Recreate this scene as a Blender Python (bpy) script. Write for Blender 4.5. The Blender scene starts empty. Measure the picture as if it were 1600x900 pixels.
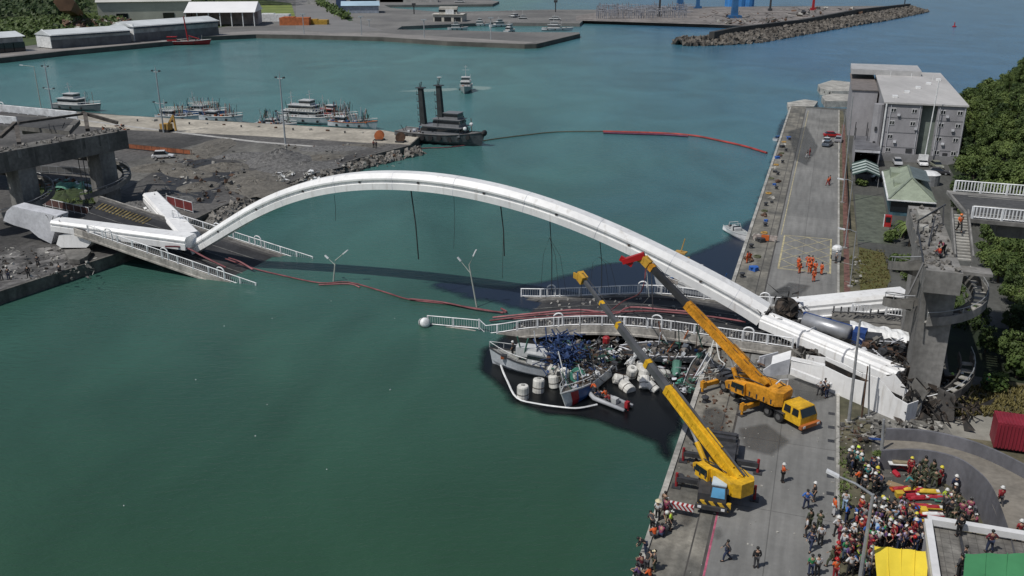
import bpy, math, random
from mathutils import Vector, Matrix
R = random.Random(7)
# ---------------------------------------------------------------- camera, sky, sun, exposure
scn = bpy.context.scene
FPX = 1408.0; TH = math.radians(20.1); CAMH = 45.0
cam = bpy.data.cameras.new('camera'); camo = bpy.data.objects.new('camera', cam)
scn.collection.objects.link(camo); scn.camera = camo
cam.sensor_width = 36; cam.lens = 36 * FPX / 1600; cam.clip_end = 20000; cam.clip_start = 0.5
camo.location = (0, 0, CAMH); camo.rotation_euler = (math.pi/2 - TH, 0, 0)
scn.view_settings.view_transform = 'Standard'; scn.view_settings.look = 'None'
scn.view_settings.gamma = 1; scn.view_settings.exposure = 0.0
scn.render.resolution_x = 1024; scn.render.resolution_y = 576
SUN_EL = math.radians(57); SDX, SDY = 0.84, 0.54          # where shadows point
wd = bpy.data.worlds.new('World'); scn.world = wd; wd.use_nodes = True
wn = wd.node_tree.nodes; bg = wn['Background']; bg.inputs[1].default_value = 0.062
sky = wn.new('ShaderNodeTexSky'); sky.sky_type = 'NISHITA'; sky.sun_disc = False
sky.sun_elevation = SUN_EL; sky.sun_rotation = math.atan2(-SDX, -SDY)
sky.air_density = 1.1; sky.dust_density = 1.5
wd.node_tree.links.new(sky.outputs[0], bg.inputs[0])
sl = bpy.data.lights.new('sun', 'SUN'); sl.energy = 3.1; sl.angle = math.radians(0.6); sl.color = (1.0, 0.965, 0.91)
so = bpy.data.objects.new('sun', sl); scn.collection.objects.link(so)
so.rotation_euler = Vector((SDX*math.cos(SUN_EL), SDY*math.cos(SUN_EL), -math.sin(SUN_EL))).to_track_quat('-Z', 'Y').to_euler()
so.location = (-60, -40, 120)

# ---------------------------------------------------------------- survey helpers
_c, _s = math.cos(TH), math.sin(TH)
def ray(px, py):
    x = (px-800)/FPX; y = (450-py)/FPX
    return Vector((x, _c + y*_s, -_s + y*_c))
def at(px, py, z=0.0):
    r = ray(px, py); t = (z-CAMH)/r.z
    return Vector((r.x*t, r.y*t, z))
QO = (9.055, 55.645); QA = math.radians(18.85); sA, cA = math.sin(QA), math.cos(QA)
def W(u, v, z=0.0): return Vector((QO[0]+u*cA+v*sA, QO[1]-u*sA+v*cA, z))
def Q(p): x = p[0]-QO[0]; y = p[1]-QO[1]; return (x*cA-y*sA, x*sA+y*cA)
def atV(px, py, v):                       # on the vertical plane v = const (parallel to the bridge)
    r = ray(px, py); t = (v+QO[0]*sA+QO[1]*cA)/(r.x*sA+r.y*cA)
    return Vector((r.x*t, r.y*t, CAMH+r.z*t))
def hgt(b, py):                           # height z above point b that is seen at row py
    t = (450-py)/FPX; y = b[1]            # (y*s + z*c) = t*(y*c - z*s)
    return CAMH + (t*y*_c - y*_s)/(_c + t*_s)
UX = Vector((cA, -sA, 0)); VX = Vector((sA, cA, 0)); ZX = Vector((0, 0, 1))
RQ = Matrix((UX, VX, ZX)).transposed()    # bridge / quay frame
def rotz(a): return Matrix.Rotation(a, 3, 'Z')

# ---------------------------------------------------------------- materials
MATS = {}
def mat(name, col, r=.7, var=.22, sc=.6, metal=0., bump=0., col2=None, spec=.5, det=6, edge=(.35, .68), stretch=None, second=None):
    if name in MATS: return MATS[name]
    m = bpy.data.materials.new(name); m.use_nodes = True; MATS[name] = m
    nt = m.node_tree; n = nt.nodes; L = nt.links; b = n['Principled BSDF']
    b.inputs['Roughness'].default_value = r; b.inputs['Metallic'].default_value = metal
    b.inputs['Specular IOR Level'].default_value = spec
    g = n.new('ShaderNodeNewGeometry'); src = g.outputs['Position']
    if stretch:
        mp = n.new('ShaderNodeMapping'); mp.inputs['Scale'].default_value = stretch; L.new(src, mp.inputs[0]); src = mp.outputs[0]
    t = n.new('ShaderNodeTexNoise'); t.inputs['Scale'].default_value = sc; t.inputs['Detail'].default_value = det; t.inputs['Roughness'].default_value = .62
    L.new(src, t.inputs['Vector'])
    cr = n.new('ShaderNodeValToRGB'); cr.color_ramp.elements[0].position = edge[0]; cr.color_ramp.elements[1].position = edge[1]
    c1 = [max(0, c*(1-var)) for c in col]; c2 = col2 if col2 else [min(1, c*(1+var)) for c in col]
    cr.color_ramp.elements[0].color = (*c1, 1); cr.color_ramp.elements[1].color = (*c2, 1)
    L.new(t.outputs[0], cr.inputs[0]); out = cr.outputs[0]
    if second:                              # (scale, strength) fine second grain
        t2 = n.new('ShaderNodeTexNoise'); t2.inputs['Scale'].default_value = second[0]; t2.inputs['Detail'].default_value = 4
        L.new(g.outputs['Position'], t2.inputs['Vector'])
        mr = n.new('ShaderNodeMapRange'); mr.inputs[1].default_value = .3; mr.inputs[2].default_value = .7
        mr.inputs[3].default_value = 1-second[1]; mr.inputs[4].default_value = 1+second[1]; L.new(t2.outputs[0], mr.inputs[0])
        mx = n.new('ShaderNodeVectorMath'); mx.operation = 'SCALE'; L.new(out, mx.inputs[0]); L.new(mr.outputs[0], mx.inputs['Scale']); out = mx.outputs[0]
    L.new(out, b.inputs['Base Color'])
    if bump:
        bp = n.new('ShaderNodeBump'); bp.inputs['Strength'].default_value = 1; bp.inputs['Distance'].default_value = bump
        t3 = n.new('ShaderNodeTexNoise'); t3.inputs['Scale'].default_value = sc*3; t3.inputs['Detail'].default_value = 8
        L.new(g.outputs['Position'], t3.inputs['Vector']); L.new(t3.outputs[0], bp.inputs['Height']); L.new(bp.outputs[0], b.inputs['Normal'])
    m.diffuse_color = (*col, 1)
    return m

def paint(name, col, r=.45, var=.12, sc=.8, rust=None):   # painted metal with grime patches
    return mat(name, col, r=r, var=var, sc=sc, second=(5.0, .10))

white_steel = mat('white_bridge_paint', (.80, .80, .80), r=.42, var=.10, sc=.22, col2=(.86, .86, .85), stretch=(1, 1, .5), second=(1.6, .05), edge=(.3, .6))
def add_rust(m, col=(.20, .11, .06), sc=(1.6, 1.6, .22), lo=.66, hi=.80, amt=.55):
    n = m.node_tree.nodes; L = m.node_tree.links; b = n['Principled BSDF']; old = b.inputs['Base Color'].links[0].from_socket
    g = n.new('ShaderNodeNewGeometry'); mp = n.new('ShaderNodeMapping'); mp.inputs['Scale'].default_value = sc; L.new(g.outputs['Position'], mp.inputs[0]); t = n.new('ShaderNodeTexNoise'); t.inputs['Scale'].default_value = .8; t.inputs['Detail'].default_value = 7; L.new(mp.outputs[0], t.inputs['Vector'])
    mr = n.new('ShaderNodeMapRange'); mr.inputs[1].default_value = lo; mr.inputs[2].default_value = hi; mr.inputs[4].default_value = amt; L.new(t.outputs[0], mr.inputs[0])
    mx = n.new('ShaderNodeMix'); mx.data_type = 'RGBA'; L.new(mr.outputs[0], mx.inputs[0]); L.new(old, mx.inputs[6]); mx.inputs[7].default_value = (*col, 1); L.new(mx.outputs[2], b.inputs['Base Color']); return m
add_rust(white_steel, (.30, .25, .20), lo=.58, hi=.78, amt=.5)
grey_steel = mat('dirty_white_paint', (.56, .57, .60), r=.6, var=.22, sc=.35, second=(2.5, .10))
white_paint = mat('white_paint', (.72, .73, .73), r=.5, var=.2, sc=.9, second=(6, .08))
rail_white = mat('rail_white', (.74, .75, .76), r=.5, var=.25, sc=.8)
concrete = mat('old_concrete', (.135, .13, .12), r=.9, var=.38, sc=.18, second=(1.7, .25), bump=.03, stretch=(1, 1, .35))
concrete_lt = mat('pale_concrete', (.36, .35, .32), r=.9, var=.35, sc=.35, second=(2.5, .2), bump=.02)
concrete_pier = mat('pier_concrete', (.185, .18, .17), r=.9, var=.42, sc=.25, second=(2, .2), bump=.02, stretch=(1.3, 1.3, .25))
asphalt = mat('asphalt', (.062, .062, .062), r=.85, var=.3, sc=.15, second=(1.8, .22))
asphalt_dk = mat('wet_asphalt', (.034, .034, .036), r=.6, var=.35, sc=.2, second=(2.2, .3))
torn = mat('torn_dark_metal', (.035, .032, .03), r=.8, var=.6, sc=.6, col2=(.16, .12, .09), edge=(.45, .8))
rust = mat('rusty_steel', (.10, .058, .038), r=.85, var=.5, sc=1.2)
black_rub = mat('black_rubber', (.018, .018, .019), r=.75, var=.3, sc=3)
dark_metal = mat('dark_metal', (.045, .046, .05), r=.5, var=.35, sc=1.2)
steel = mat('galvanised_steel', (.34, .35, .36), r=.5, var=.2, sc=1.5, metal=.3)
glass_dk = mat('dark_glass', (.012, .016, .02), r=.08, var=.2, sc=.6, spec=.8)

# ---------------------------------------------------------------- mesh builder and tagging
class MB:
    def __init__(s): s.v = []; s.f = []; s.m = []; s.mi = 0
    def add(s, vs, fs):
        o = len(s.v); s.v += [Vector(v) for v in vs]; s.f += [tuple(i+o for i in f) for f in fs]; s.m += [s.mi]*len(fs); return s
    def box(s, c, d, M=None, taper=1.0):
        hx, hy, hz = d[0]/2, d[1]/2, d[2]/2; vs = []
        for z, t in ((-hz, 1), (hz, taper)):
            for x, y in ((-hx, -hy), (hx, -hy), (hx, hy), (-hx, hy)):
                p = Vector((x*t, y*t, z)); vs.append((M @ p if M else p) + Vector(c))
        return s.add(vs, [(3, 2, 1, 0), (4, 5, 6, 7), (0, 1, 5, 4), (1, 2, 6, 5), (2, 3, 7, 6), (3, 0, 4, 7)])
    def beam(s, p, q, w, h, up=ZX, w2=None, h2=None):
        p, q = Vector(p), Vector(q); d = (q-p).normalized(); sd = d.cross(Vector(up))
        if sd.length < 1e-4: sd = d.cross(Vector((1, 0, 0)))
        sd.normalize(); u = sd.cross(d); vs = []
        for c, a, b in ((p, w, h), (q, w2 or w, h2 or h)):
            for x, y in ((-1, -1), (1, -1), (1, 1), (-1, 1)): vs.append(c + sd*x*a/2 + u*y*b/2)
        return s.add(vs, [(0, 1, 2, 3), (7, 6, 5, 4), (4, 5, 1, 0), (5, 6, 2, 1), (6, 7, 3, 2), (7, 4, 0, 3)])
    def loft(s, rings, cap=True):
        n = len(rings[0]); o = len(s.v); fs = []
        vs = [Vector(p) for r in rings for p in r]
        for i in range(len(rings)-1):
            for j in range(n):
                k = (j+1) % n; fs.append((i*n+j, i*n+k, (i+1)*n+k, (i+1)*n+j))
        if cap: fs.append(tuple(range(n-1, -1, -1))); fs.append(tuple((len(rings)-1)*n+j for j in range(n)))
        return s.add(vs, fs)
    def tube(s, pts, r, n=6, cap=True):
        pts = [Vector(p) for p in pts]; rs = r if isinstance(r, (list, tuple)) else [r]*len(pts); rings = []
        for i, p in enumerate(pts):
            d = (pts[min(i+1, len(pts)-1)] - pts[max(i-1, 0)]); d.normalize()
            a = d.cross(ZX if abs(d.z) < .95 else Vector((1, 0, 0))).normalized(); b = a.cross(d)
            rings.append([p + (a*math.cos(t)+b*math.sin(t))*rs[i] for t in [2*math.pi*k/n for k in range(n)]])
        return s.loft(rings, cap)
    def prism(s, poly, z0, z1):
        n = len(poly); a = sum(poly[i][0]*poly[(i+1) % n][1]-poly[(i+1) % n][0]*poly[i][1] for i in range(n))
        if a < 0: poly = list(reversed(poly))
        vs = [(p[0], p[1], z0) for p in poly]+[(p[0], p[1], z1) for p in poly]
        return s.add(vs, [tuple(range(n-1, -1, -1)), tuple(range(n, 2*n))]+[(i, (i+1) % n, n+(i+1) % n, n+i) for i in range(n)])
    def slab(s, poly3, off):                  # 3-D outline extruded by a vector
        n = len(poly3); off = Vector(off); vs = [Vector(p) for p in poly3]; vs += [p+off for p in vs]
        return s.add(vs, [tuple(range(n-1, -1, -1)), tuple(range(n, 2*n))]+[(i, (i+1) % n, n+(i+1) % n, n+i) for i in range(n)])
    def lathe(s, prof, c=(0, 0, 0), n=12, M=None):
        rings = []
        for r, z in prof:
            ring = []
            for k in range(n):
                p = Vector((r*math.cos(2*math.pi*k/n), r*math.sin(2*math.pi*k/n), z)); ring.append((M @ p if M else p)+Vector(c))
            rings.append(ring)
        return s.loft(rings)
    def ball(s, c, r, sq=(1, 1, 1), n=8, jit=0., rr=None):
        rr = rr or R; rings = []
        for i in range(1, n//2+1):
            a = math.pi*i/(n//2+1); ring = []
            for k in range(n):
                t = 2*math.pi*k/n; q = r*(1+rr.uniform(-jit, jit))
                ring.append(Vector((q*sq[0]*math.sin(a)*math.cos(t), q*sq[1]*math.sin(a)*math.sin(t), q*sq[2]*math.cos(a)))+Vector(c))
            rings.append(ring)
        rings.reverse(); return s.loft(rings)
    def rock(s, c, r, rr=None):
        rr = rr or R; M = Matrix.Rotation(rr.uniform(0, 6), 3, Vector((rr.uniform(-1, 1), rr.uniform(-1, 1), rr.uniform(-1, 1))).normalized())
        vs = []
        for x in (-1, 1):
            for y in (-1, 1):
                for z in (-1, 1): vs.append(M @ Vector((x*rr.uniform(.4, 1), y*rr.uniform(.4, 1), z*rr.uniform(.4, .9)))*r+Vector(c))
        return s.add(vs, [(0, 1, 3, 2), (4, 6, 7, 5), (0, 4, 5, 1), (2, 3, 7, 6), (0, 2, 6, 4), (1, 5, 7, 3)])
    def sheet(s, pts): n = len(pts); return s.add(pts, [tuple(range(n))])
    def xf(s, M, t=(0, 0, 0)): s.v = [M @ v + Vector(t) for v in s.v]; return s
    def build(s, name, mt, parent=None, smooth=False, origin=None):
        me = bpy.data.meshes.new(name); o = bpy.data.objects.new(name, me)
        if parent is not None:
            p = parent; off = Vector((0, 0, 0))
            while p is not None: off += p.location; p = p.parent
        else:
            if origin is None:
                xs = [v.x for v in s.v]; ys = [v.y for v in s.v]; off = Vector(((min(xs)+max(xs))/2, (min(ys)+max(ys))/2, min(v.z for v in s.v)))
            else: off = Vector(origin)
            o.location = off
        me.from_pydata([tuple(v-off) for v in s.v], [], s.f)
        for m in (mt if isinstance(mt, (list, tuple)) else [mt]): me.materials.append(m)
        if any(s.m): me.polygons.foreach_set('material_index', s.m)
        if smooth: me.polygons.foreach_set('use_smooth', [True]*len(s.f))
        me.update(); scn.collection.objects.link(o)
        if parent is not None: o.parent = parent
        return o
def tag(o, label=None, cat=None, group=None, kind=None):
    if label: o['label'] = label
    if cat: o['category'] = cat
    if group: o['group'] = group
    if kind: o['kind'] = kind
    return o
def thing(name, loc, label, cat, group=None, rz=0.):
    o = bpy.data.objects.new(name, None); scn.collection.objects.link(o); o.location = loc; o.rotation_euler = (0, 0, rz)
    o.empty_display_size = .3
    return tag(o, label, cat, group)
def clone(o, parent=None, kids=None):
    c = o.copy(); scn.collection.objects.link(c)
    if parent is not None: c.parent = parent
    for k in [x for x in o.children]: clone(k, c)
    return c
def place(o, loc, rz=0., sc=None, label=None, group=None):
    o.location = loc; o.rotation_euler = (0, 0, rz)
    if sc: o.scale = (sc,)*3 if not isinstance(sc, (tuple, list)) else sc
    if label: o['label'] = label
    if group: o['group'] = group
    return o
def struct(o, name=None): o['kind'] = 'structure'; return o
def stuff(o, label, cat): return tag(o, label, cat, kind='stuff')
# ---------------------------------------------------------------- water
def water_material():
    m = bpy.data.materials.new('harbour_water'); m.use_nodes = True; nt = m.node_tree; n = nt.nodes; L = nt.links; b = n['Principled BSDF']
    g = n.new('ShaderNodeNewGeometry'); pos = g.outputs['Position']
    def mp(sc): k = n.new('ShaderNodeMapping'); k.inputs['Scale'].default_value = sc; L.new(pos, k.inputs[0]); return k.outputs[0]
    def noise(src, s, d=4, ds=0): t = n.new('ShaderNodeTexNoise'); t.inputs['Scale'].default_value = s; t.inputs['Detail'].default_value = d; t.inputs['Distortion'].default_value = ds; L.new(src, t.inputs['Vector']); return t.outputs[0]
    sx = n.new('ShaderNodeSeparateXYZ'); L.new(pos, sx.inputs[0])
    # silty green inside the harbour, bluer open water towards the mouth
    big = noise(mp((1, .55, 1)), .009, 4, 1.2)
    ad = n.new('ShaderNodeMath'); ad.operation = 'MULTIPLY_ADD'; ad.inputs[1].default_value = 150; L.new(big, ad.inputs[0]); L.new(sx.outputs[0], ad.inputs[2])
    mr = n.new('ShaderNodeMapRange'); mr.inputs[1].default_value = 75; mr.inputs[2].default_value = 215; L.new(ad.outputs[0], mr.inputs[0])
    mrn = n.new('ShaderNodeMapRange'); mrn.inputs[1].default_value = 60; mrn.inputs[2].default_value = 270; L.new(sx.outputs[1], mrn.inputs[0])
    near = n.new('ShaderNodeMix'); near.data_type = 'RGBA'; near.inputs[6].default_value = (.028, .074, .044, 1); near.inputs[7].default_value = (.062, .172, .172, 1); L.new(mrn.outputs[0], near.inputs[0])
    mix = n.new('ShaderNodeMix'); mix.data_type = 'RGBA'; L.new(mr.outputs[0], mix.inputs[0]); L.new(near.outputs[2], mix.inputs[6]); mix.inputs[7].default_value = (.045, .135, .24, 1)
    p2 = noise(mp((1, .7, 1)), .03, 5, 1.5)
    r2 = n.new('ShaderNodeMapRange'); r2.inputs[1].default_value = .3; r2.inputs[2].default_value = .7; r2.inputs[3].default_value = .80; r2.inputs[4].default_value = 1.18; L.new(p2, r2.inputs[0])
    sc = n.new('ShaderNodeVectorMath'); sc.operation = 'SCALE'; L.new(mix.outputs[2], sc.inputs[0]); L.new(r2.outputs[0], sc.inputs['Scale'])
    L.new(sc.outputs[0], b.inputs['Base Color']); b.inputs['Roughness'].default_value = .2; b.inputs['IOR'].default_value = 1.33
    b.inputs['Specular IOR Level'].default_value = .5
    w1 = noise(mp((1, 2.6, 1)), .55, 5, .6); w2 = noise(mp((1.3, 3.2, 1)), 2.4, 4, .4)
    am = n.new('ShaderNodeMath'); am.operation = 'MULTIPLY_ADD'; am.inputs[1].default_value = .30; L.new(w2, am.inputs[0]); L.new(w1, am.inputs[2])
    bp = n.new('ShaderNodeBump'); bp.inputs['Strength'].default_value = .75; bp.inputs['Distance'].default_value = .16; L.new(am.outputs[0], bp.inputs['Height']); L.new(bp.outputs[0], b.inputs['Normal'])
    return m
wb = MB(); wb.sheet([(-5000, -1500, 0), (5000, -1500, 0), (5000, 9000, 0), (-5000, 9000, 0)])
struct(wb.build('water', water_material(), origin=(0, 0, 0)))
def slick_material(name, col, a, rough=.16):
    m = bpy.data.materials.new(name); m.use_nodes = True; nt = m.node_tree; n = nt.nodes; L = nt.links; b = n['Principled BSDF']
    b.inputs['Base Color'].default_value = (*col, 1); b.inputs['Roughness'].default_value = rough
    at_ = n.new('ShaderNodeAttribute'); at_.attribute_name = 'film'
    g = n.new('ShaderNodeNewGeometry'); t = n.new('ShaderNodeTexNoise'); t.inputs['Scale'].default_value = .16; t.inputs['Detail'].default_value = 7; t.inputs['Distortion'].default_value = 1.4; L.new(g.outputs[0], t.inputs['Vector'])
    s1 = n.new('ShaderNodeMath'); s1.operation = 'ADD'; L.new(at_.outputs['Fac'], s1.inputs[0]); L.new(t.outputs[0], s1.inputs[1])
    mr = n.new('ShaderNodeMapRange'); mr.inputs[1].default_value = .55; mr.inputs[2].default_value = 1.15; mr.inputs[4].default_value = a; L.new(s1.outputs[0], mr.inputs[0]); ed = n.new('ShaderNodeMath'); ed.operation = 'MULTIPLY'; ed.use_clamp = True; ed.inputs[1].default_value = 5; L.new(at_.outputs['Fac'], ed.inputs[0]); mm = n.new('ShaderNodeMath'); mm.operation = 'MULTIPLY'; L.new(mr.outputs[0], mm.inputs[0]); L.new(ed.outputs[0], mm.inputs[1]); L.new(mm.outputs[0], b.inputs['Alpha'])
    return m
def slick(name, poly, mt, z, hard=(), feather=2.6, cell=1.0):
    P_ = [at(x, y, z) for x, y in poly]; n = len(P_); x0, x1 = min(p.x for p in P_)-1, max(p.x for p in P_)+1; y0, y1 = min(p.y for p in P_)-1, max(p.y for p in P_)+1
    cell = min(cell, .7); cx = max(cell, (x1-x0)/110); cy = max(cell, (y1-y0)/150); nx, ny = int((x1-x0)/cx)+2, int((y1-y0)/cy)+2; val = {}
    hardset = set(hard)
    def sd(x, y):
        ins = False; d = 1e9
        for i in range(n):
            a, c = P_[i], P_[(i+1) % n]
            if (a.y > y) != (c.y > y) and x < (c.x-a.x)*(y-a.y)/(c.y-a.y)+a.x: ins = not ins
            if i in hardset and (i+1) % n in hardset: continue
            ex, ey = c.x-a.x, c.y-a.y; t = max(0, min(1, ((x-a.x)*ex+(y-a.y)*ey)/max(1e-9, ex*ex+ey*ey))); d = min(d, math.hypot(x-a.x-ex*t, y-a.y-ey*t))
        return (1 if ins else -1)*min(d, 99)
    for i in range(nx):
        for j in range(ny): val[i, j] = sd(x0+i*cx, y0+j*cy)
    idx = {}; v = []; f = []; att = []
    def V(i, j):
        if (i, j) not in idx: idx[i, j] = len(v); v.append((x0+i*cx, y0+j*cy, z)); att.append(max(0, min(1, val[i, j]/feather)))
        return idx[i, j]
    for i in range(nx-1):
        for j in range(ny-1):
            if max(val[i, j], val[i+1, j], val[i, j+1], val[i+1, j+1]) > 0: f.append((V(i, j), V(i+1, j), V(i+1, j+1), V(i, j+1)))
    b = MB(); b.add(v, f); o = b.build(name, mt, origin=(P_[0].x, P_[0].y, z)); a = o.data.attributes.new('film', 'FLOAT', 'POINT')
    for i, q in enumerate(att): a.data[i].value = q
    return o
oil_blue = slick_material('oil_film_blue', (.014, .022, .042), .93, .3); oil_blue.node_tree.nodes['Principled BSDF'].inputs['Specular IOR Level'].default_value = .3; oil_black = slick_material('oil_film_black', (.004, .005, .006), .97, .3); MATS['ob'] = oil_black; oil_black.node_tree.nodes['Principled BSDF'].inputs['Specular IOR Level'].default_value = .25
stuff(slick('oil_slick', [(640, 436), (720, 440), (800, 446), (850, 436), (900, 421), (940, 410), (985, 405), (1030, 408), (1068, 398), (1100, 386), (1128, 372), (1150, 352), (1172, 338), (1184, 300), (1196, 262), (1208, 225), (1216, 190), (1236, 168), (1226, 195), (1205, 262), (1182, 338), (1152, 442), (1130, 480), (1060, 500), (940, 500), (830, 490), (700, 462)], oil_blue, .02, (17, 18, 19, 20, 21, 22, 23, 24, 25), 3.0), 'dark blue oil film spread on the water behind the fallen deck', 'oil slick')
stuff(slick('oil_slick', [(745, 545), (742, 575), (765, 600), (792, 632), (850, 650), (930, 662), (980, 680), (1010, 694), (1028, 712), (1046, 728), (1054, 722), (1075, 650), (1105, 555), (1085, 520), (1000, 500), (880, 500), (790, 520)], oil_black, .024, (11, 12, 13, 14, 15, 16), 2.0), 'black oil film around the crushed boats beside the quay', 'oil slick')
foam_m = slick_material('wake_foam', (.5, .6, .56), .34, .5)

# ---------------------------------------------------------------- grounds
def ground_material(name, col, patch, joint=None, spot=.5, rough=.9, psc=.05):
    m = bpy.data.materials.new(name); m.use_nodes = True; nt = m.node_tree; n = nt.nodes; L = nt.links; b = n['Principled BSDF']; b.inputs['Roughness'].default_value = rough
    g = n.new('ShaderNodeNewGeometry'); sb = n.new('ShaderNodeVectorMath'); sb.operation = 'SUBTRACT'; sb.inputs[1].default_value = (QO[0], QO[1], 0); L.new(g.outputs['Position'], sb.inputs[0])
    mp = n.new('ShaderNodeMapping'); mp.inputs['Rotation'].default_value = (0, 0, QA); L.new(sb.outputs[0], mp.inputs[0]); q = mp.outputs[0]
    t = n.new('ShaderNodeTexNoise'); t.inputs['Scale'].default_value = psc; t.inputs['Detail'].default_value = 8; t.inputs['Distortion'].default_value = .6; L.new(q, t.inputs['Vector'])
    cr = n.new('ShaderNodeValToRGB'); cr.color_ramp.elements[0].position = .36; cr.color_ramp.elements[1].position = .66; cr.color_ramp.elements[0].color = (*patch, 1); cr.color_ramp.elements[1].color = (*col, 1); L.new(t.outputs[0], cr.inputs[0]); out = cr.outputs[0]
    st = n.new('ShaderNodeMapping'); st.inputs['Scale'].default_value = (1.2, .10, 1); L.new(q, st.inputs[0])      # tyre and drag streaks along the quay
    t3 = n.new('ShaderNodeTexNoise'); t3.inputs['Scale'].default_value = 1.1; t3.inputs['Detail'].default_value = 5; L.new(st.outputs[0], t3.inputs['Vector'])
    t2 = n.new('ShaderNodeTexNoise'); t2.inputs['Scale'].default_value = 1.3; t2.inputs['Detail'].default_value = 6; t2.inputs['Roughness'].default_value = .7; L.new(q, t2.inputs['Vector'])
    m1 = n.new('ShaderNodeMapRange'); m1.inputs[1].default_value = .3; m1.inputs[2].default_value = .72; m1.inputs[3].default_value = 1-spot*.5; m1.inputs[4].default_value = 1+spot*.45; L.new(t2.outputs[0], m1.inputs[0])
    m3 = n.new('ShaderNodeMapRange'); m3.inputs[1].default_value = .35; m3.inputs[2].default_value = .65; m3.inputs[3].default_value = .84; m3.inputs[4].default_value = 1.1; L.new(t3.outputs[0], m3.inputs[0])
    mu = n.new('ShaderNodeMath'); mu.operation = 'MULTIPLY'; L.new(m1.outputs[0], mu.inputs[0]); L.new(m3.outputs[0], mu.inputs[1])
    s1 = n.new('ShaderNodeVectorMath'); s1.operation = 'SCALE'; L.new(out, s1.inputs[0]); L.new(mu.outputs[0], s1.inputs['Scale']); out = s1.outputs[0]
    if joint:
        br = n.new('ShaderNodeTexBrick'); br.offset = 0; br.inputs['Scale'].default_value = 1; br.inputs['Brick Width'].default_value = joint[0]; br.inputs['Row Height'].default_value = joint[1]; br.inputs['Mortar Size'].default_value = joint[2]
        br.inputs['Color1'].default_value = (1, 1, 1, 1); br.inputs['Color2'].default_value = (.86, .86, .86, 1); br.inputs['Mortar'].default_value = (.6, .6, .6, 1); L.new(q, br.inputs['Vector'])
        mx = n.new('ShaderNodeVectorMath'); mx.operation = 'MULTIPLY'; L.new(out, mx.inputs[0]); L.new(br.outputs[0], mx.inputs[1]); out = mx.outputs[0]
    L.new(out, b.inputs['Base Color'])
    bp = n.new('ShaderNodeBump'); bp.inputs['Distance'].default_value = .03; bp.inputs['Strength'].default_value = .6; L.new(t2.outputs[0], bp.inputs['Height']); L.new(bp.outputs[0], b.inputs['Normal'])
    return m
QZ = 1.8
g_apron = ground_material('quay_apron_concrete', (.245, .23, .195), (.10, .098, .088), spot=.75, psc=.16)
g_road = ground_material('quay_road_concrete', (.235, .233, .222), (.175, .175, .168), joint=(9.1, 12, .045), spot=.22, psc=.08)
g_yard = ground_material('yard_asphalt', (.10, .10, .092), (.062, .064, .058), spot=.45, psc=.07)
g_rubble = ground_material('rubble_ground', (.17, .165, .15), (.085, .082, .075), spot=.8, psc=.09)
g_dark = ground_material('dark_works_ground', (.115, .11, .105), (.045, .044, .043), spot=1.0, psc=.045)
g_far = ground_material('far_quay_ground', (.20, .195, .185), (.125, .123, .12), spot=.3, psc=.02)
g_dirt = ground_material('dirt_ground', (.15, .135, .09), (.07, .068, .04), spot=.8, psc=.25)
g_grass = ground_material('grass_ground', (.075, .105, .025), (.035, .055, .014), spot=.9, psc=.12)
g_forest = ground_material('forest_floor_and_shade', (.018, .03, .010), (.010, .016, .006), spot=.8, psc=.3)
quay_wall_m = mat('quay_wall', (.12, .115, .105), r=.9, var=.5, sc=.4, stretch=(1, 1, .3), second=(2, .25), col2=(.2, .19, .17))

def pw(l, z=QZ): return [tuple(at(x, y, z))[:2] for x, y in l]
def qpoly(p): return [tuple(W(u, v))[:2] for u, v in p]
b = MB(); b.prism(qpoly([(0, -60), (70, -60), (70, 100), (44, 170), (44, 236), (20, 240), (0, 241)]), -4, QZ); struct(b.build('ground', [quay_wall_m])).data.materials[0] = g_yard
def sheet(name, poly, mt, lvl, world=False):
    b = MB(); z = QZ+.004*lvl
    b.sheet([(p[0], p[1], z) for p in (poly if world else qpoly(poly))]); return struct(b.build(name, mt))
b = MB(); b.prism(qpoly([(-.05, -60), (.45, -60), (.45, 241), (-.05, 241.3)]), -4.05, QZ+.16); struct(b.build('quay_edge', [concrete_lt]))
sheet('quay_apron', [(.45, -60), (4.7, -60), (4.7, 240), (.45, 240)], g_apron, 1)
sheet('quay_road', [(4.7, -60), (14.2, -60), (14.2, 236), (4.7, 238)], g_road, 1)
sheet('quay_joint', [(4.62, -30), (4.84, -30), (4.84, 235), (4.62, 235)], mat('joint_line', (.07, .065, .06)), 2)
sheet('quay_joint', [(3.5, -30), (3.62, -30), (3.62, 235), (3.5, 235)], MATS['joint_line'], 2)
sheet('road_line', [(4.86, -14), (5.02, -14), (5.02, 11), (4.86, 11)], mat('pink_line_paint', (.42, .10, .16), var=.35, sc=2), 3)
sheet('road_line', [(4.86+.4, 95), (5.0+.4, 95), (5.3+.4, 232), (5.15+.4, 232)], mat('faded_yellow_paint', (.42, .37, .22), var=.4, sc=1.5), 3)
yel = MATS['faded_yellow_paint']
hb = MB()
def hl(a, c, w=.13, z=QZ+.016):
    a, c = W(*a), W(*c); d = (c-a).normalized(); n_ = Vector((-d.y, d.x, 0))*w
    hb.sheet([(p.x, p.y, z) for p in (a-n_, c-n_, c+n_, a+n_)])
for a, c in (((5.9, 76.8), (5.9, 95)), ((13.2, 76.8), (13.2, 95)), ((6.05, 76.9), (13.05, 76.9)), ((6.05, 94.9), (13.05, 94.9))): hl(a, c)
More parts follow.
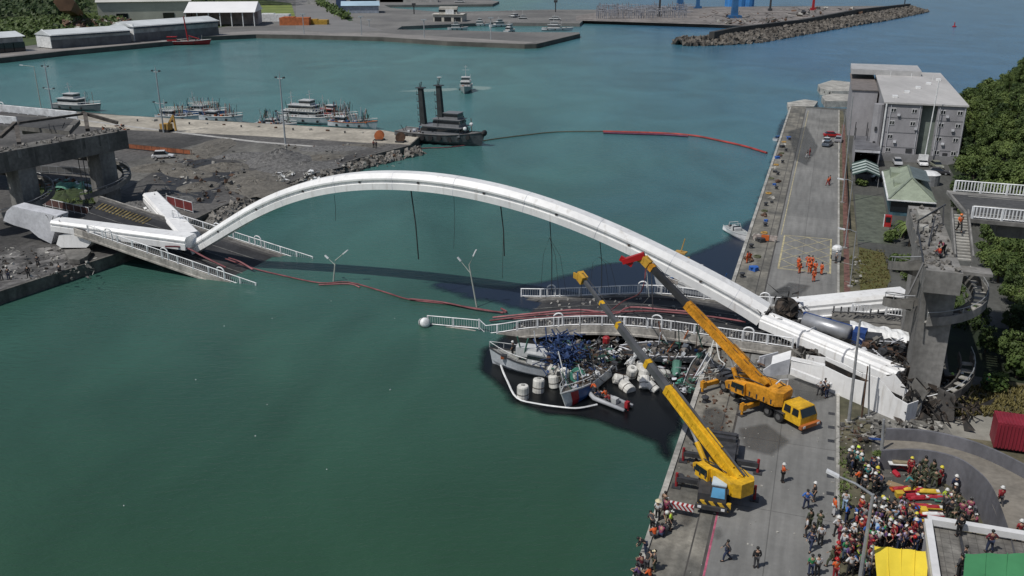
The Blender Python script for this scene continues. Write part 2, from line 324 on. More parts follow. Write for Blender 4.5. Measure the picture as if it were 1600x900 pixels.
for k in range(-3, 5):
    for sg in (1, -1):
        x0, y0 = 6.05, 77.1+k*4.4 if sg > 0 else 94.7-k*4.4
        y1 = y0+sg*7*1.25; x1 = 13.05; lo, hi = 77.1, 94.7
        def cl(x, y): return x, y
        if (y0 < lo and y1 < lo) or (y0 > hi and y1 > hi): continue
        sl_ = (y1-y0)/(x1-x0)
        if y0 < lo: x0 += (lo-y0)/sl_; y0 = lo
        if y0 > hi: x0 += (hi-y0)/sl_; y0 = hi
        if y1 > hi: x1 -= (y1-hi)/sl_; y1 = hi
        if y1 < lo: x1 -= (y1-lo)/sl_; y1 = lo
        if x1-x0 > .3: hl((x0, y0), (x1, y1), .07, QZ+.018+(.004 if sg > 0 else 0)+.0003*k)
struct(hb.build('road_marking', yel))
sheet('verge', [(14.5, -60), (17.0, -60), (17.6, 60), (16.6, 160), (15.5, 236), (14.5, 236)], g_dirt, 1)
sheet('path', [(15.1, 60), (15.9, 60), (15.9, 210), (15.1, 210)], mat('red_brick_path', (.15, .075, .06), var=.45, sc=1.5), 2)
b = MB(); b.prism(qpoly([(14.2, -60), (14.5, -60), (14.5, 236), (14.2, 236)]), QZ-.2, QZ+.13); struct(b.build('kerb', concrete_lt))
sheet('grass_patch', [(17.2, 70), (20, 68), (21.5, 78), (21, 90), (17.4, 92)], mat('dry_grass', (.17, .14, .04), var=.5, sc=1, col2=(.10, .11, .03)), 2)
sheet('grass_patch', [(23.5, 62), (30, 60), (31, 88), (24, 90)], mat('verge_grass', (.05, .075, .02), var=.5, sc=1.2), 2)
sheet('path', [(17.3, 95), (22.5, 95), (22.5, 128), (17.3, 128)], mat('green_paving', (.10, .112, .085), var=.3, sc=.6, second=(2, .15)), 2)
sheet('dirt_patch', [(24, 14), (60, -10), (60, 48), (32, 47), (27, 34), (22, 28)], g_dirt, 1)
sheet('concrete_patch', pw([(1472, 655), (1500, 640), (1556, 650), (1552, 690), (1490, 682)]), mat('pale_slab', (.26, .25, .22), r=.9, var=.3, sc=.4), 3, True)
sheet('shadow_sheet', [(26, 46), (60, 44), (60, 62), (27, 62)], g_forest, 3)  # forest-floor colour laid as a dark stand-in for shadows behind the pier
sheet('rubble_yard', [(17.4, 20), (24, 24), (29, 40), (23, 58), (17.4, 60)], g_rubble, 2)['kind'] = 'structure'  # debris-strewn rubble ground between the verge and the pier
for k, vv in enumerate((22.4, 19.2, 16.3, 25.8, 28.6, 31.6, 36, 45.8, 52.5, 60, 68)):
    b = MB(); b.box(W(13.75, vv, QZ+.012), (.62, .55, .03), RQ)
    tag(b.build('drain_grate', dark_metal), 'dark square drain grate in the concrete beside the quay road kerb', 'drain', 'drain grates along the quay road kerb')
# end of the right quay: little dolphins and pontoons
for k, (pl, zt, lb) in enumerate(((((1230, 160), (1258, 155), (1278, 158), (1272, 166), (1232, 167)), 1.5, 'pale round-ended pontoon floating off the far quay end'), (((1278, 132), (1300, 125), (1328, 128), (1328, 142), (1300, 142), (1282, 138)), 2.2, 'pale wedge-shaped jetty with tyre fenders beyond the grey building'), (((1284, 150), (1300, 146), (1326, 147), (1326, 158), (1290, 158)), 2, 'small low concrete landing between the pontoon and the wedge-shaped jetty'))):
    p = [at(x, y, zt) for x, y in pl]; b = MB(); b.prism([(q.x, q.y) for q in p], -1, zt); o = b.build('jetty', concrete_lt); tag(o, lb, 'jetty')
    if k == 1:
        for x, y in ((1284, 141), (1292, 144), (1300, 146), (1310, 146)):
            c = at(x, y, 1.2); f = MB(); f.lathe([(.5, -.2), (1, -.2), (1, .2), (.5, .2)], c, 10, Matrix.Rotation(math.pi/2, 3, 'X')); f.build('fender_tyre', black_rub, o)

# left shore
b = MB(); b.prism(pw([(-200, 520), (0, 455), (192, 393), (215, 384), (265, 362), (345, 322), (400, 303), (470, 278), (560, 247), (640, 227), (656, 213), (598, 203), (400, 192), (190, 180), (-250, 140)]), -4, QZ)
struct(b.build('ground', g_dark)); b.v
edge_l = pw([(-200, 520), (0, 455), (192, 393), (215, 384), (265, 362), (345, 322), (400, 303), (470, 278), (560, 247), (640, 227), (656, 213)])
b = MB()
for i in range(len(edge_l)-1):
    if i in (3,): continue
    b.beam((*edge_l[i], -.8), (*edge_l[i+1], -.8), .35, 5.3)
struct(b.build('quay_edge', quay_wall_m))
sheet('pier_apron', pw([(656, 213.5), (598, 203.5), (400, 192.5), (190, 180.5), (120, 176), (120, 196), (200, 203), (400, 212.5), (560, 222.5), (642, 226)]), mat('pale_apron', (.37, .34, .285), r=.9, var=.3, sc=.12, second=(1, .18)), 1, True)
sheet('road_line', pw([(120, 187.5), (200, 198.4), (400, 222.6), (540, 233.6), (540, 231.8), (400, 220.3), (200, 196.3), (120, 185.5)]), mat('worn_white_line', (.4, .39, .37), var=.3), 3, True)
sheet('works_road', pw([(60, 300), (210, 250), (330, 220), (470, 228), (560, 238), (470, 262), (400, 262), (330, 236), (250, 262), (190, 300)]), g_rubble, 1, True)
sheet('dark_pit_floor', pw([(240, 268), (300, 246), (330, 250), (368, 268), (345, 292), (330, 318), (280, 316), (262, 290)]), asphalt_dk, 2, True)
sheet('paving', pw([(-150, 500), (0, 452), (120, 411), (90, 385), (0, 392), (-150, 420)]), mat('littered_concrete', (.15, .145, .14), r=.8, var=.6, sc=.35, col2=(.30, .29, .28), edge=(.45, .75)), 1, True)
sheet('grass_patch', pw([(35, 300), (90, 284), (150, 282), (185, 300), (150, 318), (60, 322)]), mat('site_grass', (.04, .06, .018), var=.5, sc=.6), 2, True)
sheet('road_line', pw([(185, 225), (300, 236), (300, 238), (185, 227)]), mat('orange_mud', (.28, .09, .04), var=.4), 4, True)

def mound(name, px, py, rx, ry, h, mt, label=None, cat='mound', seg=26, rings=9, jit=.22, rz=0, z0=QZ, kind='structure'):
    c = at(px, py, z0); b = MB(); rr = random.Random(int(px*7+py)); vs = [(c.x, c.y, z0+h)]; fs = []
    for i in range(1, rings+1):
        for k in range(seg):
            a = 2*math.pi*k/seg; q = i/rings; rj = q*(1+rr.uniform(-jit, jit)*(.4 if i < rings else .8)); x, y = rx*rj*math.cos(a), ry*rj*math.sin(a)
            vs.append((c.x+x*math.cos(rz)-y*math.sin(rz), c.y+x*math.sin(rz)+y*math.cos(rz), z0+max(-.05, h*(1-q)**.9*(1+rr.uniform(-jit, jit)*1.3) if i < rings else -.05)))
    for k in range(seg): fs.append((0, 1+k, 1+(k+1) % seg))
    for i in range(rings-1):
        for k in range(seg): a = 1+i*seg; fs.append((a+k, a+seg+k, a+seg+(k+1) % seg, a+(k+1) % seg))
    b.add(vs, fs); o = b.build(name, mt, smooth=False); return tag(o, label, cat, kind=kind) if label else tag(o, kind=kind)
gravel = mat('gravel', (.13, .128, .125), r=.95, var=.4, sc=1.5, second=(4, .3), bump=.05)
dirtm = mat('spoil_dirt', (.125, .116, .10), r=.95, var=.32, sc=.5, second=(3, .3), bump=.05)
for px, py, rx, ry, h, mt in ((437, 252, 8, 7, 3.4, gravel), (470, 262, 10, 5, 1.6, gravel), (400, 286, 13, 6, 1.4, dirtm), (250, 262, 7, 5, 1.6, dirtm), (330, 232, 14, 5, 1.2, dirtm), (215, 325, 5, 5, 1.5, gravel), (350, 262, 6, 5, 1.8, dirtm), (270, 318, 6, 4, 1.3, gravel), (520, 232, 9, 4, .7, gravel), (105, 305, 7, 4, 1.2, MATS['site_grass']), (560, 228, 7, 3, .6, dirtm), (380, 244, 7, 4, 1.1, gravel), (310, 292, 5, 4, 1.2, dirtm), (290, 270, 8, 4, 1.3, dirtm), (500, 246, 6, 4, .8, dirtm)):
    mound('spoil_mound', px, py, rx, ry, h*(.62 if mt is dirtm else .85), mt, rz=R.uniform(0, 3), jit=.13)
# riprap below the left sea wall
def rocks(name, quad, n, r0, r1, mt, label, cat, z=(0, 1.2), seed=3):
    rr = random.Random(seed); b = MB()
    for i in range(n):
        s, t = rr.random(), rr.random(); A, B, C, D = [Vector(q) for q in quad]
        p = A.lerp(B, s).lerp(D.lerp(C, s), t); p.z = z[0]+(z[1]-z[0])*t+rr.uniform(-.2, .2)
        b.rock(p, rr.uniform(r0, r1), rr)
    return stuff(b.build(name, mt), label, cat)
rockm = mat('armour_rock', (.13, .12, .105), r=.95, var=.65, sc=.6, col2=(.33, .31, .28))
for (a, c2, w, nr, sd) in (((318, 352), (352, 325), 3.0, 150, 1), ((350, 328), (402, 306), 2.4, 150, 2), ((402, 308), (470, 284), 2.2, 130, 4), ((470, 284), (560, 253), 2.2, 130, 5), ((560, 253), (655, 231), 2.2, 140, 6)):
    A, B = at(*a, 1.2), at(*c2, 1.2); d = (B-A).normalized(); nn = Vector((d.y, -d.x, 0))*w
    rocks('armour_rocks', (A+nn, B+nn, B, A), nr, .35, .9, rockm, 'pale jumbled armour blocks at the foot of the left sea wall', 'rocks', (0, 1.3), sd)

# far quays and breakwater
def land(name, l, mt, z=2.2, z0=-3): b = MB(); b.prism(pw(l, z), z0, z); return struct(b.build(name, mt))
land('ground', [(-300, 112), (0, 91), (100, 80), (270, 64.5), (310, 58), (400, 54), (470, 55), (600, 58.5), (700, 65), (820, 69.5), (838, 69), (906, 53), (905, 50.5), (800, 50), (700, 47), (620, 46), (628, 41), (700, 38), (770, 35), (906, 36.5), (912, 31), (1100, 37), (1180, 41), (1240, 37), (1340, 20), (1430, 11), (1420, 9), (1250, 9.5), (1060, 10.5), (940, 15), (850, 15), (690, 19), (610, 12), (600, 8), (770, 6.5), (780, 2), (700, -10), (-400, -12)], g_far)
b = MB()
fe = pw([(-300, 112), (0, 91), (100, 80), (270, 64.5), (310, 58), (400, 54), (470, 55), (600, 58.5), (700, 65), (820, 69.5), (838, 69), (906, 53)], 2.2)
for i in range(len(fe)-1): b.beam((*fe[i], .2), (*fe[i+1], .2), .5, 4.3)
struct(b.build('quay_edge', mat('far_quay_wall', (.10, .095, .085), r=.9, var=.35, sc=.1)))
def fsheet(name, l, mt, lv): b = MB(); b.sheet([(x, y, 2.2+.02*lv) for x, y in pw(l, 2.2)]); return struct(b.build(name, mt))
fsheet('quay_apron', [(-200, 103), (0, 89), (100, 78.5), (270, 63.5), (310, 57), (400, 53), (600, 57.5), (700, 64), (820, 68.5), (835, 66), (700, 58), (600, 52), (400, 48), (270, 57), (100, 73), (-200, 95)], mat('far_apron', (.24, .225, .21), var=.2, sc=.03, second=(.3, .1)), 1)
fsheet('grass_patch', [(-200, 95), (40, 72), (200, 52), (330, 45), (460, 25), (455, 5), (400, -2), (-300, -8)], g_grass, 1)
fsheet('grass_patch', [(350, 33), (440, 33), (462, 28), (456, 8), (360, 8)], mat('lawn', (.16, .20, .045), var=.3, sc=.05), 2)
fsheet('road', [(462, 45), (462, 0), (492, 0), (545, 33), (600, 48), (520, 52)], mat('far_road', (.19, .185, .18), var=.12, sc=.05), 3)
fsheet('grass_patch', [(492, 0), (545, 33), (552, 32), (500, 0)], mat('far_verge', (.03, .06, .015), var=.4, sc=.1), 4)
fsheet('yard', [(900, 32), (1100, 38), (1190, 41), (1240, 36), (1340, 20), (1420, 11), (1100, 12), (940, 18), (900, 25)], mat('far_yard', (.20, .18, .165), var=.35, sc=.05, second=(.4, .3)), 1)
# breakwater of concrete blocks
rr = random.Random(11); b = MB(); brk = [(1062, 64.5, 5), (1100, 63, 8), (1150, 60, 9), (1200, 52, 9), (1250, 44, 9), (1300, 36, 9), (1350, 28, 10), (1400, 19, 10), (1425, 14, 10)]
for i in range(len(brk)-1):
    A, B = at(brk[i][0], brk[i][1], 2), at(brk[i+1][0], brk[i+1][1], 2); n_ = int((B-A).length*9.5)
    for k in range(n_):
        t = rr.random(); s_ = rr.uniform(-1, 1); w = brk[i][2]*(1-t)+brk[i+1][2]*t
        d = (B-A).normalized(); nn = Vector((d.y, -d.x, 0))
        p = A.lerp(B, t)+nn*s_*w*1.5; p.z = 3.4*(1-abs(s_))+rr.uniform(-.4, .6); b.rock(p, rr.uniform(.8, 1.8), rr)
stuff(b.build('breakwater_blocks', mat('breakwater_rock', (.085, .075, .065), r=.95, var=.6, sc=.2, col2=(.21, .19, .165))), 'long breakwater of jumbled grey concrete blocks at the harbour mouth', 'rocks')
b = MB()
cw = [at(x, y, 5) for x, y in ((1112, 55), (1150, 47), (1250, 35), (1340, 18), (1420, 9))]
for i in range(4): b.beam(cw[i], cw[i+1], 3, 3.5)
struct(b.build('breakwater_wall', mat('dark_seawall', (.05, .048, .045), var=.3, sc=.1)))

# stains, wet patches and plain dark patches on the concrete
patch_m = slick_material('dark_ground_patch', (.07, .068, .064), .42, .45)
for pl, lb in (([(1222, 592), (1262, 588), (1296, 604), (1300, 626), (1268, 632), (1236, 622), (1226, 606)], 'dark patch beside the rear crane'), ([(1206, 452), (1226, 446), (1240, 450), (1236, 458), (1216, 462)], 'dark wet patch on the quay road behind the arch'), ([(1098, 640), (1120, 632), (1140, 650), (1130, 690), (1100, 700), (1088, 672)], 'dirt patch on the apron between the cranes'), ([(1060, 800), (1085, 796), (1090, 815), (1072, 826), (1058, 818)], 'dark stain by the quay edge'), ([(1150, 668), (1200, 660), (1240, 690), (1210, 716), (1160, 704)], 'faint stain on the concrete between the crane trucks'), ([(1110, 822), (1128, 820), (1136, 838), (1120, 846), (1112, 838)], 'oil drip stain in front of the near crane'), ([(1330, 690), (1372, 690), (1380, 704), (1350, 712), (1326, 706)], 'muddy stain at the start of the yard'), ([(1230, 205), (1262, 196), (1280, 230), (1262, 260), (1240, 250)], 'faint dark stain far along the quay road'), ([(1180, 470), (1232, 440), (1270, 446), (1250, 466), (1200, 480)], 'dark patch on the quay behind the arch end')):
    stuff(slick('stain', pl, patch_m, QZ+.03, (), .9, .35), lb, 'stain')
# ---------------------------------------------------------------- the fallen arch
def frame_sweep(mb, pts, prof, up=ZX, scales=None, cap=True):
    pts = [Vector(p) for p in pts]; rings = []
    for i, p in enumerate(pts):
        d = (pts[min(i+1, len(pts)-1)]-pts[max(i-1, 0)]).normalized(); sd = d.cross(up).normalized(); n_ = sd.cross(d); k = scales[i] if scales else 1
        rings.append([p+sd*a*k+n_*b_*k for a, b_ in prof])
    mb.loft(rings, cap); return mb
# profile: +a is the side facing the camera when sweeping from left to right
ARCHP = [(1.45, -1.15), (1.45, -.30), (1.22, -.22), (1.22, .12), (1.45, .20), (1.45, .42), (.80, 1.05), (-.80, 1.05), (-1.45, .42), (-1.45, -1.15)]
A0, A1 = W(-81.2, 55.5, 2.4), W(5.6, 50.2, 3.7)
_n = (A1-A0).cross(ZX).normalized()
def atA(px, py):
    r = ray(px, py); o = Vector((0, 0, CAMH)); t = (A0-o).dot(_n)/r.dot(_n); return o+r*t
ctrl = [(304, 386), (320, 377), (350, 358), (375, 342), (400, 327), (430, 312), (460, 300), (500, 288.5), (540, 282), (580, 279), (620, 279), (660, 281), (700, 285), (750, 294), (800, 305.5), (850, 321), (900, 339), (950, 360), (1000, 383), (1050, 408.5), (1100, 434), (1150, 462), (1175, 476), (1194, 489)]
cp = [atA(*p) for p in ctrl]
def smooth_pts(p, n=4):
    out = []
    for i in range(len(p)-1):
        a, b_, c_, d = p[max(i-1, 0)], p[i], p[i+1], p[min(i+2, len(p)-1)]
        for k in range(n):
            t = k/n; out.append(.5*((2*b_)+(c_-a)*t+(2*a-5*b_+4*c_-d)*t*t+(3*b_-a-3*c_+d)*t**3))
    out.append(p[-1]); return out
for _ in range(2): cp = [cp[0]]+[(cp[i-1]+cp[i]*2+cp[i+1])/4 for i in range(1, len(cp)-1)]+[cp[-1]]
ap = smooth_pts(cp)
arch = thing('bridge_arch', A0, 'long white steel arch rib of the fallen bridge, spanning the whole harbour channel', 'bridge')
nA = len(ap); asc = [1.0+.10*max(0, (i/nA-.72)/.28) - .16*max(0, 1-i/nA/.2) for i in range(nA)]
frame_sweep(MB(), ap, ARCHP, scales=asc).build('arch_rib', white_steel, arch)
for i in range(8, nA-4, 9):                         # hanger sockets in the soffit groove
    d = (ap[i+1]-ap[i]).normalized(); sd = d.cross(ZX).normalized(); b = MB(); b.box(ap[i]+sd*1.3*asc[i]-ZX*.05, (.3, .16, .16), RQ); b.build('hanger_socket', torn, arch)
b = MB(); ii = [i for i in range(4, nA-2, 9)]
for i in ii:
    d = (ap[i+1]-ap[i]).normalized(); k = asc[i]*1.004
    frame_sweep(MB(), [ap[i], ap[i]+d*.09], [(a*k, c_*k) for a, c_ in ARCHP]).build('weld_seam', grey_steel, arch)
# torn ends of the rib
def torn_ring(c, d, r, n, name, par, seed=1):
    rr = random.Random(seed); b = MB()
    for i in range(n):
        p = c+Vector((rr.uniform(-1, 1), rr.uniform(-1, 1), rr.uniform(-1, 1)))*r; q = p+Vector((rr.uniform(-1, 1), rr.uniform(-1, 1), rr.uniform(-.7, 1)))*r*.8
        if rr.random() < .5: b.beam(p, q, rr.uniform(.06, .2), rr.uniform(.04, .12))
        else: b.sheet([p, q, q+Vector((rr.uniform(-.5, .5), rr.uniform(-.5, .5), rr.uniform(-.5, .5)))*r, p+Vector((0, 0, rr.uniform(.1, .4)))])
    return b.build(name, torn, par)
torn_ring(A1+UX*.8+ZX*.2, None, 1.1, 26, 'torn_end', arch, 3); torn_ring(A0-UX*.6, None, .8, 12, 'torn_end', arch, 4)

# hanging cables from the rib
cab_m = mat('cable_black', (.03, .03, .03), r=.7)
for k, (px, ptop, pxb, pyb, w, lb) in enumerate(((642, 296, 654, 405, .09, 'thick dark broken hanger cable near the crown of the arch'), (782, 319, 788, 400, .08, 'dark broken hanger cable right of the crown of the arch'), (522, 304, 524, 345, .03, 'thin short cable hanging from the left part of the arch'), (709, 300, 709, 388, .025, 'very thin cable hanging between the two dark hanger cables'), (859, 342, 862, 455, .06, 'cable strands hanging to the water in the middle of the right half of the arch'), (937, 372, 940, 450, .05, 'cable strands hanging behind the shorter crane boom head'))):
    a = atA(px, ptop); q = atA(pxb, pyb); q.z = max(q.z, .05); b = MB(); mid = a.lerp(q, .5)
    b.tube([a, mid+UX*.15, q], w, 5)
    if k in (4, 5):
        for s_ in (-1.6, .9, 1.9):
            e = q+UX*s_+VX*.3; b.tube([a-ZX*2.5, (a+e)/2+UX*s_*.15, e], .022, 4)
    if k == 1: b.tube([q-UX*.1+ZX*4, q-UX*.3-ZX*3.2], .025, 4)
    tag(b.build('hanger_cable', cab_m), lb, 'cable', 'cables hanging from the arch')

# forked legs
LEG = [(1.5, -.9), (1.5, -.05), (1.3, .0), (1.3, .28), (1.5, .33), (1.5, .5), (1.15, .85), (-1.15, .85), (-1.5, .5), (-1.5, -.9)]
TOPG = [(1.55, -1.0), (1.55, .2), (1.35, .35), (1.35, .6), (.95, .98), (.35, .98), (.25, .78), (-.55, .78), (-.65, .98), (-1.25, .98), (-1.55, .7), (-1.55, -1.0)]
def leg(name, label, pts, prof, scales=None, ends=(1, 1), m=None):
    pts = [Vector(p) for p in pts]; o = thing(name, (pts[0].x, pts[0].y, min(p.z for p in pts)-1), label, 'bridge leg', 'forked legs of the fallen arch')
    frame_sweep(MB(), pts, prof, scales=scales).build('box_girder', m or white_steel, o)
    if ends[0]: torn_ring(pts[0], None, .9, 14, 'torn_end', o, 5)
    if ends[1]: torn_ring(pts[-1], None, .9, 14, 'torn_end', o, 6)
    b = MB(); d = (pts[-1]-pts[0]).normalized()
    L_ = (pts[-1]-pts[0]).length
    for f_ in (.33, .66):
        p = pts[0].lerp(pts[-1], f_); frame_sweep(MB(), [p, p+d*.07], [(a*1.006, c_*1.006) for a, c_ in prof]).build('splice_seam', grey_steel, o)
    return o
leg('arch_leg', 'shorter white steel arch leg on the left shore, slanting back towards the works', [at(236, 307, 4.6), at(297, 372, 2.9)], LEG, (.95, 1.12), (1, 0))
leg('arch_leg', 'long white steel arch leg lying across the left deck, with a torn grey end', [atV(88, 349, 51.0), atV(298, 377, 53.6)], LEG, (.95, 1.1), (1, 0))
leg('arch_leg', 'white steel arch leg with grooved top lying across the near right quay', [at(1197, 500, 4.3), at(1408, 588, 4.3)], TOPG, (.76, .76), (1, 1))
leg('arch_leg', 'white steel arch leg lying behind the tanker truck on the right quay', [at(1238, 481, 3.6), at(1412, 464, 4.2)], [(1.6, -1.0), (1.9, -.95), (1.9, -.75), (1.6, -.7), (1.6, .1), (1.4, .3), (1.4, .6), (1.0, 1.0), (-1.0, 1.0), (-1.5, .5), (-1.5, -1.0)], (1, 1.05), (1, 0))
# crushed lower members
pl = [(19, 322), (50, 329), (89, 337), (86, 360), (80, 381), (60, 371), (46, 359), (22, 352), (5, 345), (10, 330)]
b = MB(); b.slab([atV(x, y, 51.5) for x, y in pl], VX*2.4); b.mi = 0; o = tag(b.build('girder_fragment', grey_steel), 'torn grey flared end of the arch leg on the far left shore', 'bridge fragment')
pl = [(92, 368), (100, 366), (134, 366), (143, 371), (142, 380), (135, 387), (95, 387), (88, 382)]
b = MB(); b.slab([atV(x, y, 50) for x, y in pl], VX*2.0); tag(b.build('girder_fragment', white_steel), 'small rounded white block of bridge girder below the left arch leg', 'bridge fragment')
b = MB(); pts = [(100, 390), (140, 388), (142, 392), (136, 400), (124, 406), (108, 405)]; b.slab([at(x, y, 2.6) for x, y in pts], Vector((0, 0, -.7))); tag(b.build('concrete_fragment', concrete), 'fan shaped dark concrete fragment below the rounded white block', 'bridge fragment')
# crushed tie girder on the right quay
gird = thing('crushed_girder', at(1232, 586, QZ), 'crushed white tie girder with torn openings lying on the quay behind the rear crane truck', 'bridge fragment')
st = [(1192, 588, 578), (1203, 588, 570), (1232, 585, 561)]; st2 = [(1234, 585, 561), (1262, 597, 564), (1285, 607, 573), (1320, 622, 590), (1345, 633, 597)]; st3 = [(1347, 634, 597), (1364, 642, 590), (1392, 654, 620), (1413, 663, 632)]
def wall(stn, name, m, back=2.6, t=.14):
    b = MB(); b2 = MB()
    for i in range(len(stn)-1):
        (x0, y0, t0), (x1, y1, t1) = stn[i], stn[i+1]; p, q = at(x0, y0, QZ), at(x1, y1, QZ); n_ = Vector((q-p).cross(ZX)).normalized()*-1
        hp, hq = hgt(p, t0), hgt(q, t1); P, Q_ = Vector((p.x, p.y, hp)), Vector((q.x, q.y, hq))
        b.slab([p, q, Q_, P], n_*t)
        if back: b2.slab([p+n_*back, q+n_*back, Q_+n_*back-ZX*.3, P+n_*back-ZX*.2], n_*t)
    b2.build('back_plate', m, gird); return b.build(name, m, gird)
wall(st, 'side_plate', grey_steel); wall(st2, 'side_plate', white_steel); wall(st3, 'side_plate', white_steel)
p = [at(1203, 588, QZ), at(1232, 585, QZ), at(1285, 607, QZ), at(1347, 634, QZ), at(1413, 663, QZ)]
tops = [hgt(a, y) for a, y in zip(p, (570, 561, 573, 597, 632))]
n_ = VX*2.5; b = MB()
b.add([Vector((p[0].x, p[0].y, tops[0]+.02)), Vector((p[1].x, p[1].y, tops[1]+.02)), Vector((p[1].x, p[1].y, tops[1]))+n_, Vector((p[0].x, p[0].y, tops[0]))+n_], [(0, 1, 2, 3)])
b.add([Vector((p[1].x, p[1].y, tops[1]-.1)), Vector((p[2].x, p[2].y, tops[2]-.1)), Vector((p[2].x, p[2].y, tops[2]-.3))+n_*.6, Vector((p[1].x, p[1].y, tops[1]-.3))+n_*.6], [(0, 1, 2, 3)])
b.build('top_plate', white_steel, gird)
b = MB(); a, c2 = at(1238, 578, 3.0), at(1300, 602, 3.0); dd = Vector((c2-a).cross(ZX)).normalized()
b.beam(a+dd*.15, c2+dd*.15, .35, .5); b.build('stiffener', white_steel, gird)
b = MB(); q0 = at(1413, 663, QZ); q1 = at(1430, 656, QZ); b.slab([q0, q1, Vector((q1.x, q1.y, hgt(q1, 626))), Vector((q0.x, q0.y, hgt(q0, 632)))], VX*.14); b.build('end_plate', white_steel, gird)
b = MB(); b.slab([p[2]+VX*.6+ZX*.4, p[4]+VX*.3+ZX*.4, p[4]+VX*2.3+ZX*.6, p[2]+VX*2.4+ZX*1.2], ZX*.1)
b.slab([p[2]+VX*2.3+ZX*.3, p[4]+VX*2.1-UX*.3+ZX*.2, Vector((p[4].x, p[4].y, tops[4]-.25))+VX*2.1-UX*.3, Vector((p[2].x, p[2].y, tops[2]-.3))+VX*2.3], VX*.1)
b.build('inner_shade_plate', torn, gird)  # dark plates put the shade inside the open girder into colour
# torn box end at the tip of the front leg
te = thing('torn_leg_end', at(1430, 610, QZ), 'blackened torn open box end between the right arch leg and the spiral stair', 'bridge fragment')
def Zp(x, y, z): return at(x, y, z)
for q, m_, nm in ((((1410, 602, 3.4), (1418, 574, 6), (1440, 570, 6.2), (1444, 590, 4.6), (1428, 612, 2.4)), torn, 'crumpled_plate'), (((1422, 620, 2.4), (1428, 608, 3.0), (1444, 622, 2.6), (1455, 634, 1.9), (1440, 637, 1.9)), grey_steel, 'bent_plate'), (((1444, 566, 6.2), (1458, 562, 6.2), (1478, 590, 3.4), (1462, 612, 2.2), (1448, 600, 3.2)), torn, 'crumpled_plate'), (((1446, 572, 5.6), (1460, 568, 5.8), (1462, 590, 4), (1450, 592, 4)), concrete, 'bent_plate')):
    b = MB(); b.slab([Zp(*v) for v in q], Vector((.12, .2, .06))); b.build(nm, m_, te)
for sd, c2 in ((3, (1425, 600, 3.4)), (5, (1436, 590, 4)), (6, (1452, 606, 2.8)), (9, (1462, 590, 3.2))): torn_ring(at(*c2), None, 1.5, 22, 'torn_strips', te, sd)
b = MB(); b.tube([at(1443, 583, 5.2), at(1441, 600, 4), at(1432, 612, 3.2), at(1429, 618, 2.6)], .09, 5); b.build('bent_pipe', white_paint, te)

# ---------------------------------------------------------------- fallen decks
deck_top = mat('deck_asphalt', (.030, .030, .032), r=.75, var=.45, sc=.35, second=(3, .25)); fascia = mat('deck_fascia', (.30, .285, .26), r=.9, var=.45, sc=.5, second=(3, .25), stretch=(1, 1, .3), edge=(.3, .62))
deck_under = mat('deck_underside', (.14, .135, .13), r=.9, var=.4, sc=.3)
def deck(name, label, F, Rr, thick=1.0):
    o = thing(name, (F[0].x, F[0].y, 0), label, 'bridge deck', 'fallen spans of the bridge deck')
    n = len(F); b = MB()
    us = [0, .09, .11, .5, .89, .91, 1]; zo = [.22, .22, 0, .06, 0, .22, .22]
    rows = [[F[i].lerp(Rr[i], u)+ZX*z for u, z in zip(us, zo)] for i in range(n)]
    vs = [p for r_ in rows for p in r_]; fs = []; K = len(us)
    for i in range(n-1):
        for k in range(1, K-2): fs.append((i*K+k, (i+1)*K+k, (i+1)*K+k+1, i*K+k+1))
    b.add(vs, fs); b.build('road_surface', deck_top, o)
    b = MB()
    for k in (0, K-2):
        b.add(vs, [(i*K+k, (i+1)*K+k, (i+1)*K+k+1, i*K+k+1) for i in range(n-1)])
    b.build('walkway', mat('deck_walkway', (.12, .115, .108), r=.9, var=.45, sc=.6, second=(3, .3)), o)
    b = MB()
    for E_, s_ in ((F, -1), (Rr, 1)):
        rings = []
        for i, p in enumerate(E_):
            inn = (Rr[i]-F[i]).normalized()*(-s_)
            rings.append([p+ZX*.3, p+ZX*.3+inn*.25, p+ZX*.2+inn*.25, p-ZX*.85+inn*.25, p-ZX*.85-inn*.12, p-ZX*.6-inn*.12, p-ZX*.55])
        b.loft(rings)
    b.build('edge_beam', fascia, o)
    b = MB(); rings = []
    for i in range(n):
        inn = (Rr[i]-F[i]).normalized(); rings.append([F[i]+inn*.1-ZX*.25, Rr[i]-inn*.1-ZX*.25, Rr[i]-inn*3-ZX*.7, Rr[i]-inn*3.4-ZX*(thick+1), F[i]+inn*3.4-ZX*(thick+1), F[i]+inn*3-ZX*.7])
    b.loft(rings); b.build('deck_box', deck_under, o)
    b = MB()
    for u in (.30, .51, .70):
        for i in range(n-1):
            p, q = F[i].lerp(Rr[i], u)+ZX*.09, F[i+1].lerp(Rr[i+1], u)+ZX*.09; t = (Rr[i]-F[i]).normalized()*.07; b.sheet([p-t, q-t, q+t, p+t])
    b.build('lane_line', mat('lane_paint', (.22, .215, .2), var=.5, sc=1), o)
    return o
def dense(pl, v, n=1): return [atV(x, y, v) for x, y in pl]
fr = dense([(668, 516), (710, 519), (748, 522), (758, 527), (785, 524), (820, 518.5), (860, 515.5), (900, 513), (950, 513), (1000, 516), (1050, 521.5), (1100, 528.5), (1150, 536), (1200, 543), (1250, 551), (1290, 560)], 44)
rr_ = dense([(800, 468), (815, 468), (840, 467.5), (850, 467), (870, 466.5), (900, 465.5), (930, 464.5), (960, 463), (1000, 462), (1040, 463), (1080, 468), (1120, 473), (1160, 478), (1200, 481), (1240, 483), (1275, 485)], 58)
fr[0].z = -.6; fr[1].z = -.2; rr_[0].z = -.7; rr_[1].z = -.35; rr_[2].z = -.1
dR = deck('bridge_deck', 'buckled bridge deck sloping from the right quay down onto the crushed boats', smooth_pts(fr, 3), smooth_pts(rr_, 3))
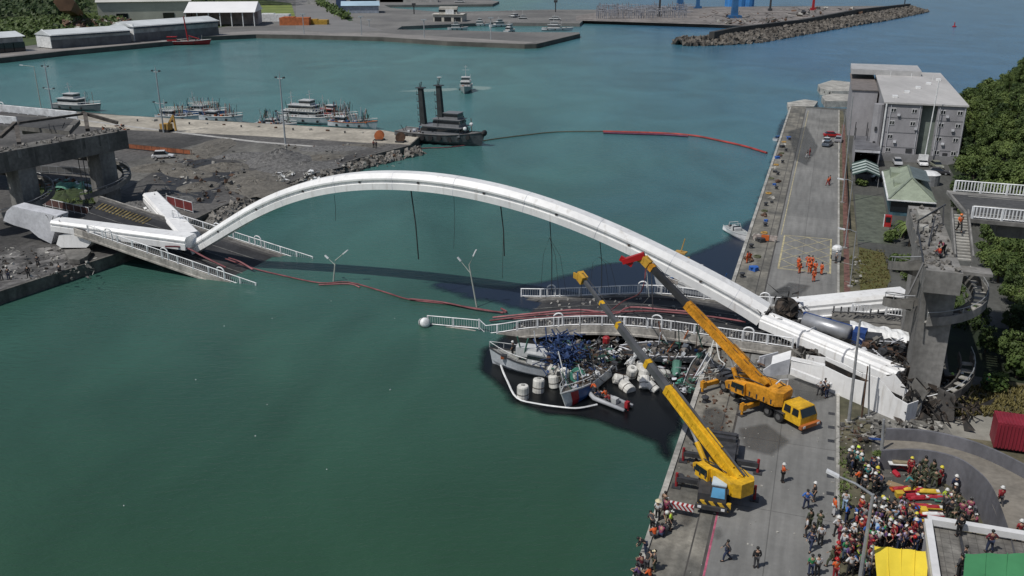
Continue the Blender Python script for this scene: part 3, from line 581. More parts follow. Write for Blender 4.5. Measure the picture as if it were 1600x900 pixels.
fl = dense([(128, 364), (160, 374), (240, 402), (320, 430), (400, 458)], 49.6); rl = dense([(196, 321), (225, 330), (300, 353), (390, 382), (490, 415)], 63.6)
fl = [fl[0].lerp(fl[-1], -.05+1.05*t/6) for t in range(7)]; rl = [rl[0].lerp(rl[-1], -.14+1.14*t/6) for t in range(7)]
dL = deck('bridge_deck', 'straight tilted bridge deck sliding from the left shore down into the water', fl, rl)
b = MB()                                             # yellow hatching at the shore end of the left deck
for k in range(15):
    t = .02+k*.017; a = fl[0].lerp(fl[-1], t).lerp(rl[0].lerp(rl[-1], t), .66)+ZX*.1; c2 = fl[0].lerp(fl[-1], t+.012).lerp(rl[0].lerp(rl[-1], t+.012), .86)+ZX*.12; w = (fl[-1]-fl[0]).normalized()*.14
    b.sheet([a-w, a+w, c2+w, c2-w])
b.build('yellow_hatching', mat('hatch_yellow', (.20, .155, .06), var=.6, sc=1.5), dL)
rr2 = random.Random(5); b = MB()
for k in range(260):
    t, u = rr2.random(), rr2.choice((rr2.uniform(.1, .3), rr2.uniform(.3, .95))); i = rr2.uniform(0, .98)*(len(fr)-1); j = int(i); p = fr[j].lerp(fr[j+1], i-j).lerp(rr_[j].lerp(rr_[j+1], i-j), u)
    if p.z > .2: b.rock(p+ZX*.12, rr2.uniform(.06, .22), rr2)
stuff(b.build('deck_rubble', mat('rubble_bits', (.3, .29, .27), var=.6, sc=3)), 'small pale rubble scattered over the fallen right deck', 'rubble')
# dark gap of asphalt breakages: walkway concrete blocks along the rear edge of the right deck
def railing(label, base, h=1.25, arches=(), post_gap=2.7, group='white railings of the bridge', solid=.032, name='railing'):
    o = thing(name, base[0], label, 'railing', group); L_ = [0]
    for i in range(len(base)-1): L_.append(L_[-1]+(base[i+1]-base[i]).length)
    T = L_[-1]
    def P(s_):
        s_ = max(0, min(T, s_))
        for i in range(len(base)-1):
            if s_ <= L_[i+1]+1e-6: return base[i].lerp(base[i+1], (s_-L_[i])/max(1e-6, L_[i+1]-L_[i]))
        return base[-1]
    N = max(2, int(T/1.2)); pts = [P(T*i/N) for i in range(N+1)]
    MB().tube([p+ZX*h for p in pts], .075, 5).build('top_rail', rail_white, o)
    b = MB(); b.tube([p+ZX*.16 for p in pts], .06, 4); s_ = 0
    while s_ < T:
        p = P(s_); b.beam(p+ZX*.16, p+ZX*h, solid, solid); s_ += .34
    b.build('balusters', rail_white, o)
    k = int(T/post_gap); pm = None
    for i in range(k+1):
        p = P(T*i/max(1, k))
        if pm is None:
            q = MB().box(p+ZX*h*.5, (.2, .2, h+.02)); pm = q.build('post', rail_white, o)
            pm.location = Vector((0, 0, 0)); p0 = p
        else:
            c2 = pm.copy(); scn.collection.objects.link(c2); c2.parent = o; c2.location = p-p0
    for s_ in arches:
        c2 = P(s_*T); d = (P(s_*T+.5)-P(s_*T-.5)).normalized(); b = MB()
        pp = [c2-d*.6+ZX*.1, c2-d*.6+ZX*h]+[c2-d*.6*math.cos(a)+ZX*(h+.05+.5*math.sin(a)) for a in [math.pi*j/8 for j in range(1, 8)]]+[c2+d*.6+ZX*h, c2+d*.6+ZX*.1]
        b.tube(pp, .11, 5); b.build('arched_frame', rail_white, o)
    return o
up = ZX*.3
off = (rr_[5]-fr[5]).normalized()*.15
def fpts(px, v, dz=.28): return [atV(x, y, v)+ZX*dz for x, y in px]
railing('wavy white railing along the near edge of the buckled deck, above the crushed boats', [fr[2]+VX*.15+ZX*.75]+[p+VX*.15+ZX*.3 for p in smooth_pts(fr[3:15], 3)][:-1], arches=(.285, .6, .873))
a, c2 = fr[0]+ZX*.5, fr[2]+ZX*.55
railing('short half-sunken white railing section tipped beside the oil drum float', [a+VX*.2, c2+VX*.2], h=1.3, post_gap=2.6)
railing('white railing along the far edge of the buckled deck, dipping into water at left', [p-VX*.15+ZX*.3 for p in smooth_pts(rr_[1:15], 3)], arches=(.12, .47, .9))
railing('white railing on the near edge of the left deck, running down into the green water', [fl[0].lerp(fl[-1], t/12)+VX*.15+ZX*.3 for t in range(1, 13)], arches=(.13, .47, .80), group='white railings of the bridge')
railing('white railing on the far edge of the left deck, running down behind the arch', [rl[0].lerp(rl[-1], .36+.64*t/10)-VX*.15+ZX*.3 for t in range(0, 11)], arches=(.02, .33, .62))
# submerged tail rail visible as a pale wake
def foam(poly, hard=()): return stuff(slick('foam', poly, foam_m, .03, hard), None, None)
o = slick('foam', [(585, 497), (620, 497.5), (655, 502), (664, 506), (650, 506), (620, 501)], foam_m, .03, (3,)); stuff(o, 'thin pale current streak on the water left of the half-sunken railing', 'foam')
o = slick('foam', [(395, 455), (402, 458), (398, 464), (385, 460), (370, 451), (378, 449)], foam_m, .03, (1,)); stuff(o, 'pale ripples where the near railing of the left deck enters the water', 'foam')
o = slick('foam', [(480, 407), (520, 410), (560, 416), (525, 413.5), (480, 411)], foam_m, .03, (0,)); stuff(o, 'pale ripple line where the far railing of the left deck enters the water', 'foam')

# lamp posts standing out of the sunk deck
lamp_g = mat('lamp_post_paint', (.42, .44, .40), r=.5, var=.2)
def curve_lamp(base, top, arm, label, group, r=.1, dbl=None, name='street_lamp'):
    o = thing(name, base, label, 'street lamp', group); pts = [Vector(base), Vector(base).lerp(Vector(top), .78), Vector(top)]
    MB().tube(pts+[Vector(arm)], [r*1.2, r, r*.8, r*.5], 7).build('pole', lamp_g, o)
    d = (Vector(arm)-Vector(top)).normalized(); b = MB(); b.beam(Vector(arm)-d*.1, Vector(arm)+d*.9, .34, .16); b.build('lamp_head', rail_white, o)
    if dbl is not None:
        b = MB(); a = Vector(base).lerp(Vector(top), .8); b.tube([a, Vector(dbl)], [r*.6, r*.4], 5); b.build('lamp_arm', lamp_g, o); b = MB(); b.beam(Vector(dbl), Vector(dbl)+(Vector(dbl)-a).normalized()*.7, .3, .14); b.build('lamp_head', rail_white, o)
    return o
v0 = 55
curve_lamp(atV(521, 441, v0), atV(524, 407, v0), atV(537, 396, v0), 'curved grey lamp post rising from the water below the crown of the arch', 'lamp posts of the sunk deck', dbl=atV(513, 404, v0))
curve_lamp(atV(745, 480, 52), atV(733, 414, 52), atV(740, 399, 52), 'curved grey lamp post rising from the water left of the buckled deck', 'lamp posts of the sunk deck', dbl=atV(720, 408, 52))

# red and grey stay hoses trailing over water and deck
redm = mat('red_hose', (.17, .035, .045), r=.7, var=.35, sc=.7, col2=(.25, .08, .09)); pinkm = mat('faded_red_sheath', (.30, .11, .12), r=.7, var=.4, sc=.5)
def hose(px, z, r, m_, label, name='red_stay_cable', cat='cable', n=5, group=None):
    pts = smooth_pts([at(x, y, (z if not isinstance(z, (list, tuple)) else z[i])) for i, (x, y) in enumerate(px)], 4)
    b = MB(); b.tube(pts, r, n); return tag(b.build(name, m_), label, cat, group)
hose([(352, 404), (395, 419), (440, 430), (500, 442), (545, 441), (600, 456), (640, 468), (700, 475), (745, 482), (786, 489)], [1.4, .4, .15, .1, .1, .1, .12, .12, .12, .25], .12, redm, 'long thin red cable sheath drifting across the channel below the arch')
hose([(498, 445), (545, 443.5), (562, 449)], .13, .10, pinkm, 'short pale red cable end doubled back beside the first sunk lamp post')
hose([(640, 467), (690, 472), (745, 483), (790, 488), (783, 482)], .3, .13, redm, 'red cable sheath bunched at the water edge of the buckled deck')
hose([(765, 501), (830, 493), (900, 489), (975, 487), (1010, 486), (1060, 489), (1120, 496), (1165, 503)], [.3, 1.5, 2.9, 3.1, 3.2, 3.4, 3.5, 3.6], .13, redm, 'thick red cable sheath running along the middle of the buckled deck')
hose([(770, 496), (840, 489), (905, 484), (960, 490), (985, 480), (1040, 484), (1090, 488)], [.3, 1.5, 2.9, 3.1, 3.2, 3.4, 3.5], .13, pinkm, 'faded red cable sheath snaking beside the thick one on the buckled deck')
hose([(785, 499), (850, 496), (925, 491), (960, 494)], [.4, 1.8, 3.0, 3.1], .1, redm, 'red cable sheath curling towards the near railing of the buckled deck')
hose([(258, 385), (290, 387), (320, 402), (353, 418)], [4.2, 3.6, 2.6, 1.3], .15, redm, 'red cable sheath lying on the left deck in front of the arch foot')
hose([(357, 403), (375, 409), (395, 421)], [1.9, 1.2, .5], .14, pinkm, 'pale red cable end at the waterline of the left deck')
hose([(747, 221), (780, 216), (820, 211), (870, 206), (942, 205)], .12, .16, mat('dull_boom', (.10, .09, .06)), 'thin dull brown oil boom stretching right from the tug', 'oil_boom', 'oil boom')
hose([(942, 205.5), (1000, 207), (1050, 209), (1090, 213), (1130, 221), (1165, 229), (1198, 239)], .2, .34, mat('red_boom', (.30, .035, .03), var=.4, sc=.3), 'bright red floating oil boom curving towards the right quay', 'oil_boom', 'oil boom')
hose([(943, 207.5), (990, 209), (1040, 210.5), (1075, 213)], .25, .28, mat('purple_boom', (.10, .02, .06), var=.4), 'dark purple doubled section of the red oil boom', 'oil_boom', 'oil boom')
hose([(650, 232), (672, 231), (700, 230), (735, 226)], .15, .12, redm, 'thin red line floating beside the tug bow', 'mooring_line', 'rope')
hose([(781, 553), (783, 572), (793, 596), (808, 622), (840, 631), (880, 636.5), (905, 637.5), (933, 632)], .25, .11, white_paint, 'white floating boom looped round the crushed fishing boats', 'oil_boom', 'oil boom')
whr = mat('white_rope', (.6, .6, .57), var=.2)
hose([(1115, 532), (1110, 555), (1118, 572), (1128, 570)], [3.2, 2.4, 2, 2], .07, whr, 'white hose loop hanging from the near railing above the quay edge', 'hanging_hose', 'rope')
hose([(1119, 533), (1124, 560), (1132, 569), (1122, 580), (1108, 579)], [3.2, 2.3, 2, 2, 2], .07, whr, 'second white hose hanging beside the loop and curling onto the quay', 'hanging_hose', 'rope')
# white float drum beside the half-sunken rail
fd = thing('float_drum', at(663, 508, 0), 'round white float drum bobbing at the left tip of the half-sunken railing', 'float'); b = MB(); M_ = Matrix.Rotation(1.2, 3, 'X')@Matrix.Rotation(.5, 3, 'Y'); c2 = at(663, 504, .5); b.lathe([(.35, -.65), (.62, -.55), (.68, 0), (.62, .55), (.35, .65)], c2, 14, M_); b.build('drum', white_paint, fd, smooth=True); b = MB(); b.lathe([(.70, -.08), (.72, 0), (.70, .08)], c2, 14, M_); b.build('rope_band', cab_m, fd)

# ---------------------------------------------------------------- right pier, stairs, approach
PZ = 17.4
pier = thing('bridge_pier', W(22.5, 37, QZ), 'tall broken concrete bridge pier with rubble on its head, standing on the right quay', 'bridge pier')
MB().box(W(22.0, 45.5, PZ-1.1), (3.2, 25, 2.2), RQ).build('crosshead', concrete_pier, pier)
MB().box(W(22.3, 38.2, (PZ-2.2+QZ)/2), (3.0, 4.2, PZ-2.2-QZ), RQ).build('column', concrete_pier, pier)
MB().box(W(22.8, 54, (PZ-2.2+QZ)/2), (2.9, 4.2, PZ-2.2-QZ), RQ).build('column', concrete_pier, pier)
rocks('rubble', (W(20.3, 33.4, 0), W(23.3, 33.4, 0), W(23.3, 57, 0), W(20.3, 57, 0)), 170, .06, .26, mat('cap_rubble', (.17, .16, .145), var=.5, sc=2), 'broken concrete rubble strewn on top of the right pier head', 'rubble', (PZ+.05, PZ+.15), 8)
b = MB(); b.box(W(21.6, 52, PZ+.4), (1.4, 2.6, .8), RQ); b.box(W(21.2, 47, PZ+.3), (.9, 1.4, .6), RQ); b.box(W(22.2, 39.5, PZ+.25), (.9, .8, .5), RQ); tag(b.build('bearing_blocks', concrete_lt, pier))
b = MB()
for (u0, v0_, z0, u1, v1, z1) in ((20.3, 35, .1, 20.4, 45, .7), (20.3, 45, 1.6, 23.6, 52, 1.9), (20.4, 45, .1, 20.4, 45.2, 1.7), (21.2, 41, .2, 22.4, 49, 1.2), (23.4, 50, .1, 23.3, 51, 2.0), (20.3, 35, .1, 19.2, 33, -2.6)): b.beam(W(u0, v0_, PZ+z0), W(u1, v1, PZ+z1), .13, .13)
b.build('bent_steel', dark_metal, pier)
def helix_stair(label, c, r, z0, z1, a0, turns, w=1.3, n=None, pm=None):
    o = thing('spiral_stair', (c.x, c.y, z0), label, 'stair', 'spiral stairs round the right pier')
    n = n or int(abs(turns)*26); b = MB(); pin = []; pout = []; under = []
    for i in range(n+1):
        a = a0+2*math.pi*turns*i/n; z = z0+(z1-z0)*i/n; e = Vector((math.cos(a), math.sin(a), 0)); t = Vector((-e.y, e.x, 0))
        M_ = Matrix((e, t, ZX)).transposed()
        if i < n: b.box(c+e*(r-w/2)+ZX*(z-c.z), (w, 2*math.pi*r*abs(turns)/n*.62, .12), M_)
        pin.append((c+e*(r-w)).to_tuple()[:2]+(z,)); pout.append((c+e*r).to_tuple()[:2]+(z,))
    b.build('treads', concrete_lt, o)
    for P_, nm in ((pout, 'outer_parapet'), (pin, 'inner_parapet')):
        b = MB(); rings = []
        for i, p in enumerate(P_):
            p = Vector(p); e = Vector((p.x-c.x, p.y-c.y, 0)).normalized(); rings.append([p+e*.0-ZX*.35, p+e*.14-ZX*.35, p+e*.14+ZX*.55, p+ZX*.55])
        b.loft(rings); b.build(nm, pm or (concrete_pier if nm[0] == 'o' else concrete), o)
        if nm[0] == 'o':
            b = MB(); b.tube([Vector(p)+ZX*1.05 for p in P_], .05, 4)
            for p in P_[::3]: b.tube([Vector(p)+ZX*.5, Vector(p)+ZX*1.05], .04, 4)
            b.build('handrail', steel, o)
    return o
cc = W(22.9, 39.6, QZ)
helix_stair('upper curved stair bulging from the left side of the right pier', W(22.6, 41.5, QZ), 4.7, 13.2, 16.4, math.radians(95), .36, pm=concrete)
helix_stair('lower curved stair bulging from the left side of the right pier', W(22.6, 41.5, QZ), 4.7, 9.4, 12.2, math.radians(100), .34, pm=concrete)
helix_stair('wide curved stair sweeping round the right and front of the right pier', cc, 4.2, 11.2, 14.2, math.radians(-128), .44)
helix_stair('lowest broken curved stair at the foot of the right pier', W(23.0, 38.6, QZ), 4.0, 1.9, 6.4, math.radians(-140), .40, pm=mat('burnt_concrete', (.075, .07, .065), r=.9, var=.5, sc=.8))
mat('burnt2', (.06, .06, .06))
for sd_, c3, rr_s in ((41, W(20.8, 36, 3.2), 1.8), (42, W(22.2, 34.2, 2.8), 1.7), (43, W(24.4, 34.0, 2.6), 1.6), (44, W(20.6, 38.6, 4.0), 1.7), (45, W(26.5, 35.2, 2.6), 1.4)): torn_ring(c3, None, rr_s, 34, 'torn_strips', te, sd_)
for k_, q_ in enumerate((((20.2, 34.6, 2.2), (21.6, 33.4, 2.0), (22.4, 33.6, 4.6), (21.2, 34.8, 5.4)), ((23.2, 33.2, 2.0), (25.2, 33.4, 2.0), (25.0, 34.2, 4.4), (23.4, 34.0, 5.0)))):
    b = MB(); b.slab([W(*v) for v in q_], Vector((.1, .16, .05))); b.build('crumpled_plate', MATS['burnt_concrete'] if k_ else concrete, te)
sf = thing('stair_flight', W(26, 41, PZ-1), 'straight steep stair flight with parapets leading from the right approach deck to the pier head', 'stair')
b = MB(); S0, S1 = W(24.6, 48.5, PZ+1.8), W(24.2, 38.2, PZ-.3)
for i in range(16): q = S0.lerp(S1, (i+.5)/16); b.box(q, (1.4, .42, .14), RQ)
b.build('treads', concrete_lt, sf)
for s_ in (-.8, .8): b = MB(); b.beam(S0+UX*s_+ZX*.2, S1+UX*s_+ZX*.2, .16, .9); b.build('parapet', concrete_pier, sf)
b = MB(); b.box(W(25.2, 37.4, PZ-1.0), (3.0, 2.0, .3), RQ); b.build('landing', concrete_pier, sf)
DZ = 19.3
app = thing('approach_bridge', W(27, 52, QZ), 'intact right approach deck with white railings above the wooded slope', 'bridge')
b = MB(); b.prism(qpoly([(25.4, 46.4), (80, 44), (80, 58), (24.4, 59.2)]), DZ-.4, DZ); b.build('deck_slab', concrete_pier, app)
b = MB(); b.prism(qpoly([(25.6, 48.4), (80, 46), (80, 56), (24.8, 57.2)]), DZ, DZ+.06); b.build('road_surface', asphalt, app)
b = MB(); b.prism(qpoly([(28.5, 48.4), (80, 46), (80, 56), (28.5, 57.2)]), DZ-2.2, DZ-.4); b.build('box_girder', concrete_pier, app)
b = MB(); 
for v_ in (48.9, 52.3, 56.6): b.prism(qpoly([(26.4, v_), (80, v_-2.3), (80, v_-2.15), (26.4, v_+.15)]), DZ+.06, DZ+.068)
b.build('lane_line', mat('lane_paint_light', (.35, .34, .3), var=.3), app)
railing('white railing on the near edge of the right approach deck', [W(25.6+t*5, 46.7-t*.22, DZ) for t in range(0, 6)], h=1.3, group='white railings of the right approach', solid=.1)
railing('white railing on the far edge of the right approach deck', [W(25.2+t*5, 58.9-t*.1, DZ) for t in range(0, 7)], h=1.3, group='white railings of the right approach', solid=.1)

# ---------------------------------------------------------------- left viaduct
CZ = 14.8
la, lc = W(-122.4, 48, 0), W(-115.3, 81, 0)
lp = thing('viaduct_pier', (la.x, la.y, QZ), 'dark stained concrete crossbeam on thick columns carrying the left viaduct', 'bridge pier')
dirv = (lc-la).normalized(); dperp = Vector((dirv.y, -dirv.x, 0))
b = MB(); b.beam(Vector((la.x, la.y, CZ-1.7)), Vector((lc.x, lc.y, CZ-1.7)), 4.2, 3.4); b.build('crossbeam', concrete, lp)
rst = random.Random(17); mat('dark_streak', (.085, .083, .076), var=.4)
for i in range(18): hh_ = rst.uniform(1.2, 3.2); q = la.lerp(lc, (i+rst.uniform(.1, .9))/18)+dperp*2.11; b = MB(); b.box((q.x, q.y, CZ-.1-hh_/2), (.03, rst.uniform(.1, .7), hh_), Matrix((dperp, dirv, ZX)).transposed()); b.build('rain_streak', MATS['dark_streak'] if i % 3 else concrete_pier, lp)
for t in (.40, .86):
    q = la.lerp(lc, t); b = MB(); b.box((q.x, q.y, (CZ-3.4)/2+QZ/2), (3.8, 3.2, CZ-3.4-QZ), Matrix((dperp, dirv, ZX)).transposed()); b.build('column', concrete_pier, lp)
for t, ct in ((.40, 'near'), (.86, 'far')):
    q = la.lerp(lc, t); c2 = Vector((q.x, q.y, QZ)); o = helix_stair('dark curved stair winding round the %s column of the left viaduct' % ct, c2, 4.6, 3.0, 12.0, math.radians(-150 if t > .5 else 200), 1.15); o['group'] = 'spiral stairs round the left viaduct columns'
b = MB(); rr2 = random.Random(9)
for i in range(150):
    q = la.lerp(lc, rr2.random())+dperp*rr2.uniform(-1.8, 1.8); b.rock((q.x, q.y, CZ+.1), rr2.uniform(.1, .35), rr2)
stuff(b.build('rubble', mat('cap_rubble', (.2, .2, .2))), 'broken concrete rubble on the crossbeam of the left viaduct', 'rubble')
# leftover approach slab + railings
va = thing('viaduct_deck', W(-125, 78, CZ), 'broken end of the left viaduct deck with a sheared dark edge', 'bridge deck')
fp = [at(125, 187, CZ+.6), at(-260, 160, CZ+.6), at(-300, 194, CZ+.6), at(28, 197, CZ+.6), at(108, 205, CZ+.6)]
b = MB(); b.prism([(p.x, p.y) for p in fp], CZ-.2, CZ+.6); b.build('deck_slab', concrete, va)
fp2 = [p.lerp(sum(fp, Vector())/5, .05)+ZX*.02 for p in fp]; b = MB(); b.sheet([(p.x, p.y, CZ+.62) for p in fp2]); b.build('road_surface', asphalt, va)
b = MB(); e0, e1 = at(115, 192, CZ-.6), at(34, 200, CZ-.6); b.beam(e0, e1, 1.0, 2.4); b.build('diaphragm', concrete_pier, va)
railing('long white railing on the far edge of the left viaduct deck', [at(x, y, CZ+.6) for x, y in ((-60, 170), (0, 175), (60, 181), (121, 187))], h=1.5, arches=(.36,), group='white railings of the left viaduct', solid=.22)
railing('short white railing on the near edge of the left viaduct deck', [at(x, y, CZ+.6) for x, y in ((-60, 190), (0, 193), (27, 195.5))], h=1.5, group='white railings of the left viaduct', solid=.22)
tf = thing('steel_truss', W(-110, 62, CZ), 'rusty triangular steel props left standing on the crossbeam of the left viaduct', 'steel frame')
def cz(x, y, z): return at(x, y, z)
for (p, q, w, nm) in (((30, 192, CZ+2.0), (130, 178, CZ+2.2), .5, 'top_chord'), ((128, 176, CZ+2.4), (184, 192, CZ+.4), .7, 'brace'), ((133, 178, CZ+2.2), (137, 203, CZ+.1), .75, 'post'), ((0, 214, CZ+.6), (24, 192, CZ+2.2), .7, 'brace'), ((25, 192, CZ+2.0), (30, 224, CZ+.1), .7, 'post')):
    b = MB(); b.beam(cz(*p), cz(*q), w, w*.8); b.build(nm, mat('brown_steel', (.085, .075, .065), r=.8, var=.5, sc=.8), tf)
b = MB()
for x0, y0 in ((78, 205), (88, 208), (96, 203), (108, 207)): p = at(x0, y0, CZ+.3); b.beam(p, p+Vector((rr2.uniform(-1, 1), .4, 1.3)), .14, .14)
for x0, y0, y1 in ((104, 210, 282), (112, 213, 280)): p = at(x0, y0, CZ); b.tube([p+dperp*2.2, Vector((p.x, p.y, 3))+dperp*2.3], .08, 5)
b.build('hanging_rebar', dark_metal, tf)
# ---------------------------------------------------------------- grey building and yard
bw = mat('grey_render_wall', (.30, .295, .31), r=.85, var=.18, sc=.25, stretch=(1, 1, .4), second=(2, .06)); broof = mat('pale_roof_sheet', (.44, .43, .42), r=.75, var=.14, sc=.12, stretch=(1, .3, 1), second=(1.5, .06)); bgreen = mat('green_grey_wall', (.16, .19, .165), var=.25, sc=.4)
win_f = mat('window_frame_white', (.6, .6, .6), var=.1)
BV = 163.5; u0, u1 = 22.8, 39.3; ZB = 14.6
bl = thing('warehouse', W(31, 163, QZ), 'large grey multi-storey building with pale flat roof beside the wooded slope', 'building')
MB().prism(qpoly([(u0, BV), (30.2, BV), (30.2, BV+64), (u0, BV+64)]), QZ, ZB); b = MB(); b.prism(qpoly([(u0, BV), (30.4, BV), (30.4, BV+62), (u0, BV+62)]), QZ, ZB); b.prism(qpoly([(33.6, BV), (u1, BV), (u1, BV+62), (33.6, BV+62)]), QZ, ZB-.004); b.build('wall', bw, bl)
b = MB(); b.prism(qpoly([(30.35, BV+1.6), (33.65, BV+1.6), (33.65, BV+61), (30.35, BV+61)]), QZ, ZB-.1); b.build('recessed_wall', bgreen, bl)
b = MB(); b.prism(qpoly([(u0-.4, BV-.4), (u1+.3, BV-.4), (u1+.3, BV+62.5), (u0-.4, BV+62.5)]), ZB, ZB+.35); b.build('roof', broof, bl)
b = MB(); b.prism(qpoly([(u0-6.5, BV+30), (u0-.4, BV+30), (u0-.4, BV+66), (u0-6.5, BV+66)]), QZ, ZB-1.2); b.build('side_wing', bw, bl)
b = MB(); b.prism(qpoly([(u0-6.8, BV+29.7), (u0-.42, BV+29.7), (u0-.42, BV+66.3), (u0-6.8, BV+66.3)]), ZB-1.2, ZB-1.0); b.build('side_roof', mat('brown_roof_sheet', (.18, .16, .15), var=.2), bl)
b = MB(); b.prism(qpoly([(u0-6.9, BV+52), (u0+11, BV+52), (u0+11, BV+67), (u0-6.9, BV+67)]), ZB+.36, ZB+1.7); b.build('roof_house', mat('roof_house_grey', (.40, .40, .40), var=.15), bl)
for zz in (5.0, 8.3, 11.6):
    b = MB(); b.box(W(26.6, BV-.03, zz), (7.4, .06, .16), RQ); b.build('string_course', mat('dark_band', (.2, .2, .21)), bl)
    b = MB(); b.box(W(36.4, BV-.03, zz-.2), (5.5, .06, .16), RQ); b.build('string_course', MATS['dark_band'], bl)
b = MB(); b.box(W(31, BV-.2, 2.7), (16.8, .25, 1.8), RQ); b.build('base_course', mat('base_grey', (.22, .22, .225), var=.2), bl)
def window(par, c, w, h, M_=RQ, fm=win_f, mull=True):
    f = MB().box(c, (w, .10, h), M_).build('window', fm, par)
    q = M_ @ Vector((0, -.06, 0)); p = MB()
    if mull:
        for s_ in (-1, 1): p.box(Vector(c)+M_ @ Vector((s_*w*.24, -.04, .0)), (w*.36, .06, h*.74), M_)
    else: p.box(Vector(c)+M_ @ Vector((0, -.04, 0)), (w*.8, .06, h*.78), M_)
    p.build('pane', glass_dk, f); return f
for r_, zz in enumerate((4.3, 7.3, 10.4, 13.2)):
    for k, uu in enumerate((24.6, 28.9, 34.7, 38.1)):
        if (r_, k) in ((1, 1),): continue
        if (r_, k) == (0, 1): b = MB(); b.box(W(uu, BV-.05, zz), (1.3, .12, .9), RQ); b.build('vent_window', dark_metal, bl); continue
        window(bl, W(uu, BV-.05, zz), 1.05, .95)
b = MB(); b.box(W(36.4, BV-.05, 3.9), (1.0, .12, .8), RQ); b.build('vent_window', dark_metal, bl)
b = MB(); b.box(W(u0+.15, BV-.2, 8.2), (.3, .4, 12.8), RQ); b.build('corner_pipe', white_paint, bl)
b = MB(); b.lathe([(1.2, 0), (1.2, 11.4), (.1, 11.5)], W(21.7, BV+1.6, QZ+1), 12); b.build('stair_tower', bw, bl)
for zz in (5.5, 8.8): b = MB(); b.box(W(21.4, BV+.3, zz), (.5, .3, .9), RQ); b.build('vent_window', dark_metal, bl)
b = MB()
for k in range(5): b.box(W(25+k*3.1, BV+8+k*9.1, ZB+.55), (1.1, 1.6, .5), RQ)
for k in range(3): b.tube([W(26+k*5, BV+50-k*3, ZB+.3), W(26+k*5, BV+50-k*3, ZB+1.7)], .06, 5)
b.build('roof_units', white_paint, bl)
tp = thing('tall_pole', W(32.1, BV-3.0, QZ), 'very tall thin white pole with a box sign at its foot before the building', 'pole')
MB().tube([W(32.1, BV-3, QZ), W(32.6, BV-2.6, 20.5)], [.16, .1], 6).build('pole', white_paint, tp); MB().box(W(31.8, BV-3.5, QZ+1.9), (2.0, .3, 1.3), RQ).build('sign_board', white_paint, tp)
gr = thing('garage_shed', W(20, 160, QZ), 'open grey vehicle shed with dark interior at the left corner of the grey building', 'shed')
b = MB(); b.prism(qpoly([(17.3, 155), (22.5, 155), (22.5, 172), (17.3, 172)]), QZ+3.6, QZ+3.8); b.build('roof', mat('shed_roof', (.13, .13, .14), var=.3), gr)
for (a, c2) in (((17.35, 155.1), (17.35, 171.9)), ((22.4, 155.1), (22.4, 171.9)), ((17.35, 171.8), (22.4, 171.8))):
    b = MB(); b.beam(W(*a, QZ+1.8), W(*c2, QZ+1.8), .12, 3.6); b.build('wall', bw, gr)
b = MB(); b.box(W(19.9, 155, QZ+3.4), (5.2, .2, .5), RQ); b.build('lintel', grey_steel, gr)
for uu in (17.4, 20, 22.3):
    b = MB(); b.tube([W(uu, 172, QZ+3.8), W(uu, 172, QZ+7)], .1, 5); b.tube([W(uu, 166, QZ+3.8), W(uu, 166, QZ+6.6)], .08, 5); b.build('frame_post', dark_metal, gr)
for k, (uu, zz) in enumerate(((25.7, 6.2), (29.7, 9.3), (35.6, 6.3), (37.2, 9.4), (25.8, 12.2), (35.7, 12.3))):
    b = MB(); b.box(W(uu, BV-.25, zz), (.6, .4, .45), RQ); b.build('air_conditioner', grey_steel, bl)
for uu in (24.0, 30.0, 34.0, 39.1): b = MB(); b.tube([W(uu, BV-.12, QZ+1.8), W(uu, BV-.12, ZB-.2)], .07, 5); b.build('drain_pipe', grey_steel, bl)
# canopy with striped roof
sc_ = thing('striped_canopy', W(18.8, 141, QZ), 'gabled canopy of pale and dark green stripes over the parking bay', 'canopy')
for sd in (-1, 1):
    for k in range(9):
        b = MB(); v_ = 134.6+k*1.35; p = W(19.3, v_, QZ+3.3); q = W(19.3+sd*2.6, v_, QZ+2.3); b.slab([p, q, q+VX*1.30, p+VX*1.30], (0, 0, .06)); b.build('roof_stripe', mat('stripe_pale', (.42, .48, .45), var=.15) if (k % 2) else mat('stripe_dark', (.03, .06, .05), var=.3), sc_)
for uu in (16.9, 21.7):
    for vv in (135, 140.5, 146): b = MB(); b.tube([W(uu, vv, QZ), W(uu, vv, QZ+2.4)], .07, 5); b.build('post', steel, sc_)
# green-roofed pavilion
pv = thing('pavilion', W(27, 122, QZ), 'single-storey pavilion with sage green metal roof and dormer ridges', 'building')
rg = mat('sage_roof', (.27, .31, .235), r=.6, var=.16, sc=.5, stretch=(1, 1, 1), second=(5, .1)); rgd = mat('dark_slate_roof', (.12, .15, .155), r=.6, var=.2)
pu0, pu1, pv0, pv1 = 22.4, 30.2, 113.5, 137
b = MB(); b.prism(qpoly([(pu0+.5, pv0+.5), (pu1-.5, pv0+.5), (pu1-.5, pv1-.5), (pu0+.5, pv1-.5)]), QZ, QZ+2.9); b.build('wall', mat('blue_green_wall', (.05, .11, .14), var=.4, sc=1.2), pv)
b = MB(); b.box(W((pu0+pu1)/2, pv0+.42, QZ+1.6), (6.8, .06, 1.7), RQ); b.build('window_band', glass_dk, pv)
ze, zr = QZ+2.9, QZ+5.6; um = (pu0+pu1)/2
def tri(name, pts, m_): b = MB(); b.slab([W(*p) for p in pts], (0, 0, .12)); return b.build(name, m_, pv)
tri('roof_slope', [(pu0, pv0, ze), (pu1, pv0, ze), (um, pv0+6.5, zr)], rg)
tri('roof_slope', [(pu0, pv1, ze), (pu0, pv0, ze), (um, pv0+6.5, zr), (um, pv1-6, zr)], rg)
tri('roof_slope', [(pu1, pv0, ze), (pu1, pv1, ze), (um, pv1-6, zr), (um, pv0+6.5, zr)], rg)
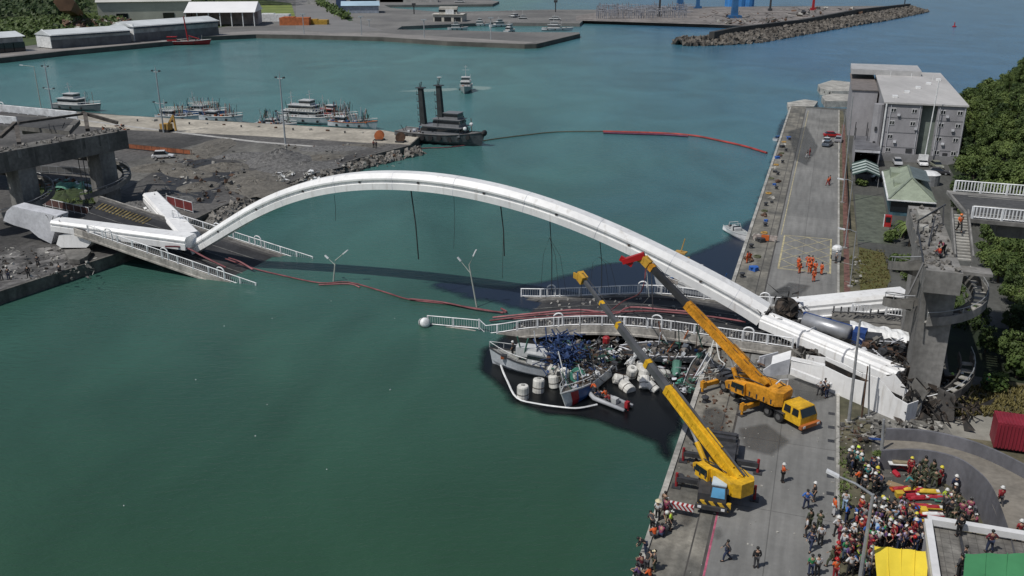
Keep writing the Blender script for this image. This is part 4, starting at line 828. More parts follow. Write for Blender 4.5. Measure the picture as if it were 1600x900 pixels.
tri('roof_slope', [(pu1, pv1, ze), (pu0, pv1, ze), (um, pv1-6, zr)], rg)
tri('upper_roof', [(um-.2, pv0+6.5, zr+.15), (um+3.2, pv0+7, zr-.6), (um+3.2, pv1-7, zr-.6), (um-.2, pv1-6.5, zr+.15)], rgd)
for p, q in (((pu0, pv0, ze), (um, pv0+6.5, zr)), ((pu1, pv0, ze), (um, pv0+6.5, zr)), ((um, pv0+6.5, zr), (um, pv1-6, zr)), ((pu0, pv1, ze), (um, pv1-6, zr))):
    b = MB(); b.beam(W(*p)+ZX*.2, W(*q)+ZX*.2, .35, .14); b.build('ridge_cap', mat('ridge_dark', (.17, .2, .16)), pv)
b = MB(); b.prism(qpoly([(pu0+1.1, 120), (pu0+3.4, 120), (pu0+3.4, 123.5), (pu0+1.1, 123.5)]), ze+.3, ze+1.75); b.build('dormer', rg, pv)
b = MB(); b.prism(qpoly([(pu0+.9, 128), (pu0+3.6, 128), (pu0+3.6, 133), (pu0+.9, 133)]), ze+.2, ze+1.9); b.build('dormer', rg, pv)
b = MB(); b.beam(W(pu0-.1, pv0, ze), W(pu0-.1, pv1, ze), .25, .3); b.beam(W(pu0, pv0-.1, ze), W(pu1, pv0-.1, ze), .2, .2); b.build('gutter', white_paint, pv)
vm = thing('vending_machine', W(22.2, 106, QZ), 'red drinks machine with white side near the corner of the green pavilion', 'vending machine')
MB().box(W(22.2, 106, QZ+1.0), (1.1, .8, 2.0), RQ).build('cabinet', mat('red_plastic', (.38, .02, .02), r=.4), vm); MB().box(W(21.6, 106, QZ+1.0), (.1, .85, 2.02), RQ).build('side_panel', white_paint, vm); MB().box(W(22.2, 105.57, QZ+1.3), (.8, .05, .9), RQ).build('display', glass_dk, vm)
wt = thing('water_tank', W(31.4, 141.5, QZ), 'squat round grey tank with pale lid behind the green pavilion', 'tank'); MB().lathe([(2.2, 0), (2.2, 2.2)], W(31.4, 141.5, QZ), 18).build('shell', steel, wt); MB().lathe([(2.25, 2.2), (1.6, 2.6), (.2, 2.75)], W(31.4, 141.5, QZ), 18).build('lid', white_paint, wt)
# red container, ramp
rc = thing('shipping_container', at(1580, 700, 2), 'dark red shipping container at the right edge by the curved ramp', 'container')
c0 = at(1552, 700, 2.1); MC = RQ
b = MB(); L_, Wd = 9, 2.5; b.box(c0+UX*4.5+VX*1.3+ZX*1.35, (9, 2.5, 2.6), MC); b.build('body', mat('container_red', (.22, .02, .035), r=.55, var=.25, sc=.6, stretch=(1, 1, .3)), rc)
b = MB()
for k in range(30): b.box(c0+UX*(.2+k*.3)+VX*.0+ZX*1.35, (.13, .06, 2.3), MC)
for k in range(30): b.box(c0+UX*(.2+k*.3)+VX*1.3+ZX*2.68, (.13, 2.4, .05), MC)
b.build('corrugation', MATS['container_red'], rc)
grm = mat('ramp_grey', (.135, .135, .15), r=.8, var=.25, sc=.4, stretch=(1, 1, .3), second=(2, .12))
def pxw(l): return [at(x, y, z) for x, y, z in l]
inner = pxw([(1378, 704, 3.7), (1437, 703, 4.1), (1488, 713, 4.6), (1520, 730, 5.0), (1551, 762, 5.4), (1576, 826, 5.8), (1588, 870, 6.0)])
outer = pxw([(1385, 670, 3.6), (1450, 674, 4.0), (1525, 692, 4.6), (1600, 726, 5.2), (1680, 775, 5.6)])
inner = smooth_pts(inner, 4); outer = smooth_pts(outer, 5)
rp = thing('access_ramp', at(1480, 715, QZ), 'curved concrete access ramp between grey walls on the right', 'ramp')
b = MB(); b.loft([[Vector((p.x, p.y, QZ-.3)), Vector((p.x, p.y, p.z)), Vector((p.x, p.y, p.z))+VX*.22, Vector((p.x, p.y, QZ-.3))+VX*.22] for p in inner]); b.build('inner_wall', grm, rp)
b = MB(); b.loft([[Vector((p.x, p.y, QZ-.3)), Vector((p.x, p.y, p.z)), Vector((p.x, p.y, p.z))+VX*.25, Vector((p.x, p.y, QZ-.3))+VX*.25] for p in outer]); b.build('outer_wall', grm, rp)
b = MB(); n = len(outer); I2 = [inner[int(i*(len(inner)-1)/(n-1))] for i in range(n)]
vs = []; 
for i in range(n): vs += [Vector((I2[i].x, I2[i].y, I2[i].z-1.15))+VX*.2, Vector((outer[i].x, outer[i].y, outer[i].z-1.2))]
b.add(vs, [(2*i, 2*i+1, 2*i+3, 2*i+2) for i in range(n-1)]); b.build('road_surface', mat('ramp_concrete', (.215, .195, .165), r=.9, var=.25, sc=.2, second=(2, .15)), rp)
lw = smooth_pts(pxw([(1492, 752, 2.3), (1505, 757, 2.3), (1518, 770, 2.3), (1523, 786, 2.3), (1521, 800, 2.3)]), 4)
b = MB(); b.loft([[Vector((p.x, p.y, QZ)), p, p+UX*.22, Vector((p.x, p.y, QZ))+UX*.22] for p in lw]); tag(b.build('low_wall', grm), 'low curved kerb wall under the bend of the access ramp', 'wall')
# roof at the lower right with white parapet
RZ = 5.6
rf = thing('roof_terrace', at(1530, 860, QZ), 'flat grey paved roof with a white parapet at the lower right corner', 'building')
c_ = at(1449, 812, RZ+.5); e1 = (at(1600, 837, RZ+.5)-c_).normalized(); e2 = (at(1462, 900, RZ+.5)-c_).normalized()
pA = [c_, c_+e1*22, c_+e1*22+e2*16, c_+e2*16]
b = MB(); b.prism([(p.x, p.y) for p in pA], QZ, RZ); b.build('wall', bw, rf)
b = MB(); b.sheet([(p.x, p.y, RZ+.01) for p in pA]); b.build('roof_paving', ground_material('roof_pavers', (.22, .21, .19), (.10, .095, .088), joint=(.6, .6, .03), spot=.7, psc=.5), rf)
b = MB(); b.beam(c_, c_+e1*22, .55, .5); b.beam(c_+e2*.28, c_+e2*16, .5, .5); b.build('parapet', mat('parapet_white', (.66, .66, .66), var=.1, sc=.8), rf)
b = MB(); q0 = c_+e1*2.2+e2*.4; b.beam(Vector((q0.x, q0.y, RZ+.06)), Vector((q0.x, q0.y, RZ+.06))+e2*12, .18, .1); b.build('roof_joint', dark_metal, rf)
def tarp(name, label, poly, m_, z, sag=.25, posts=True):
    p = [at(x, y, z) for x, y in poly]; o = thing(name, (p[0].x, p[0].y, QZ), label, 'canopy'); b = MB(); N = 10; vs = []
    for i in range(N+1):
        for j in range(N+1):
            s_, t = i/N, j/N; q = p[0].lerp(p[1], s_).lerp(p[3].lerp(p[2], s_), t); q.z -= sag*math.sin(math.pi*s_)*math.sin(math.pi*t)+.05*math.sin(s_*17+t*5); vs.append(q)
    b.add(vs, [(i*(N+1)+j, (i+1)*(N+1)+j, (i+1)*(N+1)+j+1, i*(N+1)+j+1) for i in range(N) for j in range(N)]); b.build('sheet', m_, o, smooth=True)
    for f_ in (.25, .5, .75):
        b = MB(); q = [p[0].lerp(p[1], f_).lerp(p[3].lerp(p[2], f_), t/10) for t in range(11)]; b.tube([c_+ZX*(.03-sag*math.sin(math.pi*f_)*math.sin(math.pi*t/10)) for t, c_ in enumerate(q)], .035, 4); b.build('seam', m_, o)
    if posts:
        for q in p: b = MB(); b.tube([(q.x, q.y, QZ if z < 5 else RZ), q], .06, 5); b.build('pole', steel, o)
    return o
tarp('yellow_canopy', 'bright yellow canopy sheet at the bottom edge beside the white parapet', [(1366, 853), (1451, 862), (1447, 925), (1372, 925)], mat('yellow_tarp', (.80, .62, .05), r=.6, var=.06, sc=.6), 4.4)
tarp('green_canopy', 'green canopy sheet on the roof terrace at the bottom right corner', [(1508, 865), (1640, 865), (1640, 930), (1503, 930)], mat('green_tarp', (.06, .24, .10), r=.6, var=.08, sc=.6), 7.2)

# ---------------------------------------------------------------- lamp posts and poles on the right quay
def straight_lamp(bx, by, tx, ty, label, arm=None, r=.13, m_=None, group='lamp posts along the quay'):
    p = at(bx, by, QZ); z = hgt(p, ty); o = thing('street_lamp', p, label, 'street lamp', group); top = Vector((p.x, p.y, z))
    # slight lean measured along the quay
    r0 = ray(tx, ty); k = p.y/r0.y; dx = r0.x*k-p.x; top.x += max(-1.2, min(1.2, dx))
    MB().tube([p, p+(top-p)*.02, top], [r*1.6, r*1.15, r*.7], 8).build('pole', m_ or steel, o)
    if arm:
        a = top+Vector(arm); MB().tube([top-ZX*.1, top.lerp(a, .5)+ZX*.12, a], [r*.7, r*.55, r*.45], 6).build('lamp_arm', m_ or steel, o)
        d = (a-top).normalized(); MB().beam(a-d*.1, a+d*.8, .38, .17).build('lamp_head', rail_white, o)
    MB().box(p+ZX*.1, (.6, .6, .2)).build('base_block', concrete_lt, o)
    return o
straight_lamp(1326, 660, 1344, 500, 'tall grey pole standing in front of the crushed white girder', None, .15)
straight_lamp(1342, 918, 1364, 772, 'tall grey street lamp with its arm reaching left over the crowd at the bottom', (-2.3, .9, .9), .16)
straight_lamp(1316, 317, 1333, 150, 'tall slim pole beside the brick path, left of the green pavilion', None, .12)
straight_lamp(1320, 388, 1332, 283, 'slim lamp post with short arm standing above the hatched road marking', (-1.4, .3, .2), .1)
straight_lamp(1328, 448, 1338, 362, 'slim lamp post beside the dry grass patch near the police-style kiosk', (-1.6, .3, .25), .09)
straight_lamp(1311, 240, 1322, 172, 'slim pole at the far end of the brick path', None, .1)
straight_lamp(1346, 655, 1356, 572, 'dark slender post at the foot of the crushed girder', None, .09, rust)
straight_lamp(1357, 652, 1359, 570, 'grey slender post beside the dark one at the foot of the crushed girder', None, .09)
straight_lamp(1377, 712, 1381, 655, 'short grey post at the start of the access ramp wall', None, .16)
MATS['bb'] = None
b = MB(); a, c2 = at(1357, 686, QZ+.1), at(1376, 700, QZ+.1); b.beam(a+ZX*.1, c2+ZX*.9, .3, .14); tag(b.build('blue_beam', mat('blue_paint', (.02, .06, .22), var=.2)), 'short dark blue bar leaning at the start of the ramp wall', 'beam')

# ---------------------------------------------------------------- cars
def make_car(col, label, group=None, h=1.45, L=4.4, Wd=1.75):
    o = thing('parked_car', (0, 0, 0), label, 'car', group); pm_ = paint('car_paint_%s' % col[0], col[1], r=.25)
    b = MB(); prof = [(-L/2, .35), (-L/2, .82), (-L/2+.5, .93), (L/2-1.1, .88), (L/2-.1, .70), (L/2, .4)]
    rings = []
    for y, k in ((-Wd/2, .97), (-Wd/2+.12, 1), (Wd/2-.12, 1), (Wd/2, .97)): rings.append([(x*k, y, z if k == 1 else .35+(z-.35)*.93) for x, z in prof])
    b.loft(rings); b.build('body', pm_, o)
    b = MB(); rings = []
    for z, x0, x1, w in ((.86, -L/2+.35, L/2-1.15, Wd/2-.1), (h-.1, -L/2+.85, L/2-1.9, Wd/2-.28)): rings.append([(x0, -w, z), (x1, -w, z), (x1, w, z), (x0, w, z)])
    b.loft(rings); b.build('window_band', glass_dk, o)
    b = MB(); b.box(((-L/2+.85+L/2-1.9)/2, 0, h-.06), (L-2.7, Wd-.5, .1)); b.build('roof', pm_, o)
    for sx in (-L/2+.85, L/2-.85):
        for sy in (-1, 1):
            M_ = Matrix.Rotation(math.pi/2, 3, 'X'); b = MB(); b.lathe([(.2, -.1), (.32, -.1), (.32, .1), (.2, .1)], (sx, sy*(Wd/2-.1), .32), 12, M_); w_ = b.build('wheel', black_rub, o); b = MB(); b.lathe([(.19, -.11), (.19, .11)], (sx, sy*(Wd/2-.1), .32), 8, M_); b.build('rim', steel, w_)
    for sy in (-1, 1): b = MB(); b.box((L/2-.06, sy*(Wd/2-.3), .62), (.1, .35, .14)); b.build('headlight', white_paint, o)
    return o
def car_at(px, py, rz, *a, **k): o = make_car(*a, **k); place(o, at(px, py, QZ+.01), rz)
qz = -QA
car_at(1402, 257, qz-1.5, ('silver', (.42, .43, .45)), 'silver car parked in front of the grey building, facing the camera')
car_at(1441, 258, qz-1.5, ('white', (.75, .75, .75)), 'white car parked beneath the white box sign of the tall pole', h=1.75)
car_at(1463, 262, qz-1.3, ('olive', (.22, .23, .18)), 'olive grey car parked at the right end before the building')
car_at(1349, 243, qz-1.6, ('black', (.02, .02, .025)), 'black car inside the open vehicle shed')
car_at(1345, 270, qz, ('dgreen', (.02, .035, .03)), 'dark car under the striped canopy', h=1.5)
car_at(1378, 283, qz+.1, ('blackb', (.02, .02, .02)), 'black car parked between the striped canopy and the green pavilion')
car_at(1466, 272, qz, ('darkgrey', (.05, .05, .055)), 'dark car parked behind the round tank')
car_at(1292, 223, qz+1.4, ('whiteb', (.7, .7, .7)), 'small white car near a red one at the far end of the quay road', L=3.6)
car_at(1300, 214, qz+.2, ('red', (.35, .02, .02)), 'red car at the far end of the quay road')
car_at(1310, 221, qz+1.5, ('grey', (.3, .3, .32)), 'grey car right of the small white one at the far end of the quay road')
car_at(1293, 228, qz+1.3, ('bluegrey', (.10, .12, .15)), 'dark blue grey car just below the small white one on the quay road')

# crushed tanker and lorry behind the front leg
tk = thing('tanker_truck', at(1290, 512, QZ+1), 'crushed tanker lorry with silver tank and blue frame lying behind the front arch leg', 'truck')
a, c2 = at(1255, 500, 3.5), at(1330, 522, 3.3); b = MB(); b.tube([a, a+(c2-a)*.03, a+(c2-a)*.97, c2], [.7, .95, .95, .7], 14); b.build('tank', mat('tank_silver', (.33, .34, .36), r=.4, metal=.4, var=.3, sc=.4), tk, smooth=True)
blue = mat('blue_frame_paint', (.02, .055, .20), r=.55, var=.4, sc=1.5); b = MB(); d = (c2-a).normalized()
for k in range(4): b.beam(a+VX*1.1+d*k*2-ZX*.2+ZX*.25*k*.2, a+VX*1.2+d*(k*2+1.9)+ZX*.5, .18, .18)
b.beam(a+VX*1.1+ZX*.5, c2+VX*1.1+ZX*.5, .4, .3); b.box(c2+d*1.0+ZX*.1, (1.4, 2.0, 1.5), rotz(-.5)); b.build('frame', blue, tk)
b = MB(); b.box(c2+d*2.6-ZX*.3, (1.9, 2.1, 1.9), rotz(-.3)); b.box(c2+d*4.6-ZX*.4+UX*.4, (2.4, 2.0, 1.3), rotz(-.35)); b.build('cab', dark_metal, tk)
for k in range(3): w_ = MB(); w_.lathe([(.2, -.15), (.5, -.15), (.5, .15), (.2, .15)], a+d*(1+k*2.2)-VX*.9-ZX*.9, 12, Matrix.Rotation(math.pi/2, 3, 'X')); w_.build('wheel', black_rub, tk)
b = MB(); rr3 = random.Random(4); vs = []; N = 14
for i in range(N+1):
    p = at(1328+i*6.6, 509+i*1.45, 3.6); vs += [p+VX*1.5+ZX*rr3.uniform(.0, .4), p+ZX*rr3.uniform(.2, .5), p-VX*.7-ZX*.5]
b.add(vs, [(3*i+k, 3*i+k+1, 3*i+k+4, 3*i+k+3) for i in range(N) for k in range(2)]); tag(b.build('white_tarpaulin', white_paint), 'crumpled white sheet stretched between the crushed tanker and the pier', 'sheet')
railing('short white railing piece standing behind the tanker truck', [at(1331, 488, 4.2), at(1359, 490, 4.2)], h=1.1, post_gap=2.2, group='railing pieces behind the tanker', solid=.08)
railing('short white railing piece beside the foot of the pier, behind the white sheet', [at(1384, 492, 4.2), at(1413, 496, 4.2)], h=1.1, post_gap=2.2, group='railing pieces behind the tanker', solid=.08)
b = MB(); pp = [at(1300, 487, 3.3), at(1350, 490, 3.6), at(1421, 498, 3.6), at(1421, 520, 3), at(1360, 512, 3.0), at(1300, 500, 3)]; b.slab(pp, Vector((0, 0, -.6))); o = b.build('deck_fragment', concrete); tag(o, 'broken strip of deck with reinforcement behind the tanker truck', 'bridge fragment')
b = MB()
for k in range(11): p = at(1302+k*11.5, 489+k*.9, 3.7); b.beam(p, p+ZX*.9, .14, .14)
b.tube([at(1300, 487, 4.5), at(1340, 488.5, 4.6), at(1420, 497, 4.5)], .09, 4); b.build('bent_posts', dark_metal, o)
# dark broken block at the left end of rear leg
bb = thing('broken_block', at(1228, 488, 3), 'dark torn bearing block with an open hole, left of the rear arch leg', 'bridge fragment')
b = MB(); b.lathe([(1.0, -.9), (1.35, -.7), (1.4, .5), (1.1, .9)], at(1229, 481, 4.0), 12, Matrix.Rotation(1.4, 3, 'X')); b.build('socket', torn, bb); torn_ring(at(1229, 480, 4.2), None, 1.5, 30, 'torn_strips', bb, 31)

# tangled debris between pier and front leg, and along the foot of things
def clutter(name, boxpx, n, ms, label, z=(2, 3), size=(.1, .5), seed=1, long=.5, cat='wreckage'):
    rr = random.Random(seed); o = MB(); mats_ = list(ms)
    for i in range(n):
        x, y = rr.uniform(boxpx[0], boxpx[2]), rr.uniform(boxpx[1], boxpx[3]); zz = rr.uniform(*z); p = at(x, y, zz); o.mi = rr.randrange(len(mats_)); s_ = rr.uniform(*size)
        if rr.random() < long:
            q = p+Vector((rr.uniform(-1, 1), rr.uniform(-1, 1), rr.uniform(-.25, .35)))*s_*5; o.beam(p, q, s_*.25, s_*.2)
        elif rr.random() < .5: o.rock(p, s_, rr)
        else: e = Vector((rr.uniform(-1, 1), rr.uniform(-1, 1), rr.uniform(-.3, .3)))*s_*2; f_ = Vector((rr.uniform(-1, 1), rr.uniform(-1, 1), rr.uniform(-.2, .5)))*s_*2; o.slab([p, p+e, p+e+f_, p+f_], (0, 0, .04))
    return stuff(o.build(name, mats_), label, cat)
clutter('tangled_wreckage', (1345, 530, 1440, 562), 170, (torn, concrete, rust, dark_metal, grey_steel), 'tangled dark bars and rubble between the tanker and the foot of the pier', (2.2, 4.2), (.15, .55), 21)
clutter('tangled_wreckage', (1410, 560, 1470, 640), 110, (torn, concrete, rust), 'burnt scraps heaped round the torn end of the front arch leg', (1.9, 3.2), (.12, .5), 22)
clutter('tangled_wreckage', (1235, 528, 1290, 560), 90, (torn, concrete, deck_under), 'broken grey deck edge pieces under the front arch leg', (2.8, 3.8), (.15, .5), 23)
clutter('rubble', (1345, 655, 1470, 690), 170, (concrete, concrete_lt, torn), 'grey rubble along the foot of the crushed girder', (1.8, 2.2), (.08, .35), 24, .2, 'rubble')
clutter('rubble', (1150, 560, 1190, 580), 60, (concrete, concrete_lt, rust), 'rubble beside the near railing on the quay', (1.8, 2.3), (.08, .35), 25, .3, 'rubble')
clutter('rubble', (1105, 575, 1160, 600), 90, (concrete_lt, rust, whr), 'splintered timber and rope on the quay behind the rear crane', (1.85, 2.1), (.08, .3), 26, .7, 'rubble')
clutter('rubble', (1310, 660, 1345, 690), 60, (concrete, rust), 'scraps round the foot of the tall grey pole', (1.8, 2.1), (.06, .25), 27, .3, 'rubble')
clutter('rubble', (1330, 400, 1345, 445), 60, (MATS['dry_grass'], concrete_lt), 'yellowish litter on the verge below the slim lamp posts', (1.8, 2), (.08, .3), 28, .3, 'rubble')
clutter('works_debris', (20, 275, 190, 300), 130, (concrete_lt, rust, MATS['orange_mud'], white_paint, mat('teal_net', (.10, .26, .20), var=.3)), 'scattered building waste behind the left viaduct columns', (1.9, 2.4), (.12, .5), 29, .5, 'waste')
clutter('works_debris', (160, 320, 235, 350), 130, (concrete, concrete_lt, white_paint), 'grey rubble at the shore end of the left deck', (2, 3.0), (.1, .45), 30, .3, 'rubble')
clutter('works_debris', (0, 386, 150, 436), 240, (concrete_lt, concrete, torn), 'pale broken slabs littering the shaded left quay', (1.83, 1.95), (.06, .3), 31, .3, 'rubble')
clutter('works_debris', (240, 236, 380, 315), 220, (concrete, gravel, rust, concrete_lt), 'scraps over the dark works yard on the left shore', (1.9, 2.4), (.12, .5), 32, .35, 'rubble')
clutter('works_debris', (420, 225, 620, 262), 130, (gravel, concrete_lt, rust), 'small scraps on the gravel of the pier head', (1.85, 2.1), (.1, .4), 33, .3, 'rubble')
clutter('works_debris', (430, 268, 500, 285), 50, (concrete_lt, white_paint), 'pale broken slabs near the left sea wall', (1.9, 2.2), (.15, .6), 34, .3, 'rubble')

# ---------------------------------------------------------------- crane trucks
def chev_mat(name, c1, c2, s_=1.1):
    if name in MATS: return MATS[name]
    m = bpy.data.materials.new(name); m.use_nodes = True; MATS[name] = m; n = m.node_tree.nodes; L = m.node_tree.links; b = n['Principled BSDF']; b.inputs['Roughness'].default_value = .5
    g = n.new('ShaderNodeNewGeometry'); mp = n.new('ShaderNodeMapping'); mp.inputs['Rotation'].default_value = (0, math.pi/4, QA); L.new(g.outputs[0], mp.inputs[0])
    w = n.new('ShaderNodeTexWave'); w.inputs['Scale'].default_value = s_; L.new(mp.outputs[0], w.inputs[0]); cr = n.new('ShaderNodeValToRGB'); cr.color_ramp.interpolation = 'CONSTANT'; cr.color_ramp.elements[0].color = (*c1, 1); cr.color_ramp.elements[1].position = .5; cr.color_ramp.elements[1].color = (*c2, 1)
    L.new(w.outputs[0], cr.inputs[0]); L.new(cr.outputs[0], b.inputs['Base Color']); return m
redwhite = chev_mat('red_white_stripes', (.28, .02, .02), (.6, .6, .6)); blkyel = chev_mat('black_yellow_stripes', (.02, .02, .02), (.55, .34, .03), .6)
def crane(label, C, hd, P, foot, head, ymat, carrier_m, segs, cab_kind, jib, accent, oxs=(-5.3, .6)):
    """C carrier centre (u,v); hd carrier heading vector (du,dv); P slewing centre; foot/head of boom in world"""
    C = W(*C, QZ); o = thing('crane_truck', C, label, 'crane'); h = (UX*hd[0]+VX*hd[1]).normalized(); s_ = Vector((h.y, -h.x, 0)); MC = Matrix((h, -s_, ZX)).transposed()
    def c(x, y, z): return C+h*x+(-s_)*y+ZX*z
    MB().box(c(0, 0, 1.02), (11.2, 1.5, .5), MC).build('chassis', dark_metal, o)
    MB().box(c(-1.6, 0, 1.36), (7.6, 2.5, .16), MC).build('deck_plate', carrier_m, o)
    b = MB()
    for sx in (-5, -4.2, .1, .9): b.box(c(sx, 0, 1.6), (.5, 2.2, .35), MC)
    b.box(c(2.2, .2, 1.8), (.9, 1.9, .8), MC); b.box(c(-5.2, 0, 1.3), (.5, 2.6, .6), MC); b.build('deck_gear', dark_metal, o)
    MX = MC @ Matrix.Rotation(math.pi/2, 3, 'X')
    for ax in (-4.3, -2.9, 2.0, 3.5):
        for sy in (-1, 1):
            w_ = MB(); w_.lathe([(.3, -.19), (.56, -.19), (.62, -.1), (.62, .1), (.56, .19), (.3, .19)], c(ax, sy*1.14, .62), 18, MX); ww = w_.build('wheel', black_rub, o)
            r_ = MB(); r_.lathe([(.3, -.205), (.3, .205)], c(ax, sy*1.14, .62), 12, MX); r_.build('rim', mat('wheel_rim_grey', (.12, .12, .12)), ww)
            if sy > -2:
                f_ = MB(); f_.box(c(ax, sy*1.2, 1.27), (1.45, .5, .06), MC); f_.build('mudguard', dark_metal, o)
    # outriggers
    for ox in oxs:
        for sy in (-1, 1):
            a = c(ox, sy*1.1, .85); q = c(ox, sy*3.3, .85); g_ = MB().beam(a, q, .38, .42).build('outrigger', accent[0], o)
            MB().tube([q+ZX*.55, q-ZX*.75], .13, 8).build('jack', accent[1], g_); MB().box(q-ZX*.79, (.75, .75, .09), MC).build('foot_plate', dark_metal, g_)
            if accent[2]: MB().box(q+ZX*.05+(a-q).normalized()*.1, (.5, .5, .7), MC).build('jack_box', accent[1], g_)
    # cab
    cy = 0; Lc, Wc = (2.3, 2.25) if cab_kind == 'wide' else (1.9, 1.35); cx = 4.9; off_ = 0 if cab_kind == 'wide' else .45
    b = MB(); rings = []
    for z, x0, x1, w in ((.7, cx-Lc/2, cx+Lc/2+.15, Wc/2), (1.55, cx-Lc/2, cx+Lc/2+.1, Wc/2), (2.42, cx-Lc/2+.05, cx+Lc/2-.3, Wc/2-.1)): rings.append([c(x0, off_-w, z), c(x1, off_-w, z), c(x1, off_+w, z), c(x0, off_+w, z)])
    b.loft(rings); cb = b.build('cab', cy2 if cab_kind == 'wide' else carrier_m, o)
    b = MB(); b.slab([c(cx+Lc/2+.12, off_-Wc/2+.12, 1.6), c(cx+Lc/2+.12, off_+Wc/2-.12, 1.6), c(cx+Lc/2-.26, off_+Wc/2-.18, 2.34), c(cx+Lc/2-.26, off_-Wc/2+.18, 2.34)], h*.03+ZX*.02); b.build('windscreen', glass_dk if cab_kind == 'wide' else mat('sky_blue_visor', (.10, .30, .50), r=.2), cb)
    for sy in (-1, 1):
        for k, (x0, x1) in enumerate(((cx-Lc/2+.2, cx-.1), (cx+.1, cx+Lc/2-.25))):
            y0 = off_+sy*(Wc/2+.012); y1 = off_+sy*(Wc/2-.085); b = MB(); b.slab([c(x0, y0-.0, 1.6), c(x1, y0, 1.6), c(x1-.05, y1, 2.28), c(x0+.05, y1, 2.28)], -s_*sy*.03); b.build('side_window', glass_dk, cb)
    if cab_kind != 'wide':
        MB().box(c(cx-.1, off_, 2.47), (1.3, 1.2, .09), MC).build('roof_panel', mat('visor_pale', (.42, .5, .56)), cb); MB().box(c(4.8, -.7, 1.3), (2.2, 1.0, 1.0), MC).build('engine_box', dark_metal, o); MB().box(c(5.9, .2, .85), (.35, 2.7, .7), MC).build('front_panel', blkyel, o)
    MB().box(c(6.35 if cab_kind == 'wide' else 6.15, 0, .72), (.35, 2.6, .35), MC).build('bumper', mat('bumper_orange', (.42, .13, .03), var=.2) if cab_kind == 'wide' else dark_metal, o)
    for sy in (-1, 1): MB().box(c(6.55 if cab_kind == 'wide' else 6.34, sy*.95, .78), (.06, .3, .2), MC).build('headlight', white_paint, o)
    # superstructure
    P = W(*P, QZ); foot = Vector(foot); head = Vector(head); f2 = Vector((head.x-P.x, head.y-P.y, 0)).normalized(); r2 = Vector((f2.y, -f2.x, 0)); MS = Matrix((f2, -r2, ZX)).transposed()
    kS = 1.0 if cab_kind == 'wide' else .86
    def p(x, y, z): return P+f2*x*kS-r2*y*kS+ZX*(1.4+(z-1.4)*kS)
    MB().lathe([(1.15, 1.4), (1.15, 1.75)], P, 20).build('turntable', dark_metal, o)
    for sy, nm in ((-1, 'side_frame'), (1, 'side_frame')):
        b = MB(); out = [(2.5, 1.8), (2.7, 2.5), (1.4, 3.0), (-.4, 3.25), (-2.2, 3.3), (-3.1, 2.9), (-3.1, 1.8)]
        b.slab([p(x, sy*1.28, z) for x, z in out], r2*.42*sy*kS); b.build(nm, ymat, o)
    b = MB(); out = [(-1.25, -1.9), (1.25, -1.9), (1.3, -3.1), (.8, -3.7), (-.8, -3.7), (-1.3, -3.1)]
    b.slab([p(y, x, 1.75) for x, y in out], ZX*1.45*kS); b.build('counterweight', ymat, o)
    MB().box(p(-.5, 0, 1.85), (4.4, 2.2, .16), MS).build('slew_deck', dark_metal, o)
    if cab_kind == 'wide': MB().box(p(-.4, -1.3, 1.74), (5.2, .5, .12), MS).build('red_skirt', mat('skirt_red', (.3, .03, .02)), o)
    for k in range(2): w_ = MB(); w_.lathe([(.36, -.5), (.36, .5)], p(-1.6-k*.95, 0, 2.5), 12, MS @ Matrix.Rotation(math.pi/2, 3, 'X')); w_.build('winch_drum', rust, o)
    b = MB(); b.box(p(.9, 1.25, 2.45), (1.6, .8, 1.2), MS, taper=.85); oc = b.build('operator_cab', ymat, o); b = MB(); b.box(p(.97, 1.25, 2.66), (1.52, .84, .55), MS, taper=.9); b.build('cab_glass', glass_dk, oc)
    b = MB()
    for k in range(6): b.box(p(-2.6+k*.75, -1.72, 2.5), (.22, .04, .3), MS)
    b.build('vents_and_lettering', rust, o)
    if cab_kind == 'wide':
        b = MB(); b.tube([p(-2.9, -1.2, 3.1), p(-2.9, -1.2, 3.8), p(-2.6, -.3, 3.95), p(-2.6, .5, 3.8)], .09, 5); b.build('guard_rail', white_paint, o)
    b = MB()
    for k in range(7): b.box(p(-2.9+k*.8, 1.72, 2.35), (.16, .04, .5), MS)
    b.build('panel_gap', dark_metal, o)
    b = MB(); b.tube([p(2.2, -.9, 3.0), p(.8, -.9, 3.35), p(-1.8, -.9, 3.6), p(-2.9, -.8, 3.2)], .05, 4); b.tube([p(2.2, .3, 2.9), p(.4, .35, 3.2), p(-1.2, .4, 3.1)], .06, 4); b.build('hydraulic_hose', cab_m, o)
    # boom
    D = head-foot; L_ = D.length; d = D.normalized(); sd = d.cross(ZX).normalized(); up_ = sd.cross(d)
    bm = MB(); bm.box(foot, (.01, .01, .01)); bm = None
    t0 = 0; prev = None
